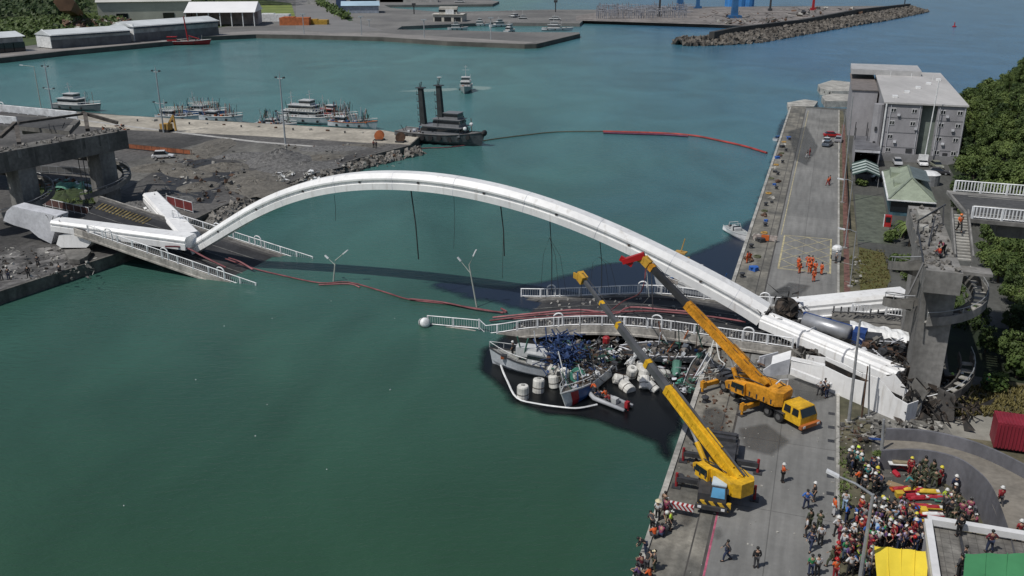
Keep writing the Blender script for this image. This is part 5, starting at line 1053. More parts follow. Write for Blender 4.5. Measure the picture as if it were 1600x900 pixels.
    for i, (t1, w, hh, m_, nm) in enumerate(segs):
        a, q = foot+d*L_*t0, foot+d*L_*t1; b = MB(); b.beam(a, q, w, hh, up_)
        s1 = b.build('boom', m_, o) if i == 0 else b.build('boom_section', m_, o)
        if i == 0:
            b = MB()                                   # raised flanges and stiffeners on the base section
            for e in (-1, 1): b.beam(a+sd*e*w*.5+up_*hh*.42, q+sd*e*w*.5+up_*hh*.42, .07, .22, up_); b.beam(a+sd*e*w*.5-up_*hh*.42, q+sd*e*w*.5-up_*hh*.42, .07, .2, up_)
            nst = int((q-a).length/1.1)
            for k in range(nst): c2 = a.lerp(q, (k+.5)/nst); [b.beam(c2+sd*e*w*.5-up_*hh*.4, c2+sd*e*w*.5+up_*hh*.4, .06, .12, d) for e in (-1, 1)]
            b.build('stiffener', ymat, s1)
            b = MB(); b.beam(a+up_*(hh*.5+.12)+d*1, q+up_*(hh*.5+.12)-d*.6, .16, .14, up_); b.beam(a+up_*(hh*.5+.1)+d*3+sd*.25, a+up_*(hh*.5+.1)+d*5.2+sd*.25, .3, .24, up_); b.build('hose_tray', ymat, s1)
            if cab_kind != 'wide': b = MB(); b.beam(a+sd*(w*.5+.10)+up_*.1, q+sd*(w*.5+.10)+up_*.1, .22, hh*.95, up_); b.build('dark_side_strip', gseg, s1)  # dark grey slab along the right side of the base section
            else:
                for k in range(6): c2 = a.lerp(q, .12+k*.14); b = MB(); b.beam(c2-d*.35+up_*(hh*.5+.03), c2+d*.35+up_*(hh*.5+.03), w*.5, .03, up_); b.build('recess_panel', rust, s1)
        else:
            b = MB(); b.beam(a-d*.25, a+d*.22, w*1.35, hh*1.3, up_); b.build('collar', ymat, s1)
        t0 = t1
    b = MB(); b.beam(head-d*.5, head+d*.5, .7, .9, up_); b.beam(head+d*.2+sd*.32, head+d*.9-up_*.35+sd*.32, .12, .6, up_); b.beam(head+d*.2-sd*.32, head+d*.9-up_*.35-sd*.32, .12, .6, up_); b.build('boom_head', mat('boom_head_ochre', (.50, .28, .03), var=.25), o)
    b = MB(); b.lathe([(.36, -.09), (.36, .09)], head+d*.75-up_*.35, 12, Matrix((d, up_, sd)).transposed()); b.build('sheave', dark_metal, o)
    b = MB(); b.tube([p(1.9, .0, 2.0), (p(1.9, 0, 2.0)).lerp(foot+d*L_*.27-up_*.5, .55)], .24, 10); b.build('ram_cylinder', ymat, o)
    b = MB(); b.tube([p(1.9, .0, 2.0), foot+d*L_*.27-up_*.5], .15, 10); b.build('ram_rod', steel, o)
    b = MB(); b.tube([p(-2.0, 0, 2.9), foot+up_*.9, head+up_*.6, head+d*.7], .035, 4); b.build('hoist_rope', cab_m, o)
    if jib:
        b = MB(); e = head+d*.6; ax = Vector((-cA, sA, 0))*1.0; b.beam(head+d*.3+ZX*.55, head+ax*2.6-ZX*.25, .55, .7, ZX, .8, .5); b.beam(head+ax*1.5-ZX*.5, head+ax*2.9+ZX*.15, .35, .55); b.build('rooster_jib', mat('crane_red', (.40, .012, .015), r=.35, var=.15), o)
    return o
cy1 = mat('crane_orange_yellow', (.60, .265, .02), r=.5, var=.3, sc=.9, second=(4.5, .22)); cy2 = mat('crane_yellow', (.66, .38, .018), r=.45, var=.24, sc=.8, second=(4.0, .16))
gseg = mat('boom_grey', (.085, .088, .095), r=.6, var=.25, sc=.6); bseg = mat('boom_black', (.028, .028, .03), r=.55, var=.3, sc=.6)
H1 = atV(1010, 409, 37); H2 = atV(909, 434, 27)
F1 = at(1196, 603, QZ+2.9); F2 = at(1154, 751, QZ+2.6)
h1 = Q(H1); f1 = Q(F1); f2_ = Q(F2); h2 = Q(H2)
def back(fq, hq, k): L_ = math.hypot(hq[0]-fq[0], hq[1]-fq[1]); return (fq[0]+(hq[0]-fq[0])/L_*k, fq[1]+(hq[1]-fq[1])/L_*k)
P1 = back(f1, h1, 1.2); P2 = back(f2_, h2, 2.1)
crane('orange-yellow crane truck with black and red boom tip, standing by the crushed girder', (6.9, 31.2), (8.5, -7.4), P1, F1, H1, cy1, dark_metal, [(.63, .64, .82, cy1, 'a'), (.95, .54, .68, bseg, 'b'), (1, .5, .6, cy1, 'c')], 'wide', True, (cy1, cy1, True))
crane('yellow crane truck with long grey telescopic boom and dark carrier, nearest the camera', (4.3, 15.9), (.02, -1), P2, F2, H2, cy2, dark_metal, [(.40, .64, .86, cy2, 'a'), (.53, .56, .70, gseg, 'b'), (.73, .50, .62, gseg, 'c'), (.85, .38, .44, gseg, 'd'), (1, .28, .34, gseg, 'e')], 'narrow', False, (dark_metal, mat('jack_red', (.25, .015, .02)), False), oxs=(-1.7, 2.75))
p_ = at(1045, 787, QZ+.9); q_ = at(1084, 795, QZ+.9); b = MB(); b.beam(p_, q_, .4, .45); tag(b.build('striped_beam', redwhite), 'red and white striped outrigger beam resting by the quay edge', 'beam')
# slings from the heads
b = MB(); b.tube([H1-ZX*.4, H1-ZX*4+UX*.5, at(1000, 480, 3.4)], .03, 4); tag(b.build('hook_rope', whr), 'pale rope hanging from the red-tipped boom to the deck', 'rope')
hs = smooth_pts([H1-ZX*.5, H1-ZX*3.5-UX*.4, at(975, 470, 4), at(950, 488, 3.3)], 4); b = MB(); b.tube(hs, .07, 5); tag(b.build('red_sling', redm), 'red sling sagging from the red-tipped boom onto the deck', 'rope')
b = MB(); b.tube([H1+UX*.5, at(1020, 482, 3.4)], .06, 4); tag(b.build('lamp_post_stub', steel), 'leaning grey lamp pole left standing on the buckled deck under the red boom tip', 'pole')
b = MB(); b.tube([H2, (H2.x, H2.y, 6)], .022, 4); tag(b.build('hook_rope', cab_m), 'thin dark rope from the tip of the long grey boom', 'rope')
# ---------------------------------------------------------------- boats
def hull_rings(L, B, D, sheer=.35, n=9, flare=.25, bowk=1.35):
    rings = []
    for i in range(n+1):
        t = i/n; x = -L/2+L*t; w = B/2*(1-max(0, (t-.55)/.45)**1.9*.97)*(.86+.14*min(1, t*4)); zt = D*(1+sheer*max(0, (t-.45)/.55)**2+.08*max(0, (.2-t)/.2)); zb = -.45+max(0, (t-.75)/.25)**2*.35
        xo = max(0, (t-.6)/.4)**2*L*.05; k = 1-flare*(1 if t > .3 else t/.3)
        rings.append([(x+xo, -w, zt), (x+xo*.4, -w*(k+.1), zt*.35), (x, -w*.35*k, zb), (x, w*.35*k, zb), (x+xo*.4, w*(k+.1), zt*.35), (x+xo, w, zt)])
    return rings
hullw = paint('hull_white', (.50, .52, .54)); hullb = paint('hull_blue', (.03, .09, .24)); hullg = paint('hull_grey', (.16, .17, .18)); cabw = paint('cabin_white', (.50, .51, .51)); deckm = mat('boat_deck', (.20, .18, .16), var=.4, sc=1.5); deckgr = mat('deck_green', (.06, .16, .12), var=.3)
lampm = mat('lamp_bulbs', (.55, .55, .5), r=.3); orangem = mat('orange_paint', (.40, .12, .04), var=.3); redp = paint('red_paint', (.32, .02, .025))
def boat(name, label, L, B, D, hm=None, cabins=(), masts=(), cat='fishing boat', group=None, rail=True, stripe=None, deck=None, gear=0, lights=False, seed=1, sheer=.35):
    rr = random.Random(seed); o = thing(name, (0, 0, 0), label, cat, group); hr = hull_rings(L, B, D, sheer)
    b = MB(); b.loft(hr); b.build('hull', hm or hullw, o)
    b = MB()
    for i in range(len(hr)-1):
        a, c, e, g = [Vector(p) for p in (hr[i][0], hr[i][5], hr[i+1][5], hr[i+1][0])]; b.add([p*.94+Vector((0, 0, .06*p.z+.02)) if False else Vector((p.x, p.y*.9, p.z+.03)) for p in (a, c, e, g)], [(0, 1, 2, 3)])
    b.build('deck', deck or deckm, o)
    b = MB()
    for s_ in (0, 5): b.tube([Vector(r_[s_])+Vector((0, 0, .12)) for r_ in hr], .1 if L > 8 else .06, 5)
    b.build('gunwale', stripe or cabw, o)
    if rail:
        b = MB()
        for s_ in (0, 5):
            pts = [Vector(r_[s_])+Vector((0, 0, .85)) for r_ in hr[5:]]; b.tube(pts, .05, 4); [b.tube([p, p-Vector((0, 0, .8))], .04, 4) for p in pts]
        b.build('bow_rail', cabw, o)
    for k, (x, z, lx, ly, lz, cm) in enumerate(cabins):
        q = MB(); q.box((x*L, 0, z+lz/2), (lx, ly, lz), taper=.94); c = q.build('wheelhouse' if k == len(cabins)-1 else 'deckhouse', cm or cabw, o)
        q = MB(); q.box((x*L, 0, z+lz*.66), (lx*1.0+.0, ly*1.0, lz*.30)); q.build('window_band', glass_dk, c); q = MB(); q.box((x*L, 0, z+lz+.05), (lx*1.08, ly*1.08, .1)); q.build('roof', cm or cabw, c)
    for x, z, h_, lean in masts:
        q = MB(); q.tube([(x*L, 0, z), (x*L+lean, 0, z+h_)], [.13, .06], 5); q.tube([(x*L+lean*.6, -B*.3, z+h_*.6), (x*L+lean*.6, B*.3, z+h_*.6)], .05, 4); q.tube([(x*L+lean*.85, -B*.15, z+h_*.85), (x*L+lean*.85, B*.15, z+h_*.85)], .05, 4); q.build('mast', cabw, o)
    if lights:
        q = MB(); 
        for s_ in (-1, 1):
            q.tube([(-L*.35, s_*B*.4, D+2.3), (L*.25, s_*B*.36, D+2.6)], .05, 4)
            for j in range(12): q.ball((-L*.34+j*L*.05, s_*B*.4, D+2.1), .2, n=6)
            for j in range(4): q.tube([(-L*.3+j*L*.17, s_*B*.4, D+2.4), (-L*.3+j*L*.17, s_*B*.45, D)], .05, 4)
        q.build('fishing_lamps', lampm, o)
    if gear:
        ms = [deckm, deckgr, orangem, hullb, white_paint, rust, dark_metal, dark_metal, grey_steel]; q = MB(); gear = int(gear*(3.2 if cat == 'fishing boat' and not group else 1))
        for j in range(gear):
            q.mi = rr.randrange(9); x = rr.uniform(-.45, .36)*L; y = rr.uniform(-.38, .38)*B; r_ = rr.uniform(.15, .5)
            if rr.random() < .5: q.box((x, y, D+.1+r_*.5), (r_*1.6, r_*1.3, r_), rotz(rr.uniform(0, 3)))
            else: q.tube([(x, y, D+.2), (x+rr.uniform(-1, 1), y+rr.uniform(-.6, .6), D+rr.uniform(.6, 4.2))], rr.uniform(.04, .1), 4)
        q.build('deck_gear', ms, o)
    for j in range(3 if L > 9 else 0):
        q = MB(); q.lathe([(.2, -.12), (.38, -.12), (.38, .12), (.2, .12)], (-L*.3+j*L*.25, -B/2*.97, D*.55), 8, Matrix.Rotation(math.pi/2, 3, 'X')); q.build('fender_tyre', black_rub, o)
    return o
HU = -QA
# boats moored behind the pier
bt = lambda o, px, py, rz=HU, z=0, **k: place(o, at(px, py, z), rz, **k)
bt(boat('patrol_vessel', 'grey and white patrol vessel moored behind the left viaduct end', 17, 4.6, 1.8, hullg, ((-.12, 1.8, 8, 3.6, 1.8, None), (-.10, 3.6, 4, 3, 1.5, None)), ((-.12, 5, 3.5, -.5), (.2, 2, 4, .3)), 'ship', gear=20, seed=2), 122, 172)
bt(boat('fishing_boat', 'white squid boat with dark lamp frames, leftmost of the second moored group', 13, 3.6, 1.3, hullw, ((-.2, 1.3, 3.5, 2.6, 1.5, None),), ((-.3, 2, 4, 0), (.15, 1.5, 3.5, .3)), lights=True, gear=34, seed=3), 278, 188, HU+.1)
bt(boat('fishing_boat', 'blue decked squid boat moored behind the white one in the second group', 14, 3.6, 1.4, hullb, ((-.15, 1.3, 4, 2.6, 1.6, None),), ((-.3, 2, 5, 0), (.2, 1.5, 4, .3)), lights=True, gear=44, seed=4), 322, 180, HU)
bt(boat('fishing_boat', 'white fishing boat with raised bow, rightmost of the second moored group', 13, 3.8, 1.6, hullw, ((-.22, 1.4, 3.2, 2.6, 1.6, None),), ((.1, 1.5, 4, .3),), gear=30, seed=5), 347, 190, HU+.05)
bt(boat('fishing_boat', 'low white boat with dark nets, leftmost of the third moored group', 12, 3.6, 1.2, hullw, ((-.1, 1.2, 2.8, 2.4, 1.3, None),), ((-.2, 1.5, 3, 0),), gear=44, seed=6), 432, 200, HU+.05)
bt(boat('fishing_vessel', 'large white three-deck fishing vessel in the third moored group', 19, 5, 2.0, hullw, ((-.12, 2, 11, 4.2, 1.7, None), (-.10, 3.7, 8, 3.6, 1.6, None), (-.03, 5.3, 3.6, 3, 1.4, None)), ((-.3, 5, 4, 0), (.02, 6.6, 3, 0), (.25, 2, 6.5, -.2)), gear=50, lights=True, seed=7), 485, 193, HU)
bt(boat('fishing_boat', 'white fishing boat with reddish nets behind the three-deck vessel', 14, 3.8, 1.5, hullw, ((-.2, 1.5, 4, 2.8, 1.6, redp), (-.1, 3.0, 2.5, 2.2, 1.2, None)), ((.1, 1.5, 5, .8),), gear=60, seed=8), 525, 187, HU-.05)
bt(boat('fishing_boat', 'ochre and white trawler with derrick pointing up, rightmost of the third moored group', 14, 4, 1.7, hullw, ((-.25, 1.5, 3, 2.6, 1.6, None),), ((.05, 1.5, 6, -3.2), (.28, 1.8, 4, .2)), gear=50, seed=9, stripe=orangem), 552, 200, HU+.02)
# tug with twin black towers
tug = boat('tugboat', 'dark grey tug with two tall black lattice funnels beside the pier end', 20, 6.4, 2.2, mat('tug_hull', (.09, .095, .10), var=.4, sc=.8), ((.06, 2.0, 9.5, 4.8, 1.9, paint('tug_grey', (.17, .175, .185))), (.12, 3.9, 6.4, 3.8, 1.6, MATS['tug_grey']), (.17, 5.5, 3.4, 3.0, 1.4, MATS['tug_grey'])), (), 'tugboat', gear=60, seed=12, stripe=dark_metal, rail=False, deck=mat('tug_deck', (.17, .165, .16), var=.4, sc=1))
for (x, y, h_) in ((-.20, .0, 8.2), (.0, .9, 8.8)):
    b = MB(); b.beam((x*20, y, 3.6), (x*20-.5, y, 3.6+h_), 1.25, 1.25, (1, 0, 0), .95, .95); f_ = b.build('funnel_tower', mat('tower_black', (.022, .028, .03), var=.3), tug)
    b = MB()
    for k in range(5): b.box((x*20-.05*k-.7, y, 4.4+k*1.5), (1.0, .9, .12)); b.tube([(x*20-.05*k-1.15, y-.4, 4.4+k*1.5), (x*20-.05*k-1.15, y-.4, 5.3+k*1.5)], .05, 4)
    b.box((x*20-.5, y, 3.7+h_), (2.0, 1.5, .15)); b.tube([(x*20-.5, y, 3.7+h_), (x*20-.3, y, 5+h_)], .12, 5); b.tube([(x*20-1, y+.4, 3.7+h_), (x*20-1, y+.4, 4.7+h_)], .07, 5); b.build('tower_platform', dark_metal, f_)
b = MB(); b.lathe([(.1, 0), (.55, .5), (.1, .52)], (-.3, .9, 13.8), 10); b.build('radar_dome', white_paint, tug)
for (x, y, z) in ((6.8, -1.4, 3.8), (7.2, 1.1, 4.4)): b = MB(); b.ball((x, y, z), .45, n=8); b.build('radar_dome', white_paint, tug)
b = MB()
for k in range(9): t = .0+k/8; b.lathe([(.25, -.2), (.55, -.2), (.55, .2), (.25, .2)], (-9+16.5*t, -3.2*(1 if t < .6 else 1-(t-.6)*1.3), 1.4+.6*t*t), 9, Matrix.Rotation(math.pi/2, 3, 'X'))
b.build('tyre_fenders', black_rub, tug); b = MB(); b.ball((10.8, 0, 2.9), .7, (.8, 1.4, 1), 10); b.build('bow_fender', black_rub, tug)
bt(tug, 688, 223, HU-.06, sc=1.16)
# patrol boat under way, seen bow on
pb = boat('patrol_boat', 'white and grey patrol boat steaming towards the camera in mid harbour', 13, 4.2, 1.9, paint('hull_pale_grey', (.30, .33, .33)), ((-.05, 1.9, 5.5, 3.4, 1.7, None), (.0, 3.6, 3, 2.9, 1.5, None)), ((-.05, 5, 4.2, 0),), 'patrol boat', seed=13, gear=8)
bt(pb, 728, 143, math.radians(-92))
o = slick('foam', [(615, 143), (660, 139), (712, 137), (716, 141), (700, 143), (660, 144)], foam_m, .03, (2, 3)); stuff(o, 'white wake streak left of the approaching patrol boat', 'foam')
o = slick('foam', [(738, 134), (770, 135), (772, 139), (760, 141), (740, 141)], foam_m, .03, (0, 4)); stuff(o, 'white wake patch right of the approaching patrol boat', 'foam')
# small craft near the right quay
mbt = boat('motorboat', 'white open motorboat with windscreen, floating beside the right quay', 7.0, 2.3, .9, paint('bright_gelcoat', (.78, .78, .78)), (), (), 'motorboat', rail=False, sheer=.25, deck=mat('boat_inner', (.34, .36, .36)))
b = MB(); b.box((-.6, 0, 1.2), (1.6, 1.2, .55)); b.build('console', cabw, mbt); b = MB(); b.slab([(-.1, -.85, 1.0), (-.1, .85, 1.0), (-.6, .7, 1.65), (-.6, -.7, 1.65)], (.04, 0, .02)); b.build('windscreen', glass_dk, mbt)
b = MB(); b.tube([(-1.6, -.95, .95), (-1.7, -.8, 2.1), (-1.7, .8, 2.1), (-1.6, .95, .95)], .07, 5); b.tube([(-.4, -.9, 1.0), (-.7, -.75, 2.0), (-.7, .75, 2.0), (-.4, .9, 1.0)], .06, 5); b.build('arch_frame', cabw, mbt); b = MB(); b.box((-2.9, 0, .8), (.45, .5, .9)); b.build('outboard_motor', dark_metal, mbt)
bt(mbt, 1152, 369, math.radians(-76))
mb2 = boat('dinghy', 'small dark and white boat moored at the far part of the right quay', 3.6, 1.6, .6, hullw, ((-.15, .5, 1.1, .9, .6, hullb),), (), 'boat', rail=False); bt(mb2, 1217, 219, math.radians(40))
sv = boat('work_boat', 'white wheelhouse workboat with ochre mast hidden behind the fallen deck', 10, 3.4, 1.2, hullw, ((-.05, 1.2, 4, 2.6, 1.6, None), (.0, 2.8, 2.4, 2.1, 1.3, None)), (), 'boat', gear=10, seed=15)
b = MB(); b.box((1.6, .5, 4.3), (.7, .7, 3.0)); b.box((1.6, .5, 6.0), (1.6, 1.2, .2)); b.tube([(1.6, .5, 6), (1.2, .2, 8)], .08, 5); b.box((1.2, .4, 5.3), (1.8, .3, .3)); b.build('mast_tower', mat('ochre_paint', (.40, .24, .06), var=.3), sv); bt(sv, 1078, 458, math.radians(150))
ry = thing('nav_buoy', at(1491, 42, 0), 'small red buoy far out on the open water', 'buoy'); p = at(1491, 42, 0); MB().lathe([(1.3, -.3), (1.5, .4), (.4, .9), (.3, 3.0), (.1, 3.2)], p, 10).build('body', redp, ry)
# red crane barge on far left quay
rb = boat('barge', 'red workboat with a tall red derrick moored at the far left quay', 26, 7, 2, redp, ((-.25, 2, 5, 4, 2.4, redp),), (), 'barge', gear=20, seed=16, rail=False)
b = MB(); b.tube([(2, 0, 2), (1, 0, 15)], [.5, .35], 6); b.tube([(2, 0, 5), (8, 0, 3)], .3, 5); b.build('derrick', redp, rb); bt(rb, 289, 70, HU+.5)
# far harbour boats
for k, (px, py, L_, rz, lb) in enumerate(((715, 47, 13, .2, 'small white boat alone in the inner basin left of the others'), (783, 42, 17, .5, 'white launch at the back of the inner basin group'), (797, 51, 15, 1.2, 'white cabin boat nearest the jetty edge in the inner basin'), (806, 32, 22, .9, 'white boat with tall mast by the far jetty corner'), (820, 35, 15, .1, 'low dark-decked boat right of the tall-masted one'), (871, 37, 20, -.1, 'sleek white motor yacht at the outer far jetty'), (870, 53.5, 19, -.1, 'white boat with leaning mast on the end of the far jetty'), (752, 41, 12, 0, 'tiny white boat midway along the back of the inner basin'), (690, 2, 22, 0, 'white ferry at the very top edge of the picture'), (722, 8, 24, 0, 'second white vessel at the top edge beside the ferry'))):
    o = boat('launch', lb, L_, L_*.26, 1.5, hullw, ((-.1, 1.5, L_*.4, L_*.2, 2.0, None), (-.08, 3.5, L_*.22, L_*.16, 1.6, None)), ((-.1, 5, 4 if 'mast' in lb else 2, -.4),), 'boat', gear=6, seed=30+k, rail=False); o['group'] = 'boats in the far inner harbour'; bt(o, px, py, rz, 0 if py > 20 else 0)
    if k == 6: o.location.z = 2.2

# ---------------------------------------------------------------- crushed boats under the deck
A_ = boat('wrecked_fishing_boat', 'white fishing boat with crushed blue frame, bow to the left, pinned under the deck', 10.8, 3.6, 1.5, paint('wreck_hull', (.46, .49, .52)), ((-.08, 1.5, 3.2, 2.5, 1.3, None),), (), 'fishing boat', group='crushed fishing boats', stripe=dark_metal, gear=22, seed=41, deck=mat('wreck_deck', (.32, .32, .30), var=.4, sc=1.5))
b = MB(); b.box((1.2, .1, 2.7), (2.4, 1.5, 1.1), rotz(.2)); b.build('fish_hatch', cabw, A_)
b = MB(); b.lathe([(0.05, 0), (.55, .1), (.6, .6), (.1, .75)], (-.2, -.9, 2.0), 10); b.build('net_bundle', mat('net_green', (.10, .30, .20), var=.4, sc=4), A_)
b = MB(); b.box((.6, -1.82, 1.05), (.6, .1, .9)); b.build('red_mark', redp, A_)
rr5 = random.Random(77); b = MB(); fb = mat('crushed_frame_blue', (.022, .045, .14), r=.55, var=.6, sc=2.5, col2=(.05, .10, .26))
for k in range(230):
    x, y, z = rr5.gauss(-3.0, 1.25), rr5.uniform(-2.2, 2.2), 2.0+rr5.random()**1.2*3.2
    d = Vector((rr5.uniform(-1, 1), rr5.uniform(-1, 1), rr5.uniform(-.6, .6))).normalized()*rr5.uniform(.5, 1.8); b.beam((x, y, z), Vector((x, y, z))+d, rr5.uniform(.05, .14), rr5.uniform(.05, .14))
for k in range(16): x, y, z = rr5.uniform(-6, 0), rr5.uniform(-2, 2), rr5.uniform(1.8, 4.4); b.rock((x, y, z), rr5.uniform(.2, .45), rr5)
b.build('crushed_frame', fb, A_)
pA_ = at(826, 578, 0); A_.location = pA_+UX*.9-ZX*.3; A_.rotation_euler = (.05, -.02, math.pi-QA-.06)
B_ = boat('wrecked_fishing_boat', 'half-sunk white boat with red and blue painted bow pointing at the camera', 13, 3.3, 1.35, paint('wreck_hull_white', (.58, .60, .60)), (), (), 'fishing boat', group='crushed fishing boats', stripe=None, gear=34, seed=42, rail=True, deck=mat('wreck_deck_dark', (.10, .09, .08), var=.6, sc=2))
b = MB(); hr = hull_rings(13, 3.3, 1.35)
def band(t0, t1, m_, nm):
    b = MB(); rings = []
    i0, i1 = t0*9, t1*9
    def R_(f_): i = min(8, int(f_)); return [Vector(a).lerp(Vector(c), f_-i) for a, c in zip(hr[i], hr[i+1])]
    for k in range(4): r_ = R_(i0+(i1-i0)*k/3); rings.append([Vector((p.x, p.y*1.03+(.02 if p.y > 0 else -.02), p.z*.985-.01)) for p in r_])
    b.loft(rings, False); b.build(nm, m_, B_)
band(.66, .84, hullb, 'blue_band'); band(.84, .92, redp, 'red_band')
pB = at(918, 606, 0); B_.location = pB-ZX*.45; B_.scale = (.86, 1, 1); B_.rotation_euler = (math.radians(14), math.radians(-4), math.radians(-118))
C_ = boat('wrecked_fishing_boat', 'third crushed boat, low white hull lying on its side near the quay wall', 10, 2.8, 1.3, paint('wreck_hull_b', (.52, .54, .55)), (), (), 'fishing boat', group='crushed fishing boats', gear=30, seed=43, rail=False, stripe=grey_steel, deck=MATS['wreck_deck_dark'])
C_.location = at(1040, 560, .1); C_.rotation_euler = (math.radians(-16), math.radians(3), math.radians(172))
D_ = boat('wrecked_skiff', 'narrow wrecked skiff with pale gunwale jammed upright against the quay wall', 7, 1.7, .9, mat('skiff_grey', (.30, .31, .31), var=.4), (), (), 'boat', group='crushed fishing boats', gear=14, seed=44, rail=False, deck=MATS['wreck_deck_dark'])
D_.location = at(1082, 588, .4); D_.rotation_euler = (math.radians(25), math.radians(-12), math.radians(66))
dm = (dark_metal, torn, mat('scrap_teal', (.05, .13, .10)), dark_metal, rust, fb, deckm, hullw, torn)
clutter('wreckage', (855, 535, 960, 585), 330, dm, 'heap of broken boat timber, pipes and netting between the crushed boats', (.3, 2.6), (.08, .42), 51)
clutter('wreckage', (925, 530, 1075, 560), 260, (dark_metal, torn, white_paint, rust, deckm, hullw, concrete_lt), 'broken boat parts jammed under the near edge of the buckled deck', (.3, 2.2), (.08, .45), 52)
clutter('wreckage', (1035, 560, 1090, 615), 160, (dark_metal, torn, MATS['scrap_teal'], dark_metal, mat('scrap_maroon', (.12, .03, .03)), grey_steel), 'dark tangled scrap between the floats and the quay wall', (.1, 1.6), (.08, .4), 53)
clutter('wreckage', (885, 580, 935, 600), 60, (torn, rust, hullw, deckm), 'netting and scraps on the deck of the half-sunk boat', (1.2, 2.2), (.06, .3), 54)
b = MB(); p = at(947, 536, 2.2); b.lathe([(.42, 0), (.45, .7), (.3, .85)], p, 9); tag(b.build('red_tank', redp), 'dark red drum jammed below the near edge of the buckled deck', 'drum')
b = MB(); M_ = Matrix.Rotation(1.2, 3, 'X')@Matrix.Rotation(.4, 3, 'Y'); p = at(903, 588, 1.2)
gw = thing('winch_wheel', at(903, 592, .5), 'green spoked winch wheel standing in the wreckage', 'wheel'); b.lathe([(.85, -.1), (1.0, -.1), (1.0, .1), (.85, .1)], p, 20, M_); b.build('rim', mat('wheel_green', (.08, .30, .22), var=.3), gw)
b = MB()
for k in range(8): a = k*math.pi/4; b.beam(p, p+M_@Vector((math.cos(a)*.9, math.sin(a)*.9, 0)), .08, .08)
b.lathe([(.2, -.12), (.2, .12)], p, 10, M_); b.build('spokes', MATS['wheel_green'], gw)
b = MB(); gp = at(1056, 575, .8); b.tube([at(1058, 566, 1.6), at(1056, 590, .5)], [.55, .45], 9); tag(b.build('green_cylinder', MATS['deck_green']), 'dark green upright cylinder among the floats near the quay wall', 'drum')
b = MB(); b.tube([at(1058, 600, .6), at(1066, 592, 1.3)], .3, 8); tag(b.build('green_tube', MATS['wheel_green']), 'short bright green tube floating beside the quay wall', 'tube')
b = MB(); b.tube([at(985, 570, .8), at(995, 552, 2.4)], .2, 7); b.beam(at(990, 553, 2.6), at(999, 554, 2.6), .3, .25); tag(b.build('davit', white_paint), 'white tee-shaped davit sticking up between the floats', 'davit')
# white plastic floats
fl_m = mat('float_white', (.62, .61, .57), r=.55, var=.22, sc=1.2)
FL = [(817, 617, 0, 'white cylindrical float nearest the lower left of the floating boom loop', 1.0), (841, 607, 0, 'white cylindrical float standing right of the one nearest the boom', 1.0), (858, 583, .4, None, 1), (868, 590, .2, None, 1), (874, 580, 1.2, None, 1), (884, 586, .5, None, .9), (893, 582, 1.3, None, .9), (872, 569, .9, None, .9), (866, 600, .1, None, .9), (985, 607, 1.4, 'white float lying on its side apart from the others, below the right group', 1.05), (978, 592, 1.3, None, 1), (986, 584, .3, None, .95), (1000, 582, .6, None, .95), (1004, 590, .2, None, .95), (1007, 602, .8, None, .95), (1025, 606, 1.1, 'tilted white float right of the grey boom section', .8), (1042, 582, 1.3, 'white float beside the dark green cylinder', 1), (1022, 590, .7, None, .8), (997, 571, .9, None, .8), (1000, 578, .2, None, .9), (988, 574, 1.0, None, .85), (1034, 595, .6, None, .7)]
protof = None
for k, (px, py, tl, lb, s_) in enumerate(FL):
    z = .1 if tl < .5 or k > 8 else .9
    if protof is None:
        protof = thing('float', (0, 0, 0), lb, 'float', 'white floats among the wrecked boats'); MB().lathe([(.1, -.55), (.48, -.52), (.52, -.45), (.52, .62), (.46, .74), (.2, .78)], (0, 0, .4), 14).build('drum', fl_m, protof, smooth=False); MB().lathe([(.18, 0), (.16, .12)], (0, 0, 1.15), 8).build('cap', mat('cap_grey', (.3, .3, .28)), protof); MB().lathe([(.535, .0), (.535, .09)], (0, 0, .35), 14).build('rope_band', mat('band_dark', (.12, .11, .1)), protof); c = protof
    else: c = clone(protof)
    grp = 'left' if px < 930 else 'right'
    c['label'] = lb or ('white plastic float packed in the %s cluster among the wrecked boats' % grp)
    c.location = at(px, py+4, z); c.rotation_euler = (tl, .1*(k % 3), k*1.1); c.scale = (s_*1.25,)*3
# inflatable boat
inf = thing('inflatable_boat', (0, 0, 0), 'grey inflatable rescue boat with outboard beside the half-sunk bow', 'inflatable boat')
tubem = mat('inflatable_grey', (.36, .37, .39), r=.5, var=.15)
b = MB(); b.tube([(-2.7, -.75, .3), (1.3, -.75, .32), (2.2, -.4, .5), (2.5, 0, .58), (2.2, .4, .5), (1.3, .75, .32), (-2.7, .75, .3)], [.2]+[.27]*5+[.2], 9); b.build('tube', tubem, inf, smooth=True)
b = MB(); b.box((-.2, 0, .22), (4.2, 1.1, .08)); b.build('floor', mat('floor_dark', (.1, .1, .11)), inf); b = MB(); b.box((-.9, 0, .6), (.7, .6, .6)); b.build('console', cabw, inf); b = MB(); b.box((-2.5, 0, .65), (.4, .45, .7)); b.tube([(-2.6, 0, .3), (-2.75, 0, -.3)], .1, 6); b.build('outboard_motor', redp, inf)
INF = at(950, 629, 0); inf.location = INF; inf.rotation_euler = (0, 0, math.radians(137))

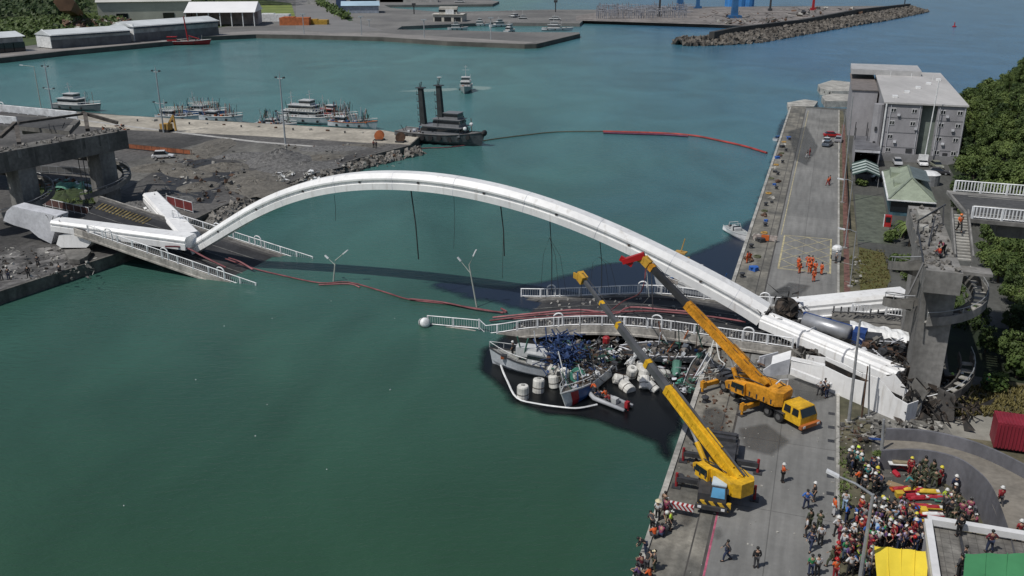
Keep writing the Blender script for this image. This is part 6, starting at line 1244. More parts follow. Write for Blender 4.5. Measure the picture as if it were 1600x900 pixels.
# ---------------------------------------------------------------- far shore buildings
def shed(name, label, fpx, z, h_, wall_m, roof_m, depth=None, gable=1.2, posts=False, lean=0, front_m=None):
    """fpx: two front base pixels; depth in metres away"""
    p, q = at(*fpx[0], z), at(*fpx[1], z); d = (q-p); n_ = Vector((-d.y, d.x, 0)).normalized(); o = thing(name, (p+q)/2, label, 'building'); n_ *= depth
    b = MB()
    if not posts: b.prism([((p+v).x, (p+v).y) for v in (Vector((0, 0, 0)), d, d+n_, n_)], z, z+h_); b.build('wall', wall_m, o)
    else:
        for i in range(7): b.tube([p+d*i/6, p+d*i/6+ZX*h_], .4, 5)
        b.build('columns', white_paint, o); b = MB(); b.prism([((p+v).x, (p+v).y) for v in (n_*.5, d+n_*.5, d+n_, n_)], z, z+h_-.1); b.build('wall', wall_m, o)
    e = d.normalized()*1.0; f_ = n_.normalized()*1.0; zt = z+h_; r0 = p-e-f_+ZX*(zt-z); r1 = q+e-f_+ZX*(zt-z); m0 = p-e+n_*.5+ZX*(zt-z+gable); m1 = q+e+n_*.5+ZX*(zt-z+gable); k0 = p-e+n_+f_+ZX*(zt-z); k1 = q+e+n_+f_+ZX*(zt-z)
    b = MB(); b.add([r0, r1, m1, m0, k1, k0], [(0, 1, 2, 3), (3, 2, 4, 5), (0, 3, 5), (1, 4, 2)]); b.build('roof', roof_m, o)
    return o, p, q, d, n_
wsh = mat('far_shed_wall', (.34, .34, .33), var=.35, sc=.08, second=(.5, .2)); rsh = mat('far_shed_roof', (.60, .63, .64), var=.15, sc=.08); rwh = mat('bright_roof', (.80, .80, .80), var=.05, sc=.05); rgn = mat('beige_roof', (.52, .52, .48), var=.2, sc=.05)
def doors(o, p, d, z, n, w, h_, m_=None, off=None):
    nn = Vector((d.y, -d.x, 0)).normalized()*.12
    for i in range(n): c = p+d*(i+.5)/n+nn; b = MB(); b.beam(Vector((c.x, c.y, z+h_/2))-d.normalized()*w/2, Vector((c.x, c.y, z+h_/2))+d.normalized()*w/2, .12, h_); b.build('door', m_ or mat('far_door', (.14, .14, .145), var=.3, sc=.2), o)
o, p, q, d, n_ = shed('quay_shed', 'long low grey quay shed with white gable end, middle of the far left quay', ((83, 76.5), (205, 67)), 2.2, 6.5, wsh, rsh, 14, 2.4); doors(o, p, d, 2.2, 9, 5, 4.2)
b = MB(); e = -d.normalized(); b.slab([p+e*.3+ZX*.4, p+e*.3+n_+ZX*.4, p+e*.3+n_+ZX*6.5, p+e*.3+n_*.5+ZX*9.3, p+e*.3+ZX*6.7], e*.3); b.build('gable', white_paint, o)
b = MB(); b.beam(p+ZX*6.2-n_.normalized()*.3, q+ZX*6.2-n_.normalized()*.3, .3, 1.2); b.build('clerestory', mat('clere_dark', (.08, .1, .13)), o)
o, p, q, d, n_ = shed('quay_shed', 'long quay shed right of the middle one, by the red workboat', ((212, 66), (342, 54.5)), 2.2, 8, wsh, rsh, 18, 2.6); doors(o, p, d, 2.2, 10, 6, 4.6)
b = MB(); b.beam(p+ZX*7.6-n_.normalized()*.3, q+ZX*7.6-n_.normalized()*.3, .3, 1.4); b.build('clerestory', MATS['clere_dark'], o); b = MB(); b.slab([p+ZX*.4+d*.0, p+n_*.4+ZX*.4-d*.0, p+n_*.8+ZX*10, p+ZX*9.5], -d.normalized()*.4); b.build('gable', white_paint, o)
o, p, q, d, n_ = shed('quay_shed', 'grey quay shed cut by the left picture edge', ((-60, 88), (39, 79.5)), 2.2, 7, wsh, rsh, 14, 2.2); doors(o, p, d, 2.2, 6, 6, 4.4, glass_dk)
o, p, q, d, n_ = shed('warehouse', 'wide beige warehouse with long low roof behind the quay sheds', ((155, 33), (300, 30)), 2.2, 13, mat('beige_wall', (.48, .48, .42), var=.2, sc=.05), rgn, 40, 4); doors(o, p, d, 2.2, 2, 8, 5, glass_dk)
o, p, q, d, n_ = shed('open_warehouse', 'bright white roofed open warehouse beside the lawn', ((292, 42), (398, 41)), 2.2, 9, mat('pinkish_wall', (.42, .36, .36), var=.3, sc=.2), rwh, 42, 6, posts=True)
b = MB(); b.slab([p+ZX*.2-d.normalized(), p+n_-d.normalized()+ZX*.2, p+n_-d.normalized()+ZX*9, p+n_*.5-d.normalized()+ZX*14.6, p-d.normalized()+ZX*9], d.normalized()*.5); b.build('gable', MATS['pinkish_wall'], o)
o, p, q, d, n_ = shed('harbour_office', 'small two-storey pale building on the far quay by the inner basin', ((677, 33.5), (722, 34)), 2.2, 5, mat('office_wall', (.48, .46, .41), var=.15), mat('office_roof', (.5, .48, .44)), 16, .5); doors(o, p, d, 2.2, 3, 5, 3, glass_dk)
b = MB(); c = (p+q)/2+n_*.5; b.box((c.x-1, c.y, 9.6), (13, 13, 4.6)); w_ = b.build('upper_storey', MATS['office_wall'], o); b = MB(); b.box((c.x-1, c.y, 9.6), (13.3, 13.3, 1.4)); b.build('window_band', glass_dk, o)
b = MB(); b.box((p.x+12, p.y-1, 6.5), (6, 1, 8)); b.build('stair_block', white_paint, o)
o, p, q, d, n_ = shed('blue_hall', 'pale blue roofed hall near the top edge beside the road', ((535, 21), (592, 20.5)), 2.2, 6, mat('hall_wall', (.3, .34, .4)), mat('pale_blue_roof', (.38, .52, .62), var=.15, sc=.05), 30, 3)
b = MB(); c = at(534, 15, 2.2); b.box((c.x, c.y, 9), (8, 8, 14)); tag(b.build('blue_silo', mat('dark_blue_wall', (.03, .06, .13))), 'dark blue tower block left of the pale blue hall', 'tower')
for k, (px, w, h_) in enumerate(((560, 40, 7), (590, 55, 6), (640, 60, 5), (505, 30, 8))):
    c = at(px, 3.0 if px != 505 else 6, 2.2); b = MB(); b.box((c.x, c.y, 2.2+h_/2), (w, 14, h_)); tag(b.build('far_building', MATS['far_shed_wall']), ('low pale building in the top row, %s' % ('third from the left', 'fourth from the left', 'rightmost', 'nearest the road')[k]), 'building', 'pale buildings along the top edge')
# site hut and yellow/orange stacks on far quay
for px, py, w, h_, m_, lb in ((430, 33, 22, 5, white_paint, 'white site hut with dark windows at the edge of the lawn'), (462, 39, 20, 5, orangem, 'orange stacked frames between the lawn and the far road'), (497, 38, 14, 3, mat('yellow_machine', (.40, .24, .03)), 'yellow digger-like machine parked on the far road')):
    c = at(px, py, 2.2); b = MB(); b.box((c.x, c.y, 2.2+h_/2), (w, 8, h_)); b.box((c.x-w*.2, c.y, 2.4+h_), (w*.4, 6, .6)); o = b.build('site_object', m_); tag(o, lb, 'yard object')
# steel frames yard and blue cranes on the outer land
b = MB(); rr6 = random.Random(6)
for i in range(46):
    for j in range(3):
        px = 932+i*3.1+rr6.uniform(-1, 1); c = at(px, 21+j*4.2+rr6.uniform(-.6, .6)-(px-930)*.012, 2.2); h_ = rr6.uniform(5, 9); b.tube([c, c+ZX*h_], .35, 3, False)
        if rr6.random() < .8: b.tube([c+ZX*h_*.8, c+ZX*h_*.8+Vector((rr6.uniform(4, 9), rr6.uniform(-2, 2), 0))], .25, 3, False)
stuff(b.build('steel_framework', mat('frame_greyblue', (.24, .25, .28), var=.3)), 'dense forest of grey steel frames stored on the outer quay', 'steel frames')
bluec = mat('crane_blue', (.025, .11, .26), var=.25, sc=.2); blueb = mat('bright_blue', (.04, .20, .50), var=.2, sc=.2)
def far_crane(px, py, h_, label, m_=bluec, jibv=(8, 0, 6), w=3):
    c = at(px, py, 2.2); o = thing('harbour_crane', c, label, 'crane', 'cranes on the outer quay'); MB().box(c+ZX*1, (w*1.6, w*1.6, 2)).build('base', m_, o); MB().beam(c+ZX*2, c+ZX*h_, w*.8, w*.8, (1, 0, 0), w*.5, w*.5).build('tower', m_, o); b = MB(); b.beam(c+ZX*h_*.9, c+ZX*h_*.9+Vector(jibv), 1, 1); b.build('jib', m_, o); return o
far_crane(1062, 15, 26, 'dark blue portal crane leftmost on the outer quay', jibv=(4, 0, 16), w=7)
far_crane(1090, 13, 22, 'dark blue crane with leaning jib second on the outer quay', jibv=(-10, 0, 14), w=4)
far_crane(1147, 28, 22, 'blue and white striped crane tower nearest the breakwater', jibv=(4, 0, 4), w=6)
far_crane(1030, 26, 28, 'thin dark lattice mast crane beside the steel frames', dark_metal, (6, 0, 16), 2)
far_crane(1203, 17, 18, 'thin dark mobile crane right of the blue tanks', dark_metal, (9, 0, 9), 2)
far_crane(1270, 16, 16, 'red mobile crane on the outer quay tip', redp, (12, 0, 4), 2.5)
c = at(1147, 28, 2.2); 
for k, px in enumerate((1142, 1156, 1168)):
    c = at(px, 10, 2.2); b = MB(); b.lathe([(6, 0), (6, 7), (3, 9)], c, 12); tag(b.build('blue_tank', blueb), 'bright blue tank %s of three on the outer quay' % ('leftmost', 'middle one', 'rightmost')[k], 'tank', 'blue tanks')
clutter('yard_stock', (1100, 20, 1230, 39), 150, (rust, rust, concrete, dark_metal, concrete_lt), 'rusty steel stock and scraps over the outer quay yard', (2.2, 4), (.5, 1.7), 61, .6, 'yard stock')
clutter('yard_stock', (1230, 12, 1345, 30), 90, (rust, concrete_lt, dark_metal, concrete), 'scattered stock at the tip of the outer quay', (2.2, 4), (.8, 2.2), 62, .5, 'yard stock')
clutter('yard_stock', (100, 32, 210, 48), 220, (rust, mat('rust_brown', (.16, .09, .05)), concrete_lt), 'brown heaps of scrap behind the quay sheds', (2.2, 6), (.8, 2.6), 63, .5, 'scrap')
b = MB(); rb_ = smooth_pts([at(100, 3, 20), at(112, 12, 12), at(120, 22, 6), at(122, 30, 3)], 3); b.tube(rb_, [6, 6, 5.5, 5, 5, 5, 4.5, 4, 4, 4], 6); tag(b.build('bare_slope', mat('bare_earth', (.16, .09, .05), var=.4, sc=.1)), 'brown bare scar on the wooded slope at the top left', 'slope')
clutter('pier_stores', (160, 195, 200, 205), 30, (dark_metal, rust, orangem), 'small stores on the pier near the left viaduct', (1.85, 2.2), (.1, .5), 64, .3, 'stores')
# things on the pier apron
for k, (px, py, lb) in enumerate(((268, 206, 'ochre digger standing by the floodlight mast on the pier'), )):
    c = at(px, py, QZ); o = thing('excavator', c, lb, 'excavator'); MB().box(c+ZX*1.3-UX*1.5, (2.6, 2, 1.6), RQ).build('body', MATS['ochre_paint'], o); b = MB(); b.beam(c+ZX*2-UX*.6, c+ZX*4.4+UX*1.2, .4, .5); b.beam(c+ZX*4.4+UX*1.2, c+ZX*.4+UX*1.5, .35, .4); b.build('arm', MATS['ochre_paint'], o)
    for s_ in (-1, 1): MB().box(c+ZX*.35-UX*1.5+VX*s_, (3, .5, .7), RQ).build('track', black_rub, o)
for k, (px, py, m_, lb) in enumerate(((593, 219, orangem, 'red and brown hose reel at the pier end, left one'), (626, 222, rust, 'brown winch machine at the pier end beside the tug'))):
    c = at(px, py, QZ); o = thing('hose_reel', c, lb, 'reel'); MB().lathe([(.9, -.8), (1.2, -.8), (1.2, -.6), (.7, -.6), (.7, .6), (1.2, .6), (1.2, .8), (.9, .8)], c+ZX*1.2, 14, Matrix.Rotation(math.pi/2, 3, 'X')).build('drum', m_, o); MB().box(c+ZX*.2, (2.2, 2.0, .3), RQ).build('frame', dark_metal, o)
for k in range(16):
    px = 215+k*27; py = 186.5+k*1.55+(1.2 if k % 3 else 3); c = at(px, py, QZ); b = MB(); r_ = R.uniform(.3, .8)
    if k % 3 == 0: b.lathe([(.25, 0), (.18, .35), (.32, .5), (.1, .6)], c, 8); tag(b.build('bollard', dark_metal), 'dark mooring bollard on the pale pier apron', 'bollard', 'bollards on the pier apron')
    else: b.box(c+ZX*r_*.4, (r_*1.8, r_*1.2, r_*.8), rotz(R.uniform(0, 3))); tag(b.build('crate', (orangem, concrete_lt, rust)[k % 3]), 'small crate left on the pale pier apron', 'crate', 'crates on the pier apron')
o = car_at(1020/4, 247, .2, ('whitec', (.7, .7, .7)), 'white van with dark side on the works road of the left shore', h=1.8, L=4.8)
# floodlight masts
def mast(bx, by, ty, label):
    p = at(bx, by, QZ); z = hgt(p, ty); o = thing('light_mast', p, label, 'light mast', 'tall light masts on the left pier'); MB().tube([p, (p.x, p.y, z)], [.24, .13], 8).build('pole', mat('mast_grey', (.33, .36, .38), var=.15), o)
    for zz, w_ in ((z-.9, 1.1), (QZ+(z-QZ)*.46, 1.9)):
        b = MB(); b.tube([Vector((p.x, p.y, zz))-UX*w_+ZX*.35, Vector((p.x, p.y, zz))-UX*w_*.6, Vector((p.x, p.y, zz))+UX*w_*.6, Vector((p.x, p.y, zz))+UX*w_+ZX*.35], .09, 4); b.build('cross_arm', MATS['mast_grey'], o)
        for s_ in (-1, 1): MB().box(Vector((p.x, p.y, zz+.3))+UX*w_*s_, (.5, .4, .35), RQ).build('floodlight', dark_metal, o)
    MB().tube([(p.x, p.y, z), (p.x, p.y, z+.8)], .05, 4).build('lightning_rod', MATS['mast_grey'], o)
mast(256, 207, 107, 'tall grey floodlight mast left of the second moored boats'); mast(446, 225, 117, 'tall grey floodlight mast beside the large three-deck vessel'); mast(82, 172, 100, 'floodlight mast behind the left viaduct railing')
p = at(66, 178, QZ); curve_lamp(p, (p.x, p.y, hgt(p, 104)), (p.x-3.2, p.y, hgt(p, 102)), 'slender curved lamp post behind the left viaduct railing', 'lamp posts of the viaduct', r=.12)
for k, (bx, by, ty, lb) in enumerate(((475, 53, 22, 'first'), (565, 55, 26, 'second'), (663, 59, 31, 'third'), (767, 62, 28, 'fourth'), (577, 42, 31, 'fifth, set further back'))):
    p = at(bx, by, 2.2); o = thing('light_mast', p, 'pale thin light pole on the far quay, %s from the left' % lb if k < 4 else 'pale thin light pole set further back on the far quay', 'light mast', 'light poles on the far quay'); b = MB(); b.tube([p, (p.x, p.y, hgt(p, ty))], .28, 5); b.build('pole', MATS['mast_grey'], o); b = MB(); b.box((p.x, p.y, hgt(p, ty)), (3, 1, .6)); b.build('lamp_head', MATS['mast_grey'], o)
for k, (bx, by, ty) in enumerate(((868, 19, 2), (1413, 9.5, -3), (647, 22, 7))):
    p = at(bx, by, 2.2); b = MB(); b.tube([p, (p.x, p.y, hgt(p, ty))], .5, 5); b.box((p.x, p.y, hgt(p, ty)), (3, 2, 2)); tag(b.build('beacon', dark_metal), 'dark beacon post %s' % ('in the middle of the outer quay edge', 'at the very tip of the breakwater', 'on the far quay beyond the office'), 'beacon') if False else tag(b.build('beacon', dark_metal), ('dark beacon post on the back edge of the outer quay', 'dark beacon post at the tip of the breakwater', 'dark beacon post beyond the harbour office')[k], 'beacon')
# ---------------------------------------------------------------- trees
def leaf_mat(name, c1, c2):
    m = bpy.data.materials.new(name); m.use_nodes = True; n = m.node_tree.nodes; L = m.node_tree.links; b = n['Principled BSDF']; b.inputs['Roughness'].default_value = .6; b.inputs['Specular IOR Level'].default_value = .25
    g = n.new('ShaderNodeNewGeometry'); t = n.new('ShaderNodeTexNoise'); t.inputs['Scale'].default_value = .45; t.inputs['Detail'].default_value = 5; L.new(g.outputs['Position'], t.inputs['Vector']); oi = n.new('ShaderNodeObjectInfo')
    ad = n.new('ShaderNodeMath'); ad.operation = 'MULTIPLY_ADD'; ad.inputs[1].default_value = .35; L.new(oi.outputs['Random'], ad.inputs[0]); L.new(t.outputs[0], ad.inputs[2])
    cr = n.new('ShaderNodeValToRGB'); cr.color_ramp.elements[0].position = .42; cr.color_ramp.elements[1].position = .95; cr.color_ramp.elements[0].color = (*c1, 1); cr.color_ramp.elements[1].color = (*c2, 1); L.new(ad.outputs[0], cr.inputs[0]); L.new(cr.outputs[0], b.inputs['Base Color']); MATS[name] = m; return m
leafA = leaf_mat('leaves_broad', (.030, .056, .012), (.155, .205, .06)); leafB = leaf_mat('leaves_dark', (.018, .036, .010), (.09, .13, .038)); bark = mat('bark', (.07, .055, .04), r=.95, var=.4, sc=2)
def crown_mesh(rr, n_l, rad, hh, cl=26, leaf=.42):
    b = MB(); lobes = []
    for i in range(cl):
        a = rr.uniform(0, 6.28); q = rad*math.sqrt(rr.random())*.82; z = hh*(.25+.7*rr.random()*(1-.45*(q/rad)**2)); lobes.append((Vector((q*math.cos(a), q*math.sin(a), z)), rr.uniform(.55, 1.15)*rad*.34))
    for i in range(n_l):
        c, r_ = rr.choice(lobes); d = Vector((rr.gauss(0, 1), rr.gauss(0, 1), rr.gauss(.25, 1))).normalized(); p = c+d*r_*rr.uniform(.75, 1.08); nrm = (d+Vector((rr.uniform(-.7, .7), rr.uniform(-.7, .7), rr.uniform(-.3, .9)))).normalized(); t = nrm.orthogonal().normalized(); t = Matrix.Rotation(rr.uniform(0, 6.28), 3, nrm) @ t; s_ = nrm.cross(t); k = leaf*rr.uniform(.6, 1.3)
        b.add([p-t*k*.5, p+s_*k*.32, p+t*k*.6, p-s_*k*.32], [(0, 1, 2, 3)])
    return b, lobes
tree_protos = []
for i, (nl, rad, hh, m_) in enumerate(((2600, 2.9, 5.0, leafA), (2400, 2.6, 5.6, leafB), (2200, 3.2, 4.2, leafA), (1400, 1.6, 2.4, leafA))):
    rr = random.Random(100+i); b, lobes = crown_mesh(rr, nl, rad, hh)
    t = thing('broadleaf_tree', (0, 0, 0), 'x', 'tree'); trunk_h = 1.2 if i < 3 else .2
    for v in b.v: v.z += trunk_h
    b.build('crown', m_, t); k = MB(); k.tube([(0, 0, -1.5), (.1, .05, trunk_h+hh*.3), (.0, .2, trunk_h+hh*.6)], [.28, .2, .1], 7)
    for c, r_ in lobes[:7]: k.tube([(.05, .05, trunk_h+hh*.2), c*.55+Vector((0, 0, trunk_h+hh*.15)), c+Vector((0, 0, trunk_h))], [.12, .08, .03], 5)
    k.build('trunk', bark, t); tree_protos.append(t)
used_p = set()
def tree(i, loc, s_, rz, label, group, cat='tree'):
    t = tree_protos[i]
    if i in used_p: t = clone(t)
    used_p.add(i); t.location = loc; t.scale = (s_, s_, s_*R.uniform(.85, 1.15)); t.rotation_euler = (0, 0, rz); t['label'] = label; t['group'] = group; t['category'] = cat
    if cat != 'tree': t.name = 'shrub'
    return t
# right hill terrain
def hill_z(u, v):
    a = max(0, min(1, (u-36)/34)); s_ = a*a*(3-2*a); vv = max(0, min(1, (v-52)/60)); vv = vv*vv*(3-2*vv); back = 1-max(0, min(1, (v-185)/70))**2
    return QZ-.25+s_*(3+19*vv)*back+.6*math.sin(u*.31+v*.17)*a+.25*a
nu, nv = 30, 52; b = MB(); vs = []
for i in range(nu+1):
    for j in range(nv+1): u = 33+i*3.2; v = 30+j*4.6; vs.append(W(u, v, hill_z(u, v) if u < 110 else 0))
b.add(vs, [(i*(nv+1)+j, (i+1)*(nv+1)+j, (i+1)*(nv+1)+j+1, i*(nv+1)+j+1) for i in range(nu) for j in range(nv)])
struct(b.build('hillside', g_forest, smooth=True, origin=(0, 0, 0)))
rt = random.Random(55); placed = []; ntree = 0
def try_tree(u, v, dmin):
    if any((u-a)**2+(v-c)**2 < dmin*dmin for a, c in placed): return False
    placed.append((u, v)); return True
labs = ['broadleaf tree in the dense wood on the slope right of the quay', 'dark broadleaf tree in the wood on the right slope', 'spreading pale green tree in the wood on the right slope']
def zone(u, v):
    if v < 62: return 'below the right approach deck'
    if v < 92: return 'just behind the right approach deck' if u < 52 else 'at the right edge behind the approach deck'
    if v < 130: return 'level with the green pavilion' if u < 52 else 'at the right edge, high on the slope'
    if v < 172: return 'beside the front corner of the grey building' if u < 50 else 'on the crest at the right edge'
    return 'along the side wall of the grey building' if u < 50 else 'on the skyline above the far water'
kinds = ['broadleaf tree', 'dark broadleaf tree', 'spreading pale green tree']  # the dark kind simply has a darker leaf colour
def lim(v): return 38.5 if v > 130 else (34 if v > 62 else 40)
for k in range(6000):
    v = rt.uniform(58, 238); u = rt.uniform(34, 92)
    if u < lim(v)+rt.uniform(0, 1.5): continue
    if 44 < v < 61: continue
    z = hill_z(u, v)
    X = W(u, v, z); 
    d = X.y*_c-(z-CAMH)*_s; sx = 800+FPX*X.x/d
    if sx > 1720 or d < 10: continue
    if u < 42 and v > 150 and v < 232 and u < 40.5: continue
    if not try_tree(u, v, 3.1): continue
    i = rt.choice((0, 0, 1, 2)); ss = rt.uniform(.62, 1.05)*(.72 if v < 80 else 1)
    tree(i, (X.x, X.y, z-.5), ss, rt.uniform(0, 6.28), kinds[i]+' '+zone(u, v), 'trees of the wooded right slope'); ntree += 1
    if ntree >= 230: break
# wood in front of and below the approach deck
for k in range(400):
    u = rt.uniform(30.5, 60); v = rt.uniform(46, 62) if k % 2 else rt.uniform(36, 50)
    if v < 44 and u < 36: continue
    z = hill_z(u, v)
    if not try_tree(u, v, 2.9): continue
    tree(rt.choice((1, 3, 1)), W(u, v, z-.4), rt.uniform(.5, .78), rt.uniform(0, 6), 'low dark tree '+zone(u, v), 'trees of the wooded right slope'); ntree += 1
# shrubs and palms near the pavilion
sh = [(1345, 290, .8, 'round shrub at the front of the striped canopy'), (1392, 378, .75, 'shrub beside the red drinks machine'), (1408, 425, 1.0, 'large shrub left of the right pier head'), (1400, 412, .8, 'smaller shrub just behind the large one near the pier head'), (1422, 440, .8, 'shrub at the foot of the curved stair'), (1415, 368, .7, 'shrub below the fan palm at the pavilion'), (1379, 716, .38, 'small round weed bush at the end of the inner ramp wall'), (1372, 712, .3, 'little weed tuft left of the bush at the ramp wall'), (1505, 262, 1.2, 'bush at the right corner of the grey building'), (1555, 610, .9, 'pale bush at the edge of the dirt slope'), (1590, 590, 1.1, 'bush near the right edge above the dirt slope'), (1575, 560, 1.0, 'leafy bush below the approach deck at the right edge'), (1598, 690, .7, 'grass bush behind the red container')]
for px, py, s_, lb in sh: tree(3, at(px, py, QZ)-ZX*.3, s_, R.uniform(0, 6), lb, None, 'shrub')
for o in scn.collection.objects:
    if o.name.startswith('shrub') and 'group' in o: pass
def palm(px, py, h_, label):
    c = at(px, py, QZ); o = thing('palm_tree', c, label, 'palm'); MB().tube([c, c+ZX*h_*.6+UX*.1, c+ZX*h_], [.2, .14, .12], 6).build('trunk', bark, o); b = MB(); rr = random.Random(int(px))
    for k in range(26):
        a = rr.uniform(0, 6.28); e = Vector((math.cos(a), math.sin(a), 0)); up0 = rr.uniform(.2, 1.1); pts = [c+ZX*h_+e*(1.9*t)+ZX*(up0*t*1.6-2.0*t*t) for t in (0, .3, .6, .85, 1.1)]; sd = Vector((-e.y, e.x, 0))
        for i in range(4): w0, w1 = (.28, .36, .28, .14)[i], (.36, .28, .14, .02)[i]; b.add([pts[i]-sd*w0-ZX*.1, pts[i], pts[i]+sd*w0-ZX*.1, pts[i+1]+sd*w1-ZX*.1, pts[i+1], pts[i+1]-sd*w1-ZX*.1], [(0, 1, 4, 5), (1, 2, 3, 4)])
    b.build('crown', MATS['leaves_broad'], o)
palm(1420, 385, 3.6, 'fan palm growing at the near corner of the green pavilion'); palm(1411, 372, 2.6, 'shorter palm left of the fan palm by the pavilion')
# hillside weeds on the dirt slope
def tufts(label, pts_fn, n, m_, seed, k0=.25, k1=.6):
    rr = random.Random(seed); b = MB()
    for i in range(n):
        p = pts_fn(rr); 
        for j in range(5): a = rr.uniform(0, 6.28); e = Vector((math.cos(a), math.sin(a), 0)); k = rr.uniform(k0, k1); s_ = Vector((-e.y, e.x, 0))*k*.25; b.add([p-s_, p+s_, p+e*k*.6+ZX*k+s_*.3, p+e*k*.6+ZX*k-s_*.3], [(0, 1, 2, 3)])
    return stuff(b.build('weeds', m_), label, 'weeds')
drym = leaf_mat('dry_weeds', (.10, .085, .03), (.20, .17, .06))
tufts('dry yellow weeds on the dirt slope below the pier', lambda r: at(r.uniform(1480, 1600), r.uniform(605, 652), QZ), 1000, drym, 1, .15, .4)
tufts('green weeds along the road verge beside the quay', lambda r: at(r.uniform(1310, 1330), r.uniform(700, 800), QZ), 130, leafA, 2, .1, .28)
tufts('dry grass on the verge patch by the brick path', lambda r: W(r.uniform(17.3, 21.4), r.uniform(70, 91), QZ), 400, drym, 3, .1, .3)
tufts('green weeds between the pavilion and the pier', lambda r: W(r.uniform(23.5, 31), r.uniform(60, 90), QZ), 600, leafA, 4, .2, .55)
tufts('rough grass behind the left viaduct columns', lambda r: at(r.uniform(40, 180), r.uniform(286, 318), QZ), 700, leafA, 5, .15, .4)
# far wood: one mass
rr = random.Random(8); b = MB()
for i in range(1500):
    px = rr.uniform(-140, 455) if rr.random() < .85 else rr.uniform(360, 455); py = rr.uniform(-6, 30)
    if px > 340 and py > 9: continue
    if 140 < px < 330 and py > 13: continue
    if px < 140 and py > 44: continue
    c = at(px, py, 2); hh = (10 if py < 12 else 5); z = 2+max(0, (16-py))*1.0
    for j in range(11):
        q = c+Vector((rr.gauss(0, 3), rr.gauss(0, 4), z+rr.uniform(0, hh))); r_ = rr.uniform(1.2, 2.6); n_ = Vector((rr.uniform(-1, 1), rr.uniform(-1, .3), rr.uniform(.2, 1))).normalized(); t = n_.orthogonal().normalized(); s_ = n_.cross(t); b.add([q-t*r_, q+s_*r_*.8, q+t*r_, q-s_*r_*.8], [(0, 1, 2, 3)])
stuff(b.build('far_wood', leafB), 'dark wooded slope across the top left of the picture', 'wood')
rr = random.Random(9); b = MB()
for i in range(900):
    px = rr.uniform(-100, 190); py = rr.uniform(36, 62) - px*.05
    c = at(px, py, 2)
    for j in range(6): q = c+Vector((rr.gauss(0, 2), rr.gauss(0, 2), rr.uniform(.2, 4))); r_ = rr.uniform(.8, 1.8); n_ = Vector((rr.uniform(-1, 1), rr.uniform(-1, .3), rr.uniform(.2, 1))).normalized(); t = n_.orthogonal().normalized(); s_ = n_.cross(t); b.add([q-t*r_, q+s_*r_*.8, q+t*r_, q-s_*r_*.8], [(0, 1, 2, 3)])
for i in range(260):
    t_ = i/260; c = at(490+t_*52, 1+t_*30, 2)
    for j in range(5): q = c+Vector((rr.gauss(0, 2), rr.gauss(0, 2), rr.uniform(.2, 5))); r_ = rr.uniform(.9, 2); n_ = Vector((rr.uniform(-1, 1), rr.uniform(-1, .3), rr.uniform(.2, 1))).normalized(); t = n_.orthogonal().normalized(); s_ = n_.cross(t); b.add([q-t*r_, q+s_*r_*.8, q+t*r_, q-s_*r_*.8], [(0, 1, 2, 3)])
stuff(b.build('far_scrub', leafA), 'green scrub behind the quay sheds and along the far road', 'scrub')
# ---------------------------------------------------------------- people
def skin_mesh(name, joints, edges, rad, levels=1):
    names = list(joints); me = bpy.data.meshes.new(name+'_cage'); me.from_pydata([joints[n] for n in names], [(names.index(a), names.index(b_)) for a, b_ in edges], [])
    o = bpy.data.objects.new(name+'_cage', me); scn.collection.objects.link(o); o.modifiers.new('s', 'SKIN'); ss = o.modifiers.new('b', 'SUBSURF'); ss.levels = levels; ss.render_levels = levels
    sv = me.skin_vertices[0].data
    for i, n in enumerate(names): r_ = rad[n]; sv[i].radius = r_ if isinstance(r_, tuple) else (r_, r_); sv[i].use_root = (i == 0)
    dg = bpy.context.evaluated_depsgraph_get(); ev = o.evaluated_get(dg); m = bpy.data.meshes.new_from_object(ev); m.name = name; m.polygons.foreach_set('use_smooth', [True]*len(m.polygons))
    bpy.data.objects.remove(o); bpy.data.meshes.remove(me); return m
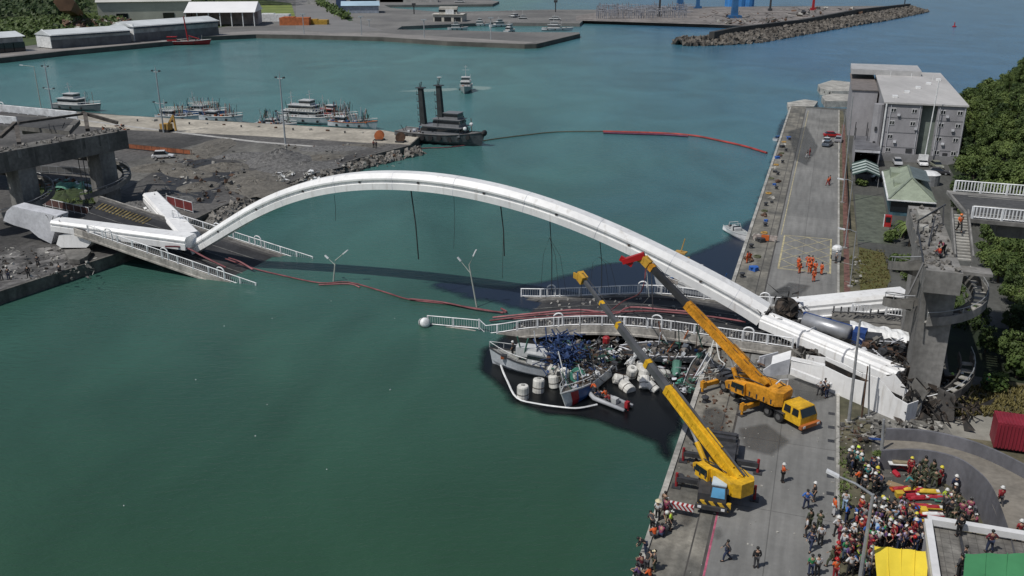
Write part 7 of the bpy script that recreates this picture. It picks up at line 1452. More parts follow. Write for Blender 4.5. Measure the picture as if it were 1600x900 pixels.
def pose(kind):
    J = {'pelvis': (0, 0, .93), 'waist': (0, .0, 1.08), 'chest': (0, 0, 1.30), 'neck': (0, .0, 1.46), 'jaw': (0, .02, 1.54), 'head': (0, .015, 1.63), 'crown': (0, 0, 1.71)}
    def arm(s, el, wr): J['sh'+s] = ((-.19 if s == 'l' else .19), 0, 1.40); J['el'+s] = el; J['wr'+s] = wr; e = Vector(wr)-Vector(el); J['ha'+s] = tuple(Vector(wr)+e.normalized()*.10); J['fi'+s] = tuple(Vector(wr)+e.normalized()*.17+Vector((0, .02, 0))); J['th'+s] = tuple(Vector(wr)+e.normalized()*.07+Vector((0, .06, 0)))
    def lg(s, kn, an): x = -.10 if s == 'l' else .10; J['hi'+s] = (x, 0, .90); J['kn'+s] = kn; J['an'+s] = an; J['to'+s] = (an[0], an[1]+.17, an[2]-.05)
    arm('l', (-.27, -.02, 1.13), (-.26, .08, .89)); arm('r', (.27, -.02, 1.13), (.26, .08, .89)); lg('l', (-.11, .02, .50), (-.12, -.02, .08)); lg('r', (.11, .02, .50), (.13, -.02, .08))
    if kind == 'walk': lg('l', (-.10, .22, .53), (-.10, .26, .09)); lg('r', (.10, -.06, .50), (.10, -.34, .14)); arm('l', (-.26, -.17, 1.15), (-.24, -.12, .92)); arm('r', (.26, .10, 1.14), (.22, .30, 1.0))
    if kind == 'hold': arm('l', (-.25, .08, 1.14), (-.08, .30, 1.12)); arm('r', (.25, .08, 1.14), (.08, .30, 1.14))
    if kind == 'raise': arm('l', (-.33, .12, 1.32), (-.30, .26, 1.56)); arm('r', (.25, .05, 1.13), (.12, .25, 1.10))
    if kind == 'hips': arm('l', (-.42, -.06, 1.15), (-.22, .04, 1.0)); arm('r', (.42, -.06, 1.15), (.22, .04, 1.0)); lg('l', (-.16, .02, .5), (-.20, 0, .08)); lg('r', (.16, .02, .5), (.20, 0, .08))
    if kind == 'bend':
        J.update({'waist': (0, .10, 1.05), 'chest': (0, .30, 1.17), 'neck': (0, .44, 1.24), 'jaw': (0, .50, 1.28), 'head': (0, .56, 1.33), 'crown': (0, .62, 1.37)}); arm('l', (0, 0, 0), (0, 0, 1)); arm('r', (0, 0, 0), (0, 0, 1))
        for s, x in (('l', -1), ('r', 1)): arm(s, (.24*x, .42, .98), (.14*x, .56, .80)); J['sh'+s] = (.18*x, .38, 1.22)
    if kind == 'crouch':
        J.update({'pelvis': (0, -.15, .32), 'waist': (0, -.10, .48), 'chest': (0, .0, .68), 'neck': (0, .07, .83), 'jaw': (0, .10, .91), 'head': (0, .11, .99), 'crown': (0, .10, 1.07)})
        for s, x in (('l', -1), ('r', 1)): arm(s, (.25*x, .16, .55), (.12*x, .38, .50)); J['sh'+s] = (.18*x, .02, .78); lg(s, (.16*x, .28, .52), (.14*x, .08, .08)); J['hi'+s] = (.10*x, -.12, .32)
    E_ = [('pelvis', 'waist'), ('waist', 'chest'), ('chest', 'neck'), ('neck', 'jaw'), ('jaw', 'head'), ('head', 'crown')]
    for s in 'lr': E_ += [('chest', 'sh'+s), ('sh'+s, 'el'+s), ('el'+s, 'wr'+s), ('wr'+s, 'ha'+s), ('ha'+s, 'fi'+s), ('ha'+s, 'th'+s), ('pelvis', 'hi'+s), ('hi'+s, 'kn'+s), ('kn'+s, 'an'+s), ('an'+s, 'to'+s)]
    rad = {'pelvis': (.14, .11), 'waist': (.125, .10), 'chest': (.16, .115), 'neck': .055, 'jaw': .078, 'head': .10, 'crown': .06}
    for s in 'lr': rad.update({'sh'+s: .068, 'el'+s: .046, 'wr'+s: .032, 'ha'+s: (.042, .026), 'fi'+s: .02, 'th'+s: .014, 'hi'+s: .10, 'kn'+s: .068, 'an'+s: .046, 'to'+s: .035})
    return J, E_, rad
def sub(J, E_, rad, keep, grow, root):
    keep = [root]+[k for k in keep if k != root]; return {k: J[k] for k in keep}, [(a, b_) for a, b_ in E_ if a in keep and b_ in keep], {k: (tuple(x+grow for x in rad[k]) if isinstance(rad[k], tuple) else rad[k]+grow) for k in keep}
PM = {}
def head_mesh(J, kind):
    c = Vector(J['head']); ax = (Vector(J['crown'])-Vector(J['jaw'])).normalized(); b = MB()
    M_ = ax.to_track_quat('Z', 'Y').to_matrix()
    if kind == 'helmet': b.lathe([(.165, -.0), (.17, .012), (.135, .02), (.132, .07), (.10, .125), (.04, .15), (.01, .155)], c+ax*.02, 12, M_)
    elif kind == 'hair': b.lathe([(.10, -.03), (.118, .02), (.112, .07), (.07, .115), (.01, .13)], c-Vector((0, .018, 0)), 10, M_)
    elif kind == 'hat': b.lathe([(.26, -.0), (.25, .02), (.13, .07), (.10, .13), (.01, .16)], c+ax*.02, 12, M_)
    elif kind == 'cap': b.lathe([(.118, .0), (.12, .05), (.08, .11), (.01, .125)], c, 10, M_); b.box(c+Vector((0, .15, .02)), (.15, .12, .02))
    me = bpy.data.meshes.new(kind); me.from_pydata([tuple(v) for v in b.v], [], b.f); me.materials.append(None); me.polygons.foreach_set('use_smooth', [True]*len(b.f)); return me
for kd in ('stand', 'walk', 'hold', 'raise', 'hips', 'bend', 'crouch'):
    J, E_, rad = pose(kd); d = {}
    d['person'] = skin_mesh('body', J, E_, rad)
    d['shirt'] = skin_mesh('shirt', *sub(J, E_, rad, ['pelvis', 'waist', 'chest', 'shl', 'shr', 'ell', 'elr'], .017, 'chest'))
    d['long'] = skin_mesh('jacket', *sub(J, E_, rad, ['pelvis', 'waist', 'chest', 'shl', 'shr', 'ell', 'elr', 'wrl', 'wrr'], .022, 'chest'))
    d['vest'] = skin_mesh('vest', *sub(J, E_, rad, ['waist', 'chest', 'shl', 'shr'], .034, 'chest'))
    d['trousers'] = skin_mesh('trousers', *sub(J, E_, rad, ['pelvis', 'hil', 'hir', 'knl', 'knr', 'anl', 'anr'], .02, 'pelvis'))
    b = MB()
    for s in 'lr': a, t = Vector(J['an'+s]), Vector(J['to'+s]); b.beam(a+Vector((0, -.07, -.04)), t+Vector((0, .03, -.005)), .105, .085)
    me = bpy.data.meshes.new('shoes'); me.from_pydata([tuple(v) for v in b.v], [], b.f); me.materials.append(None); d['shoes'] = me
    for hk in ('helmet', 'hair', 'hat', 'cap'): d[hk] = head_mesh(J, hk)
    PM[kd] = d
for d in PM.values():
    for m in d.values():
        if not m.materials: m.materials.append(None)
CL = {}
def cm(n, c, r=.8): CL[n] = mat('cloth_'+n.replace(' ', '_'), c, r=r, var=.18, sc=3, det=2); return CL[n]
for n, c in {'white': (.52, .52, .53), 'black': (.016, .016, .018), 'navy': (.02, .03, .07), 'dark grey': (.05, .05, .055), 'orange': (.62, .10, .02), 'red': (.26, .02, .025), 'dark red': (.17, .01, .03), 'maroon': (.12, .02, .03), 'blue': (.03, .12, .42), 'pale blue': (.28, .40, .55), 'green': (.03, .22, .08), 'teal': (.04, .22, .22), 'camouflage': (.06, .07, .04), 'yellow-green': (.48, .66, .05), 'grey': (.25, .25, .26), 'khaki': (.25, .21, .14), 'purple': (.10, .05, .16), 'magenta': (.24, .05, .10), 'lilac': (.40, .34, .50), 'brown': (.12, .07, .04)}.items(): cm(n, c)
skinm = mat('skin', (.36, .22, .15), r=.6, var=.1); hairm = mat('hair_black', (.012, .011, .010), r=.6); helm = {n: mat('helmet_'+n.replace(' ', '_'), c, r=.35, var=.08) for n, c in {'white': (.62, .62, .60), 'yellow': (.65, .55, .05), 'lime': (.45, .70, .15), 'orange': (.65, .16, .02), 'red': (.42, .02, .02), 'blue': (.03, .1, .4)}.items()}
helm['black'] = CL['black']; helm['straw'] = mat('straw', (.62, .54, .36), var=.2)
helm['camouflage'] = CL['camouflage']
def part(me, name, m_, par):
    o = bpy.data.objects.new(name, me); scn.collection.objects.link(o); o.parent = par; o.material_slots[0].link = 'OBJECT'; o.material_slots[0].material = m_; return o
PEOPLE = []
def person(loc, rz, kind='stand', top='white', low='navy', head='hair', hcol='white', vest=None, long=False, label=None, group=None, s_=1.0, pack=None):
    d = PM[kind]; o = bpy.data.objects.new('person', d['person']); scn.collection.objects.link(o); o.material_slots[0].link = 'OBJECT'; o.material_slots[0].material = skinm
    o.location = loc; o.rotation_euler = (0, 0, rz); o.scale = (s_*1.08,)*3; o['category'] = 'person'
    part(d['long'] if long else d['shirt'], 'jacket' if long else 'shirt', CL[top], o); part(d['trousers'], 'trousers', CL[low], o); part(d['shoes'], 'shoes', CL['black'], o)
    part(d['hair'], 'hair', hairm, o)
    if head in ('helmet', 'hat', 'cap'): part(d[head], 'helmet' if head == 'helmet' else head, helm[hcol], o)
    if vest: part(d['vest'], 'vest', CL[vest], o)
    if pack: b = MB(); b.box((0, -.2, 1.25), (.3, .18, .42), taper=.85); b.build('backpack', CL[pack], o) if False else None
    hd = {'helmet': '%s helmet' % hcol, 'hat': '%s sun hat' % hcol, 'cap': '%s cap' % hcol, 'hair': 'bare head'}[head]
    act = {'stand': 'standing', 'walk': 'walking', 'hold': 'holding something', 'raise': 'raising an arm', 'hips': 'hands on hips', 'bend': 'bending over', 'crouch': 'crouching'}[kind]
    o['_d'] = ('%s %s' % (top, 'jacket' if long else 'shirt') if not vest else '%s vest' % vest, '%s trousers' % low, hd, act)
    if label: o['label'] = label
    if group: o['group'] = group
    PEOPLE.append(o); return o
qt = QZ+.012
def P(px, py, rz, where, z=qt, **k):
    p = at(px, py, z); o = person(p, rz, **k); a, c, h_, t = o['_d']; o['label'] = ('person in %s, %s, %s, %s' % (a, h_, t, where)); return o
N_, S_, E_d, W_d = 0, math.pi, -math.pi/2, math.pi/2
# quay, walking and standing individuals
P(1135, 876, W_d, 'alone on the concrete at the bottom', kind='walk', top='dark grey', low='navy', vest=None, long=True)
P(1181, 887, N_, 'left of the green-shirted one at the bottom', kind='stand', top='black', low='dark grey', long=True)
P(1222, 753, E_d, 'alone on the concrete right of the near crane', kind='hold', top='orange', low='black', vest='orange', head='helmet')
P(1259, 795, N_, 'just left of one in black', kind='hips', top='blue', low='navy')
P(1271, 783, W_d, 'right of the blue-shirted one', kind='stand', top='black', low='dark grey', head='helmet')
P(1264, 826, .4, 'left one of the camouflaged pair', kind='stand', top='camouflage', low='camouflage', long=True, head='cap', hcol='camouflage')
P(1279, 829, -.5, 'right one of the camouflaged pair', kind='hold', top='camouflage', low='camouflage', long=True, head='cap', hcol='camouflage')
P(1259, 838, 1.2, 'beside the camouflaged pair', kind='stand', top='white', low='dark grey')
P(1281, 851, -.3, 'below the camouflaged pair', kind='stand', top='white', low='black')
P(1266, 860, 2.4, 'below the camouflaged pair, long shadow', kind='walk', top='navy', low='navy', long=True)
P(1268, 848, .6, 'in the small group left of the crowd', kind='stand', top='dark grey', low='black')
P(1266, 899, N_, 'at the bottom edge', kind='stand', top='green', low='navy')
P(1276, 899, N_, 'next to the green shirt at the bottom edge', kind='stand', top='white', low='black')
P(1302, 806, E_d, 'left edge of the crowd', kind='stand', top='orange', low='white', long=True)
P(1307, 838, N_, 'left edge of the crowd below the orange jacket', kind='hips', top='white', low='black', head='helmet')
P(1318, 851, .3, 'beside the white helmet at the crowd edge', kind='hold', top='white', low='dark grey')
P(1319, 797, -.4, 'upper left of the crowd', kind='stand', top='white', low='pale blue', head='hair')
P(1322, 817, .8, 'in the left part of the crowd', kind='hips', top='blue', low='navy')
P(1298, 886, 1.0, 'by the red life jacket at the crowd edge', kind='walk', top='camouflage', low='camouflage', long=True)
P(1306, 879, .2, 'near the camouflaged walker', kind='stand', top='red', low='red', head='helmet', hcol='red', vest='orange')
P(1319, 874, .2, 'right of the red helmet, crowd edge', kind='stand', top='green', low='pale blue')
P(1304, 905, .2, 'at the bottom edge left of the crowd', kind='hold', top='orange', low='red', vest='orange', head='helmet', hcol='red')
P(1331, 850, -1, 'in the middle left of the crowd', kind='stand', top='white', low='black', head='helmet')
P(1344, 806, 2, 'by the arm of the street lamp', kind='stand', top='red', low='red', vest='orange', head='helmet')
# quay edge group
P(1027, 812, -.5, 'on the water edge by the striped beam', kind='stand', top='white', low='black', head='hat', hcol='straw')
P(1040, 808, -.8, 'by the striped beam', kind='hold', top='magenta', low='dark red', head='cap', hcol='white')
P(1043, 818, 2.8, 'below the striped beam', kind='bend', top='magenta', low='khaki', vest='orange', head='helmet')
P(1047, 828, -2.0, 'lowest by the striped beam', kind='stand', top='yellow-green', low='black', vest='yellow-green', head='cap', hcol='white')
P(1021, 840, .5, 'at the water edge', kind='crouch', top='orange', low='dark grey', vest='orange')
P(1033, 838, -.5, 'right of the orange vest at the water edge', kind='crouch', top='magenta', low='navy')
P(1019, 830, .2, 'behind the orange vest at the water edge', kind='bend', top='dark grey', low='black')
P(1008, 866, 1.5, 'at the water edge above the lowest group', kind='bend', top='black', low='navy', long=True)
P(1001, 886, .5, 'in the lowest group on the water edge', kind='crouch', top='maroon', low='dark grey')
P(1010, 893, -.5, 'in the lowest group on the water edge', kind='bend', top='black', low='dark grey', long=True)
P(1022, 892, 1.5, 'right side of the lowest group on the water edge', kind='stand', top='dark grey', low='camouflage', head='cap', hcol='straw')
P(1013, 905, 1.0, 'cut by the bottom edge on the water side', kind='crouch', top='orange', low='black', vest='orange')
P(996, 902, 1.0, 'nearest the water at the bottom edge', kind='crouch', top='purple', low='black')
P(1038, 798, -.8, 'behind the striped beam', kind='stand', top='brown', low='dark grey')
# behind, orange rescue team
for k, (px, py, rz, kd) in enumerate(((1249, 427, .5, 'stand'), (1247, 419, 2, 'stand'), (1262, 417, -.5, 'hips'), (1267, 424, 1, 'stand'), (1273, 427, 3, 'hold'), (1268, 418, 2.2, 'stand'), (1283, 429, -1.2, 'stand'), (1271, 440, .1, 'stand'), (1264, 427, 2.9, 'raise'))):
    o = P(px, py, rz, '', kind=kd, top='orange', low='orange', long=True, head='hair'); o['label'] = ['rescuer in orange overalls, leftmost of the team on the hatched road marking', 'rescuer in orange overalls behind the leftmost one on the hatched marking', 'rescuer in orange overalls with hands on hips on the hatched marking', 'rescuer in orange overalls in the middle of the team on the hatched marking', 'rescuer in orange overalls holding something in the team on the hatched marking', 'rescuer in orange overalls at the back of the team on the hatched marking', 'rescuer in orange overalls, rightmost of the team on the hatched marking', 'rescuer in orange overalls just below the hatched marking, nearest the camera', 'rescuer in orange overalls raising an arm on the hatched marking'][k]
P(1167, 411, 1, 'near the quay edge behind the arch', kind='stand', top='orange', low='orange', long=True)
P(1172, 407, 2, 'beside the one near the quay edge behind the arch', kind='bend', top='red', low='orange', long=True)
P(1265, 243, 1, 'far along the quay road', kind='stand', top='red', low='red', long=True)
P(1261, 247, 1, 'far along the quay road beside the red one', kind='walk', top='black', low='white')
P(1293, 290, 1, 'halfway along the quay road', kind='walk', top='orange', low='red', long=True)
P(1296, 288, 1, 'behind the orange walker on the quay road', kind='stand', top='orange', low='dark red', long=True)
P(1306, 411, 2, 'by the kerb right of the hatched marking', kind='stand', top='grey', low='dark grey', head='helmet')
P(1280, 618, -.4, 'left one before the crushed girder', kind='hips', top='white', low='dark grey', head='helmet')
P(1291, 622, .4, 'right one before the crushed girder', kind='stand', top='dark grey', low='navy', head='helmet')
P(1287, 616, .4, 'behind the pair before the crushed girder', kind='stand', top='navy', low='navy', head='hair')
P(1499, 607, .4, 'on the dirt slope right of the pier', kind='stand', top='yellow-green', low='navy', vest='yellow-green', head='helmet', hcol='white')
P(1541, 610, .4, 'right one on the dirt slope', kind='stand', top='green', low='black', vest='yellow-green', head='helmet', hcol='lime')
P(1484, 608, .4, 'beside the torn leg end', kind='stand', top='green', low='dark grey', head='helmet', hcol='lime')
P(1466, 402, .4, 'on the rubble of the right pier head', z=PZ+.1, kind='crouch', top='red', low='dark grey', vest='orange')
P(1473, 398, 2, 'second one on the right pier head', z=PZ+.1, kind='bend', top='magenta', low='black')
P(1498, 362, S_, 'coming down the straight stair flight', z=PZ+1.15, kind='walk', top='orange', low='black', vest='orange', head='helmet', hcol='orange')
P(1561, 792, N_, 'on the access ramp', z=4.1, kind='walk', top='red', low='dark grey', head='helmet', long=True)
P(1590, 846, N_, 'on the ramp beside the white parapet', z=4.6, kind='stand', top='red', low='black', head='helmet')
# on the roof terrace
P(1497, 838, N_, 'standing at the parapet of the roof terrace', z=RZ+.02, kind='stand', top='black', low='black', long=True)
P(1545, 863, N_, 'leaning on the roof terrace', z=RZ+.02, kind='hips', top='maroon', low='navy')
P(1504, 888, 1, 'right one beside the green canopy', z=RZ+.02, kind='stand', top='black', low='dark grey')
P(1497, 901, .6, 'left one beside the green canopy', z=RZ+.02, kind='stand', top='dark grey', low='black', long=True)
# left shore
P(60, 417, .4, 'alone on the littered left quay', kind='stand', top='dark grey', low='dark grey'); P(45, 434, .4, 'nearest the edge of the left quay', kind='stand', top='black', low='black', long=True); P(14, 437, .4, 'second from the left picture edge', kind='stand', top='dark grey', low='navy'); P(3, 438, .4, 'at the left picture edge', kind='stand', top='black', low='dark grey'); P(93, 424, .4, 'low by the left quay edge', kind='crouch', top='dark grey', low='black'); P(584, 231, .4, 'at the pier end', kind='stand', top='red', low='black'); P(588, 232, .4, 'right of the red one at the pier end', kind='stand', top='navy', low='black')
# boat crews
for k, (dx, dy, kd, tp_, lb) in enumerate(((1.6, .1, 'bend', 'orange', 'crew member in orange jacket bending at the front of the inflatable boat'), (.6, -.2, 'crouch', 'orange', 'crew member in orange jacket crouching amidships in the inflatable boat'), (-.3, .35, 'crouch', 'red', 'crew member in red jacket sitting by the console of the inflatable boat'), (1.0, .4, 'crouch', 'navy', 'crew member in navy jacket crouching behind the orange ones in the inflatable boat'))):
    M_ = rotz(math.radians(137)); q = INF+M_ @ Vector((dx, dy, .27)); person(q, math.radians(137-90), kind=kd, top=tp_, low='dark grey', long=True, head='hair', label=lb)
person(at(801, 556, 1.3), 1.2, kind='stand', top='dark grey', low='black', head='helmet', label='person with white helmet standing on the foredeck of the pinned white boat')
def crowd(poly, n, where, specs, seed, z=qt, dmin=.62, face=None, spread=1.2, group=None):
    rr = random.Random(seed); pts = []; xs = [p[0] for p in poly]; ys = [p[1] for p in poly]; tries = 0
    def inside(x, y):
        c = False
        for i in range(len(poly)):
            (x0, y0), (x1, y1) = poly[i], poly[i-1]
            if (y0 > y) != (y1 > y) and x < (x1-x0)*(y-y0)/(y1-y0)+x0: c = not c
        return c
    fp = [Vector(at(*p, QZ)) for p in [(q.location.x, q.location.y) for q in []]]
    while len(pts) < n and tries < 9000:
        tries += 1; x, y = rr.uniform(min(xs), max(xs)), rr.uniform(min(ys), max(ys))
        if not inside(x, y): continue
        p = at(x, y, z)
        if any((p-q).length < dmin for q in pts) or any((p-q.location).length < dmin for q in PEOPLE): continue
        pts.append(p); sp = rr.choice(specs); top, low, hd, hc, vest, lng = sp; kd = rr.choice(('stand', 'stand', 'stand', 'hold', 'hips', 'walk', 'raise', 'bend') if hd != 'x' else ('crouch',))
        fx = (at(*face, z)-p) if face else Vector((rr.uniform(-1, 1), rr.uniform(-1, 1), 0)); rz = math.atan2(fx.y, fx.x)-math.pi/2+rr.gauss(0, spread)
        o = person(p, rz, kind=kd, top=top, low=low, head=hd, hcol=hc or 'white', vest=vest, long=lng, s_=rr.uniform(.93, 1.04)); a, c, h_, t = o['_d']; o['label'] = 'person in %s, %s, %s, %s, %s' % (a, c, h_, t, where) if len(('person in %s %s %s %s %s' % (a, c, h_, t, where)).split()) <= 16 else 'person in %s, %s, %s, %s' % (a, h_, t, where)
        o['group'] = group or 'people of the crowd'
ff = [('black', 'black', 'hair', None, None, True), ('black', 'black', 'helmet', 'yellow', 'yellow-green', True), ('dark grey', 'black', 'helmet', 'white', None, True), ('teal', 'black', 'helmet', 'white', None, False), ('navy', 'black', 'hair', None, None, True), ('black', 'black', 'hair', None, 'yellow-green', True)]
mix1 = [('white', 'black', 'hair', None, None, False), ('white', 'navy', 'hair', None, None, True), ('grey', 'navy', 'hair', None, None, False), ('khaki', 'dark grey', 'hair', None, None, False), ('white', 'dark grey', 'helmet', 'white', None, True), ('white', 'black', 'cap', 'white', None, False), ('red', 'dark red', 'helmet', 'white', None, True), ('dark red', 'black', 'helmet', 'red', None, True), ('black', 'black', 'hair', None, None, False), ('navy', 'navy', 'cap', 'black', None, False), ('purple', 'black', 'hair', None, None, False), ('lilac', 'navy', 'hair', None, None, False), ('black', 'black', 'hair', None, 'yellow-green', True), ('red', 'black', 'cap', 'white', 'orange', False), ('green', 'dark grey', 'hair', None, None, False), ('maroon', 'black', 'hair', None, None, True), ('dark grey', 'khaki', 'helmet', 'white', None, True), ('magenta', 'dark red', 'cap', 'white', None, False), ('blue', 'navy', 'hair', None, None, False), ('pale blue', 'black', 'cap', 'white', None, False), ('red', 'red', 'hair', None, None, True)]
camo = [('camouflage', 'camouflage', 'cap', 'camouflage', None, True), ('camouflage', 'camouflage', 'hair', None, None, True)]
crowd([(1322, 722), (1340, 716), (1362, 728), (1374, 752), (1376, 775), (1352, 780), (1336, 758), (1322, 742)], 20, 'with the firefighters above the lamp arm', ff+[('orange', 'black', 'hair', None, None, True), ('white', 'red', 'cap', 'white', None, True)], 1, dmin=.55)
crowd([(1370, 802), (1415, 800), (1428, 815), (1430, 840), (1400, 846), (1362, 846), (1352, 820)], 30, 'in the packed crowd left of the white parapet', mix1+ff[:3], 2, dmin=.5)
crowd([(1310, 845), (1362, 838), (1362, 905), (1330, 905), (1318, 880)], 25, 'in the crowd between lamp pole and yellow canopy', mix1, 3, dmin=.5)
crowd([(1355, 842), (1445, 842), (1446, 862), (1365, 857)], 17, 'in the crowd behind the yellow canopy', mix1, 4, dmin=.5)
crowd([(1338, 800), (1365, 800), (1358, 842), (1326, 842)], 9, 'at the left of the crowd near the lamp pole', mix1+[('orange', 'black', 'helmet', 'white', 'orange', False)], 5, dmin=.55)
crowd([(1418, 735), (1470, 738), (1466, 768), (1430, 768), (1416, 752)], 12, 'among the soldiers by the stretchers', camo+[('red', 'red', 'helmet', 'yellow', None, True), ('camouflage', 'camouflage', 'hair', None, None, True)], 6, dmin=.7)
crowd([(1478, 775), (1512, 800), (1530, 835), (1490, 828), (1470, 800)], 11, 'near the low kerb wall behind the parapet', [('black', 'khaki', 'helmet', 'white', None, True), ('dark grey', 'black', 'hair', None, None, True), ('camouflage', 'camouflage', 'hair', None, None, True), ('yellow-green', 'black', 'helmet', 'white', 'yellow-green', True), ('magenta', 'black', 'cap', 'white', None, False)], 7, dmin=.7)
P(1490, 772, N_, 'alone in front of the low curved kerb wall', kind='stand', top='navy', low='black', long=True, head='helmet')
P(1424, 768, 1, 'beside the loaded white stretcher', kind='bend', top='teal', low='camouflage', long=True)
# labels: keep them true and count look-alikes
seen = {}
for o in PEOPLE:
    del o['_d']; l = o['label'].replace(', ,', ','); w = l.split()
    if len(w) > 16: l = ' '.join(w[:16])
    o['label'] = l; seen.setdefault(l, []).append(o)
for l, os_ in seen.items():
    if len(os_) > 1:
        if len(os_) == 2:
            a, c = sorted(os_, key=lambda q: pr_x(q) if False else q.location.x)
            for q, w_ in ((a, 'left'), (c, 'right')):
                t = l+', the %s one of two' % w_
                if len(t.split()) > 16: t = t.replace('in the packed crowd ', 'in crowd ').replace('in the crowd ', 'in crowd ').replace(', the %s one of two' % w_, ', %s one' % w_)
                q['label'] = t if len(t.split()) <= 16 else l
        else:
            for q in os_: q['group'] = 'people of the crowd'
# ---------------------------------------------------------------- rescue gear on the yard
def stretcher(px, py, rz, board, blanket, label, z=qt, patient=True):
    p = at(px, py, z); o = thing('stretcher', p, label, 'stretcher', 'stretchers and gear on the yard'); M_ = rotz(rz); b = MB(); b.box(p+ZX*.12, (1.9, .55, .06), M_); b.box(p+ZX*.18+M_@Vector((0, .27, 0)), (1.9, .05, .1), M_); b.box(p+ZX*.18-M_@Vector((0, .27, 0)), (1.9, .05, .1), M_); b.build('board', board, o)
    b = MB(); b.loft([[p+M_@Vector((x, y*w, z_)) for y, z_ in ((-.24, .16), (-.16, .30*h_), (.0, .38*h_), (.16, .30*h_), (.24, .16))] for x, w, h_ in ((-.75, .8, .8), (-.4, 1, 1.1), (0, 1, 1), (.4, .9, 1.1), (.6, .8, .9))]); b.build('blanket', blanket, o)
    b = MB(); b.box(p+ZX*.22+M_@Vector((.78, 0, 0)), (.25, .32, .12), M_); b.build('pillow', white_paint, o); return o
Yw, Rd, Or = mat('gear_yellow', (.62, .42, .04)), mat('gear_red', (.36, .015, .03)), mat('gear_orange', (.55, .12, .02))
for k, (px, py, rz, bd, bl_, lb) in enumerate(((1408, 766, .1, Or, Rd, 'orange and red stretcher, leftmost of the upper gear row'), (1424, 767, .1, Rd, Yw, 'red stretcher with yellow cover in the upper gear row'), (1450, 770, -.1, Yw, Yw, 'all yellow rescue stretcher at the right of the upper gear row'), (1420, 777, .1, Rd, Rd, 'dark red stretcher in the second gear row'), (1435, 780, .1, Rd, Rd, 'dark red stretcher right of the other one in the second gear row'), (1462, 780, -.15, MATS['wheel_green'], Rd, 'green board with red bundle on it'), (1478, 784, -.15, MATS['wheel_green'], CL['dark grey'], 'green board with grey bundle beside the soldiers'), (1438, 793, -.1, Yw, Rd, 'yellow and red stretcher in the third gear row'), (1455, 795, -.1, Yw, Rd, 'narrow yellow stretcher right of the third gear row'), (1455, 806, -.1, Rd, white_paint, 'red stretcher with white straps by the parapet'), (1474, 778, .2, Rd, CL['grey'], 'red stretcher with grey cover near the bent soldier'))): stretcher(px, py, rz, bd, bl_, lb)
wt_ = thing('wheeled_stretcher', at(1408, 737, QZ), 'white wheeled stretcher with striped blanket near the ramp wall', 'stretcher'); p = at(1408, 737, QZ)
MB().box(p+ZX*.85, (2.4, .7, .08), rotz(-.12)).build('bed', white_paint, wt_); MB().box(p+ZX*.95, (1.7, .5, .18), rotz(-.12)).build('blanket', MATS['cloth_khaki'], wt_)
b = MB()
for s_ in (-1, 1): b.beam(p+UX*s_*.8+ZX*.1, p-UX*s_*.8+ZX*.8, .06, .06); b.beam(p+UX*s_*.8+ZX*.1+VX*.3, p-UX*s_*.8+ZX*.8+VX*.3, .06, .06)
b.build('legs', Rd, wt_)
for k, (px, py, m_, nm, lb) in enumerate(((1405, 776, Yw, 'plastic_crate', 'small yellow crate left of the dark red stretchers'), (1430, 800, CL['blue'], 'plastic_crate', 'blue crate in the middle of the gear'), (1442, 802, Yw, 'plastic_crate', 'yellow crate right of the blue one'), (1430, 822, Or, 'plastic_crate', 'orange crate left of the white parapet corner'), (1441, 822, Yw, 'plastic_crate', 'yellow crate by the white parapet corner'), (1438, 738, CL['blue'], 'equipment_bag', 'blue bag beside the wheeled stretcher'), (1446, 737, Rd, 'equipment_bag', 'red bag right of the blue bag'), (1400, 742, Rd, 'equipment_bag', 'red bag in front of the wheeled stretcher'), (1398, 758, mat('cardboard', (.3, .22, .13)), 'flat_board', 'flat tan board lying on the asphalt'), (1436, 768, Rd, 'equipment_bag', 'red holdall in the upper gear row'), (1520, 845, Rd, 'equipment_bag', 'red and white bag at the foot of the inner ramp wall'), (1467, 826, CL['dark grey'], 'equipment_bag', 'dark bag behind the parapet'))):
    p = at(px, py, qt); b = MB(); M_ = rotz(k*.7)
    if nm == 'flat_board': b.box(p+ZX*.03, (1.3, .8, .05), M_)
    elif nm == 'plastic_crate': b.box(p+ZX*.22, (.62, .5, .44), M_, taper=1.1); b.box(p+ZX*.46, (.68, .56, .05), M_)
    else: b.loft([[p+M_@Vector((x, y*w, z_*w)) for y, z_ in ((-.2, .02), (-.22, .2), (-.1, .36), (.1, .36), (.22, .2), (.2, .02))] for x, w in ((-.42, .7), (-.3, 1), (.3, 1), (.42, .7))])
    tag(b.build(nm, m_), lb, 'gear', 'stretchers and gear on the yard')
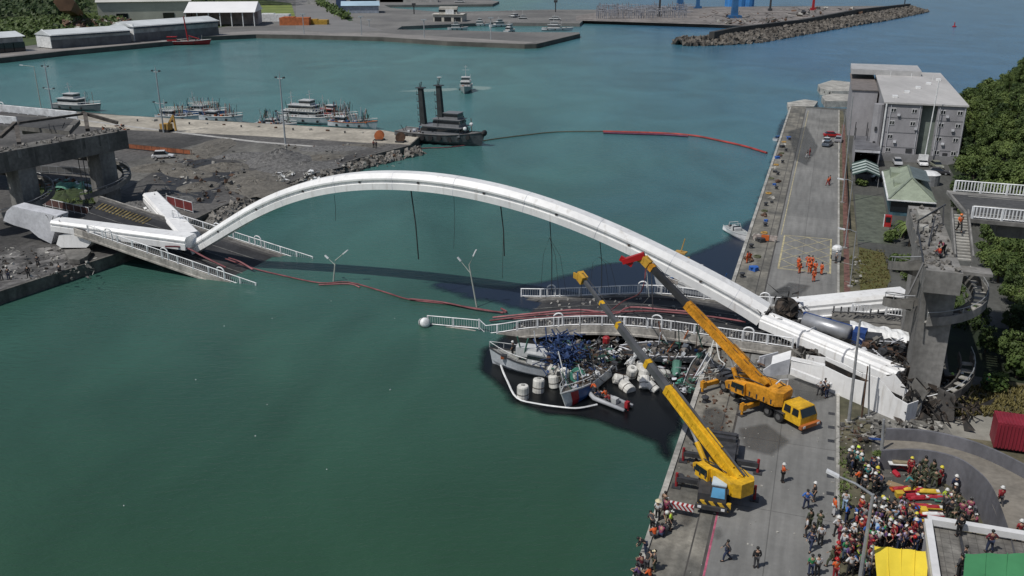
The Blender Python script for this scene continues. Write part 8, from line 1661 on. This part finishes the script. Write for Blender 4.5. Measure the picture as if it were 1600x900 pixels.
# quay edge gear far along the right quay
rr = random.Random(91); gm = [white_paint, CL['blue'], rust, mat('gear_olive', (.09, .10, .05)), MATS['gear_orange'], dark_metal, concrete_lt, MATS['ochre_paint']]
for k in range(34):
    v = 72+k*3.4+rr.uniform(-1, 1); u = rr.uniform(.9, 2.6); p = W(u, v, QZ+.01); b = MB(); r_ = rr.uniform(.4, .9); kk = k % 4; m_ = gm[k % 8]
    if kk == 0: b.lathe([(.34, 0), (.24, .35), (.42, .55), (.36, .68), (.05, .72)], p, 9); nm, lb = 'bollard', 'mooring bollard on the edge of the right quay'; m_ = dark_metal
    elif kk == 1: b.box(p+ZX*r_*.35, (r_*1.4, r_, r_*.7), rotz(rr.uniform(0, 3))); b.box(p+ZX*r_*.73, (r_*1.5, r_*1.1, .06), rotz(rr.uniform(0, .1))); nm, lb = 'crate', 'lidded crate left on the edge of the right quay'
    elif kk == 2:
        for j in range(7): b.rock(p+Vector((rr.uniform(-.5, .5), rr.uniform(-.6, .6), .15)), rr.uniform(.15, .4), rr)
        nm, lb = 'net_heap', 'heap of nets and rope on the edge of the right quay'
    else: b.tube([p+Vector((.5*math.cos(a), .5*math.sin(a), .12)) for a in [j*.7 for j in range(9)]], .13, 5); nm, lb = 'rope_coil', 'coiled mooring rope on the edge of the right quay'
    tag(b.build(nm, m_), lb, {'bollard': 'bollard', 'crate': 'crate', 'net_heap': 'net', 'rope_coil': 'rope'}[nm], 'gear along the right quay edge')
for k, (u, v) in enumerate(((1.2, 6), (1.2, 14), (1.2, 22), (1.3, 30), (1.1, 38), (1.2, 64))):
    p = W(u, v, QZ+.01); b = MB(); b.lathe([(.34, 0), (.24, .35), (.42, .55), (.36, .68), (.05, .72)], p, 10); tag(b.build('bollard', dark_metal), 'dark mooring bollard on the quay edge by the crane trucks', 'bollard', 'bollards by the crane trucks')
# striped barriers, kiosk-like speaker cart on the road
o = thing('road_barrier', at(1195, 377, QZ), 'pale barrier with faded red stripes across the quay edge beside the motorboat', 'barrier'); p = at(1195, 377, QZ)
for k in range(3): MB().box(p+UX*(k-1)*1.3+ZX*.6, (1.2, .25, .9), RQ).build('barrier_panel', mat('faded_redwhite', (.42, .36, .33), var=.4, sc=2) if k != 1 else MATS['gear_orange'], o)
for k in (-1.6, 1.6): MB().box(p+UX*k+ZX*.3, (.2, .7, .6), RQ).build('barrier_foot', concrete_lt, o)
kc = thing('checkpoint_cart', at(1306, 405, QZ), 'white rounded box on a grey cart by the kerb right of the hatched marking', 'cart'); p = at(1306, 405, QZ); MB().ball(p+ZX*1.7, .75, (1.1, .9, .8), 10).build('dome', white_paint, kc); MB().box(p+ZX*.7-VX*.2, (1.3, 1.6, 1.1), RQ).build('body', steel, kc)
for s_ in (-1, 1): MB().lathe([(.12, -.08), (.3, -.08), (.3, .08), (.12, .08)], p+UX*s_*.7+ZX*.3, 10, RQ @ Matrix.Rotation(math.pi/2, 3, 'Y')).build('wheel', black_rub, kc)
for k, (px, py) in enumerate(((1265, 470), (1150, 385), (1190, 392))): pass
# rail fence with red panel at the left deck, site fences
def fence(p, q, h_, n, label, panel=None, m_=rail_white):
    p, q = Vector(p), Vector(q); o = thing('fence', p, label, 'fence')
    b = MB(); b.beam(p+ZX*h_, q+ZX*h_, .08, .1); b.beam(p+ZX*.25, q+ZX*.25, .07, .07); b.build('rail', m_, o)
    for i in range(n+1): c = p.lerp(q, i/n); MB().box(c+ZX*h_/2, (.1, .1, h_)).build('post', m_, o)
    if panel: b = MB(); b.beam(p.lerp(q, .02)+ZX*h_*.55, p.lerp(q, .98)+ZX*h_*.55, .05, h_*.75); b.build('panel', panel, o)
    return o
fence(at(262, 322, QZ), at(302, 333, QZ), 2.0, 3, 'red panelled fence with white frame beside the slanting arch leg', mat('dull_red_panel', (.17, .03, .03), var=.3))
fence(at(50, 318, QZ), at(140, 338, QZ), 1.6, 8, 'site fence between the left viaduct columns', mat('brown_panel', (.10, .05, .045)))
fence(at(30, 268, QZ), at(175, 275, QZ), 1.5, 12, 'long grey fence behind the left viaduct', mat('grey_panel', (.13, .13, .13)), steel)
fence(at(190, 232, QZ), at(300, 243, QZ), 1.3, 9, 'orange netting fence along the works road', MATS['orange_mud'], rust)
fence(W(15.9, 100, QZ), W(15.6, 160, QZ), 1.2, 16, 'rusty red fence along the brick path', mat('fence_red', (.16, .06, .05), var=.3), rust)
b = MB(); n_ = 9; vs = []
for i in range(n_+1):
    for j in range(5): p = at(88+i*5, 300-j*2.2, QZ); vs.append(p+ZX*(.5+.8*math.sin(i*.9)*math.sin(j*.8)+R.uniform(0, .4)))
b.add(vs, [(i*5+j, (i+1)*5+j, (i+1)*5+j+1, i*5+j+1) for i in range(n_) for j in range(4)]); tag(b.build('tarpaulin', mat('teal_tarp', (.12, .30, .22), var=.3, sc=.8)), 'crumpled pale green tarpaulin behind the left viaduct', 'tarpaulin')
for k in range(3): p = at(128+k*9, 292+k*2, QZ); b = MB(); b.box(p+ZX*.4, (3.4, .7, .5), RQ); tag(b.build('loose_board', white_paint), 'white panel lying on the site grass, %s of three' % ('left', 'middle', 'right')[k], 'panel', 'white panels')
# litter
tufts_ = None
def bits(fn, n, m_, label, seed, r0, r1):
    rr = random.Random(seed); b = MB()
    for i in range(n): b.rock(fn(rr), rr.uniform(r0, r1), rr)
    return stuff(b.build('litter', m_), label, 'litter')
bits(lambda r: W(r.uniform(.6, 14), r.uniform(-6, 60), QZ+.03), 90, concrete_lt, 'small pale litter on the quay concrete', 71, .03, .11)
bits(lambda r: W(r.uniform(14.6, 20), r.uniform(-4, 28), QZ+.03), 120, mat('litter_mix', (.35, .33, .3), var=.5), 'small litter on the yard beside the crowd', 72, .03, .1)
bits(lambda r: at(r.uniform(150, 1040), r.uniform(470, 890), .02), 12, white_paint, 'scattered white scraps floating on the green water', 73, .04, .08)
bits(lambda r: W(r.uniform(.6, 4.4), r.uniform(14, 60), QZ+.05), 200, rust, 'rust and timber scraps on the apron between the cranes', 74, .04, .2)
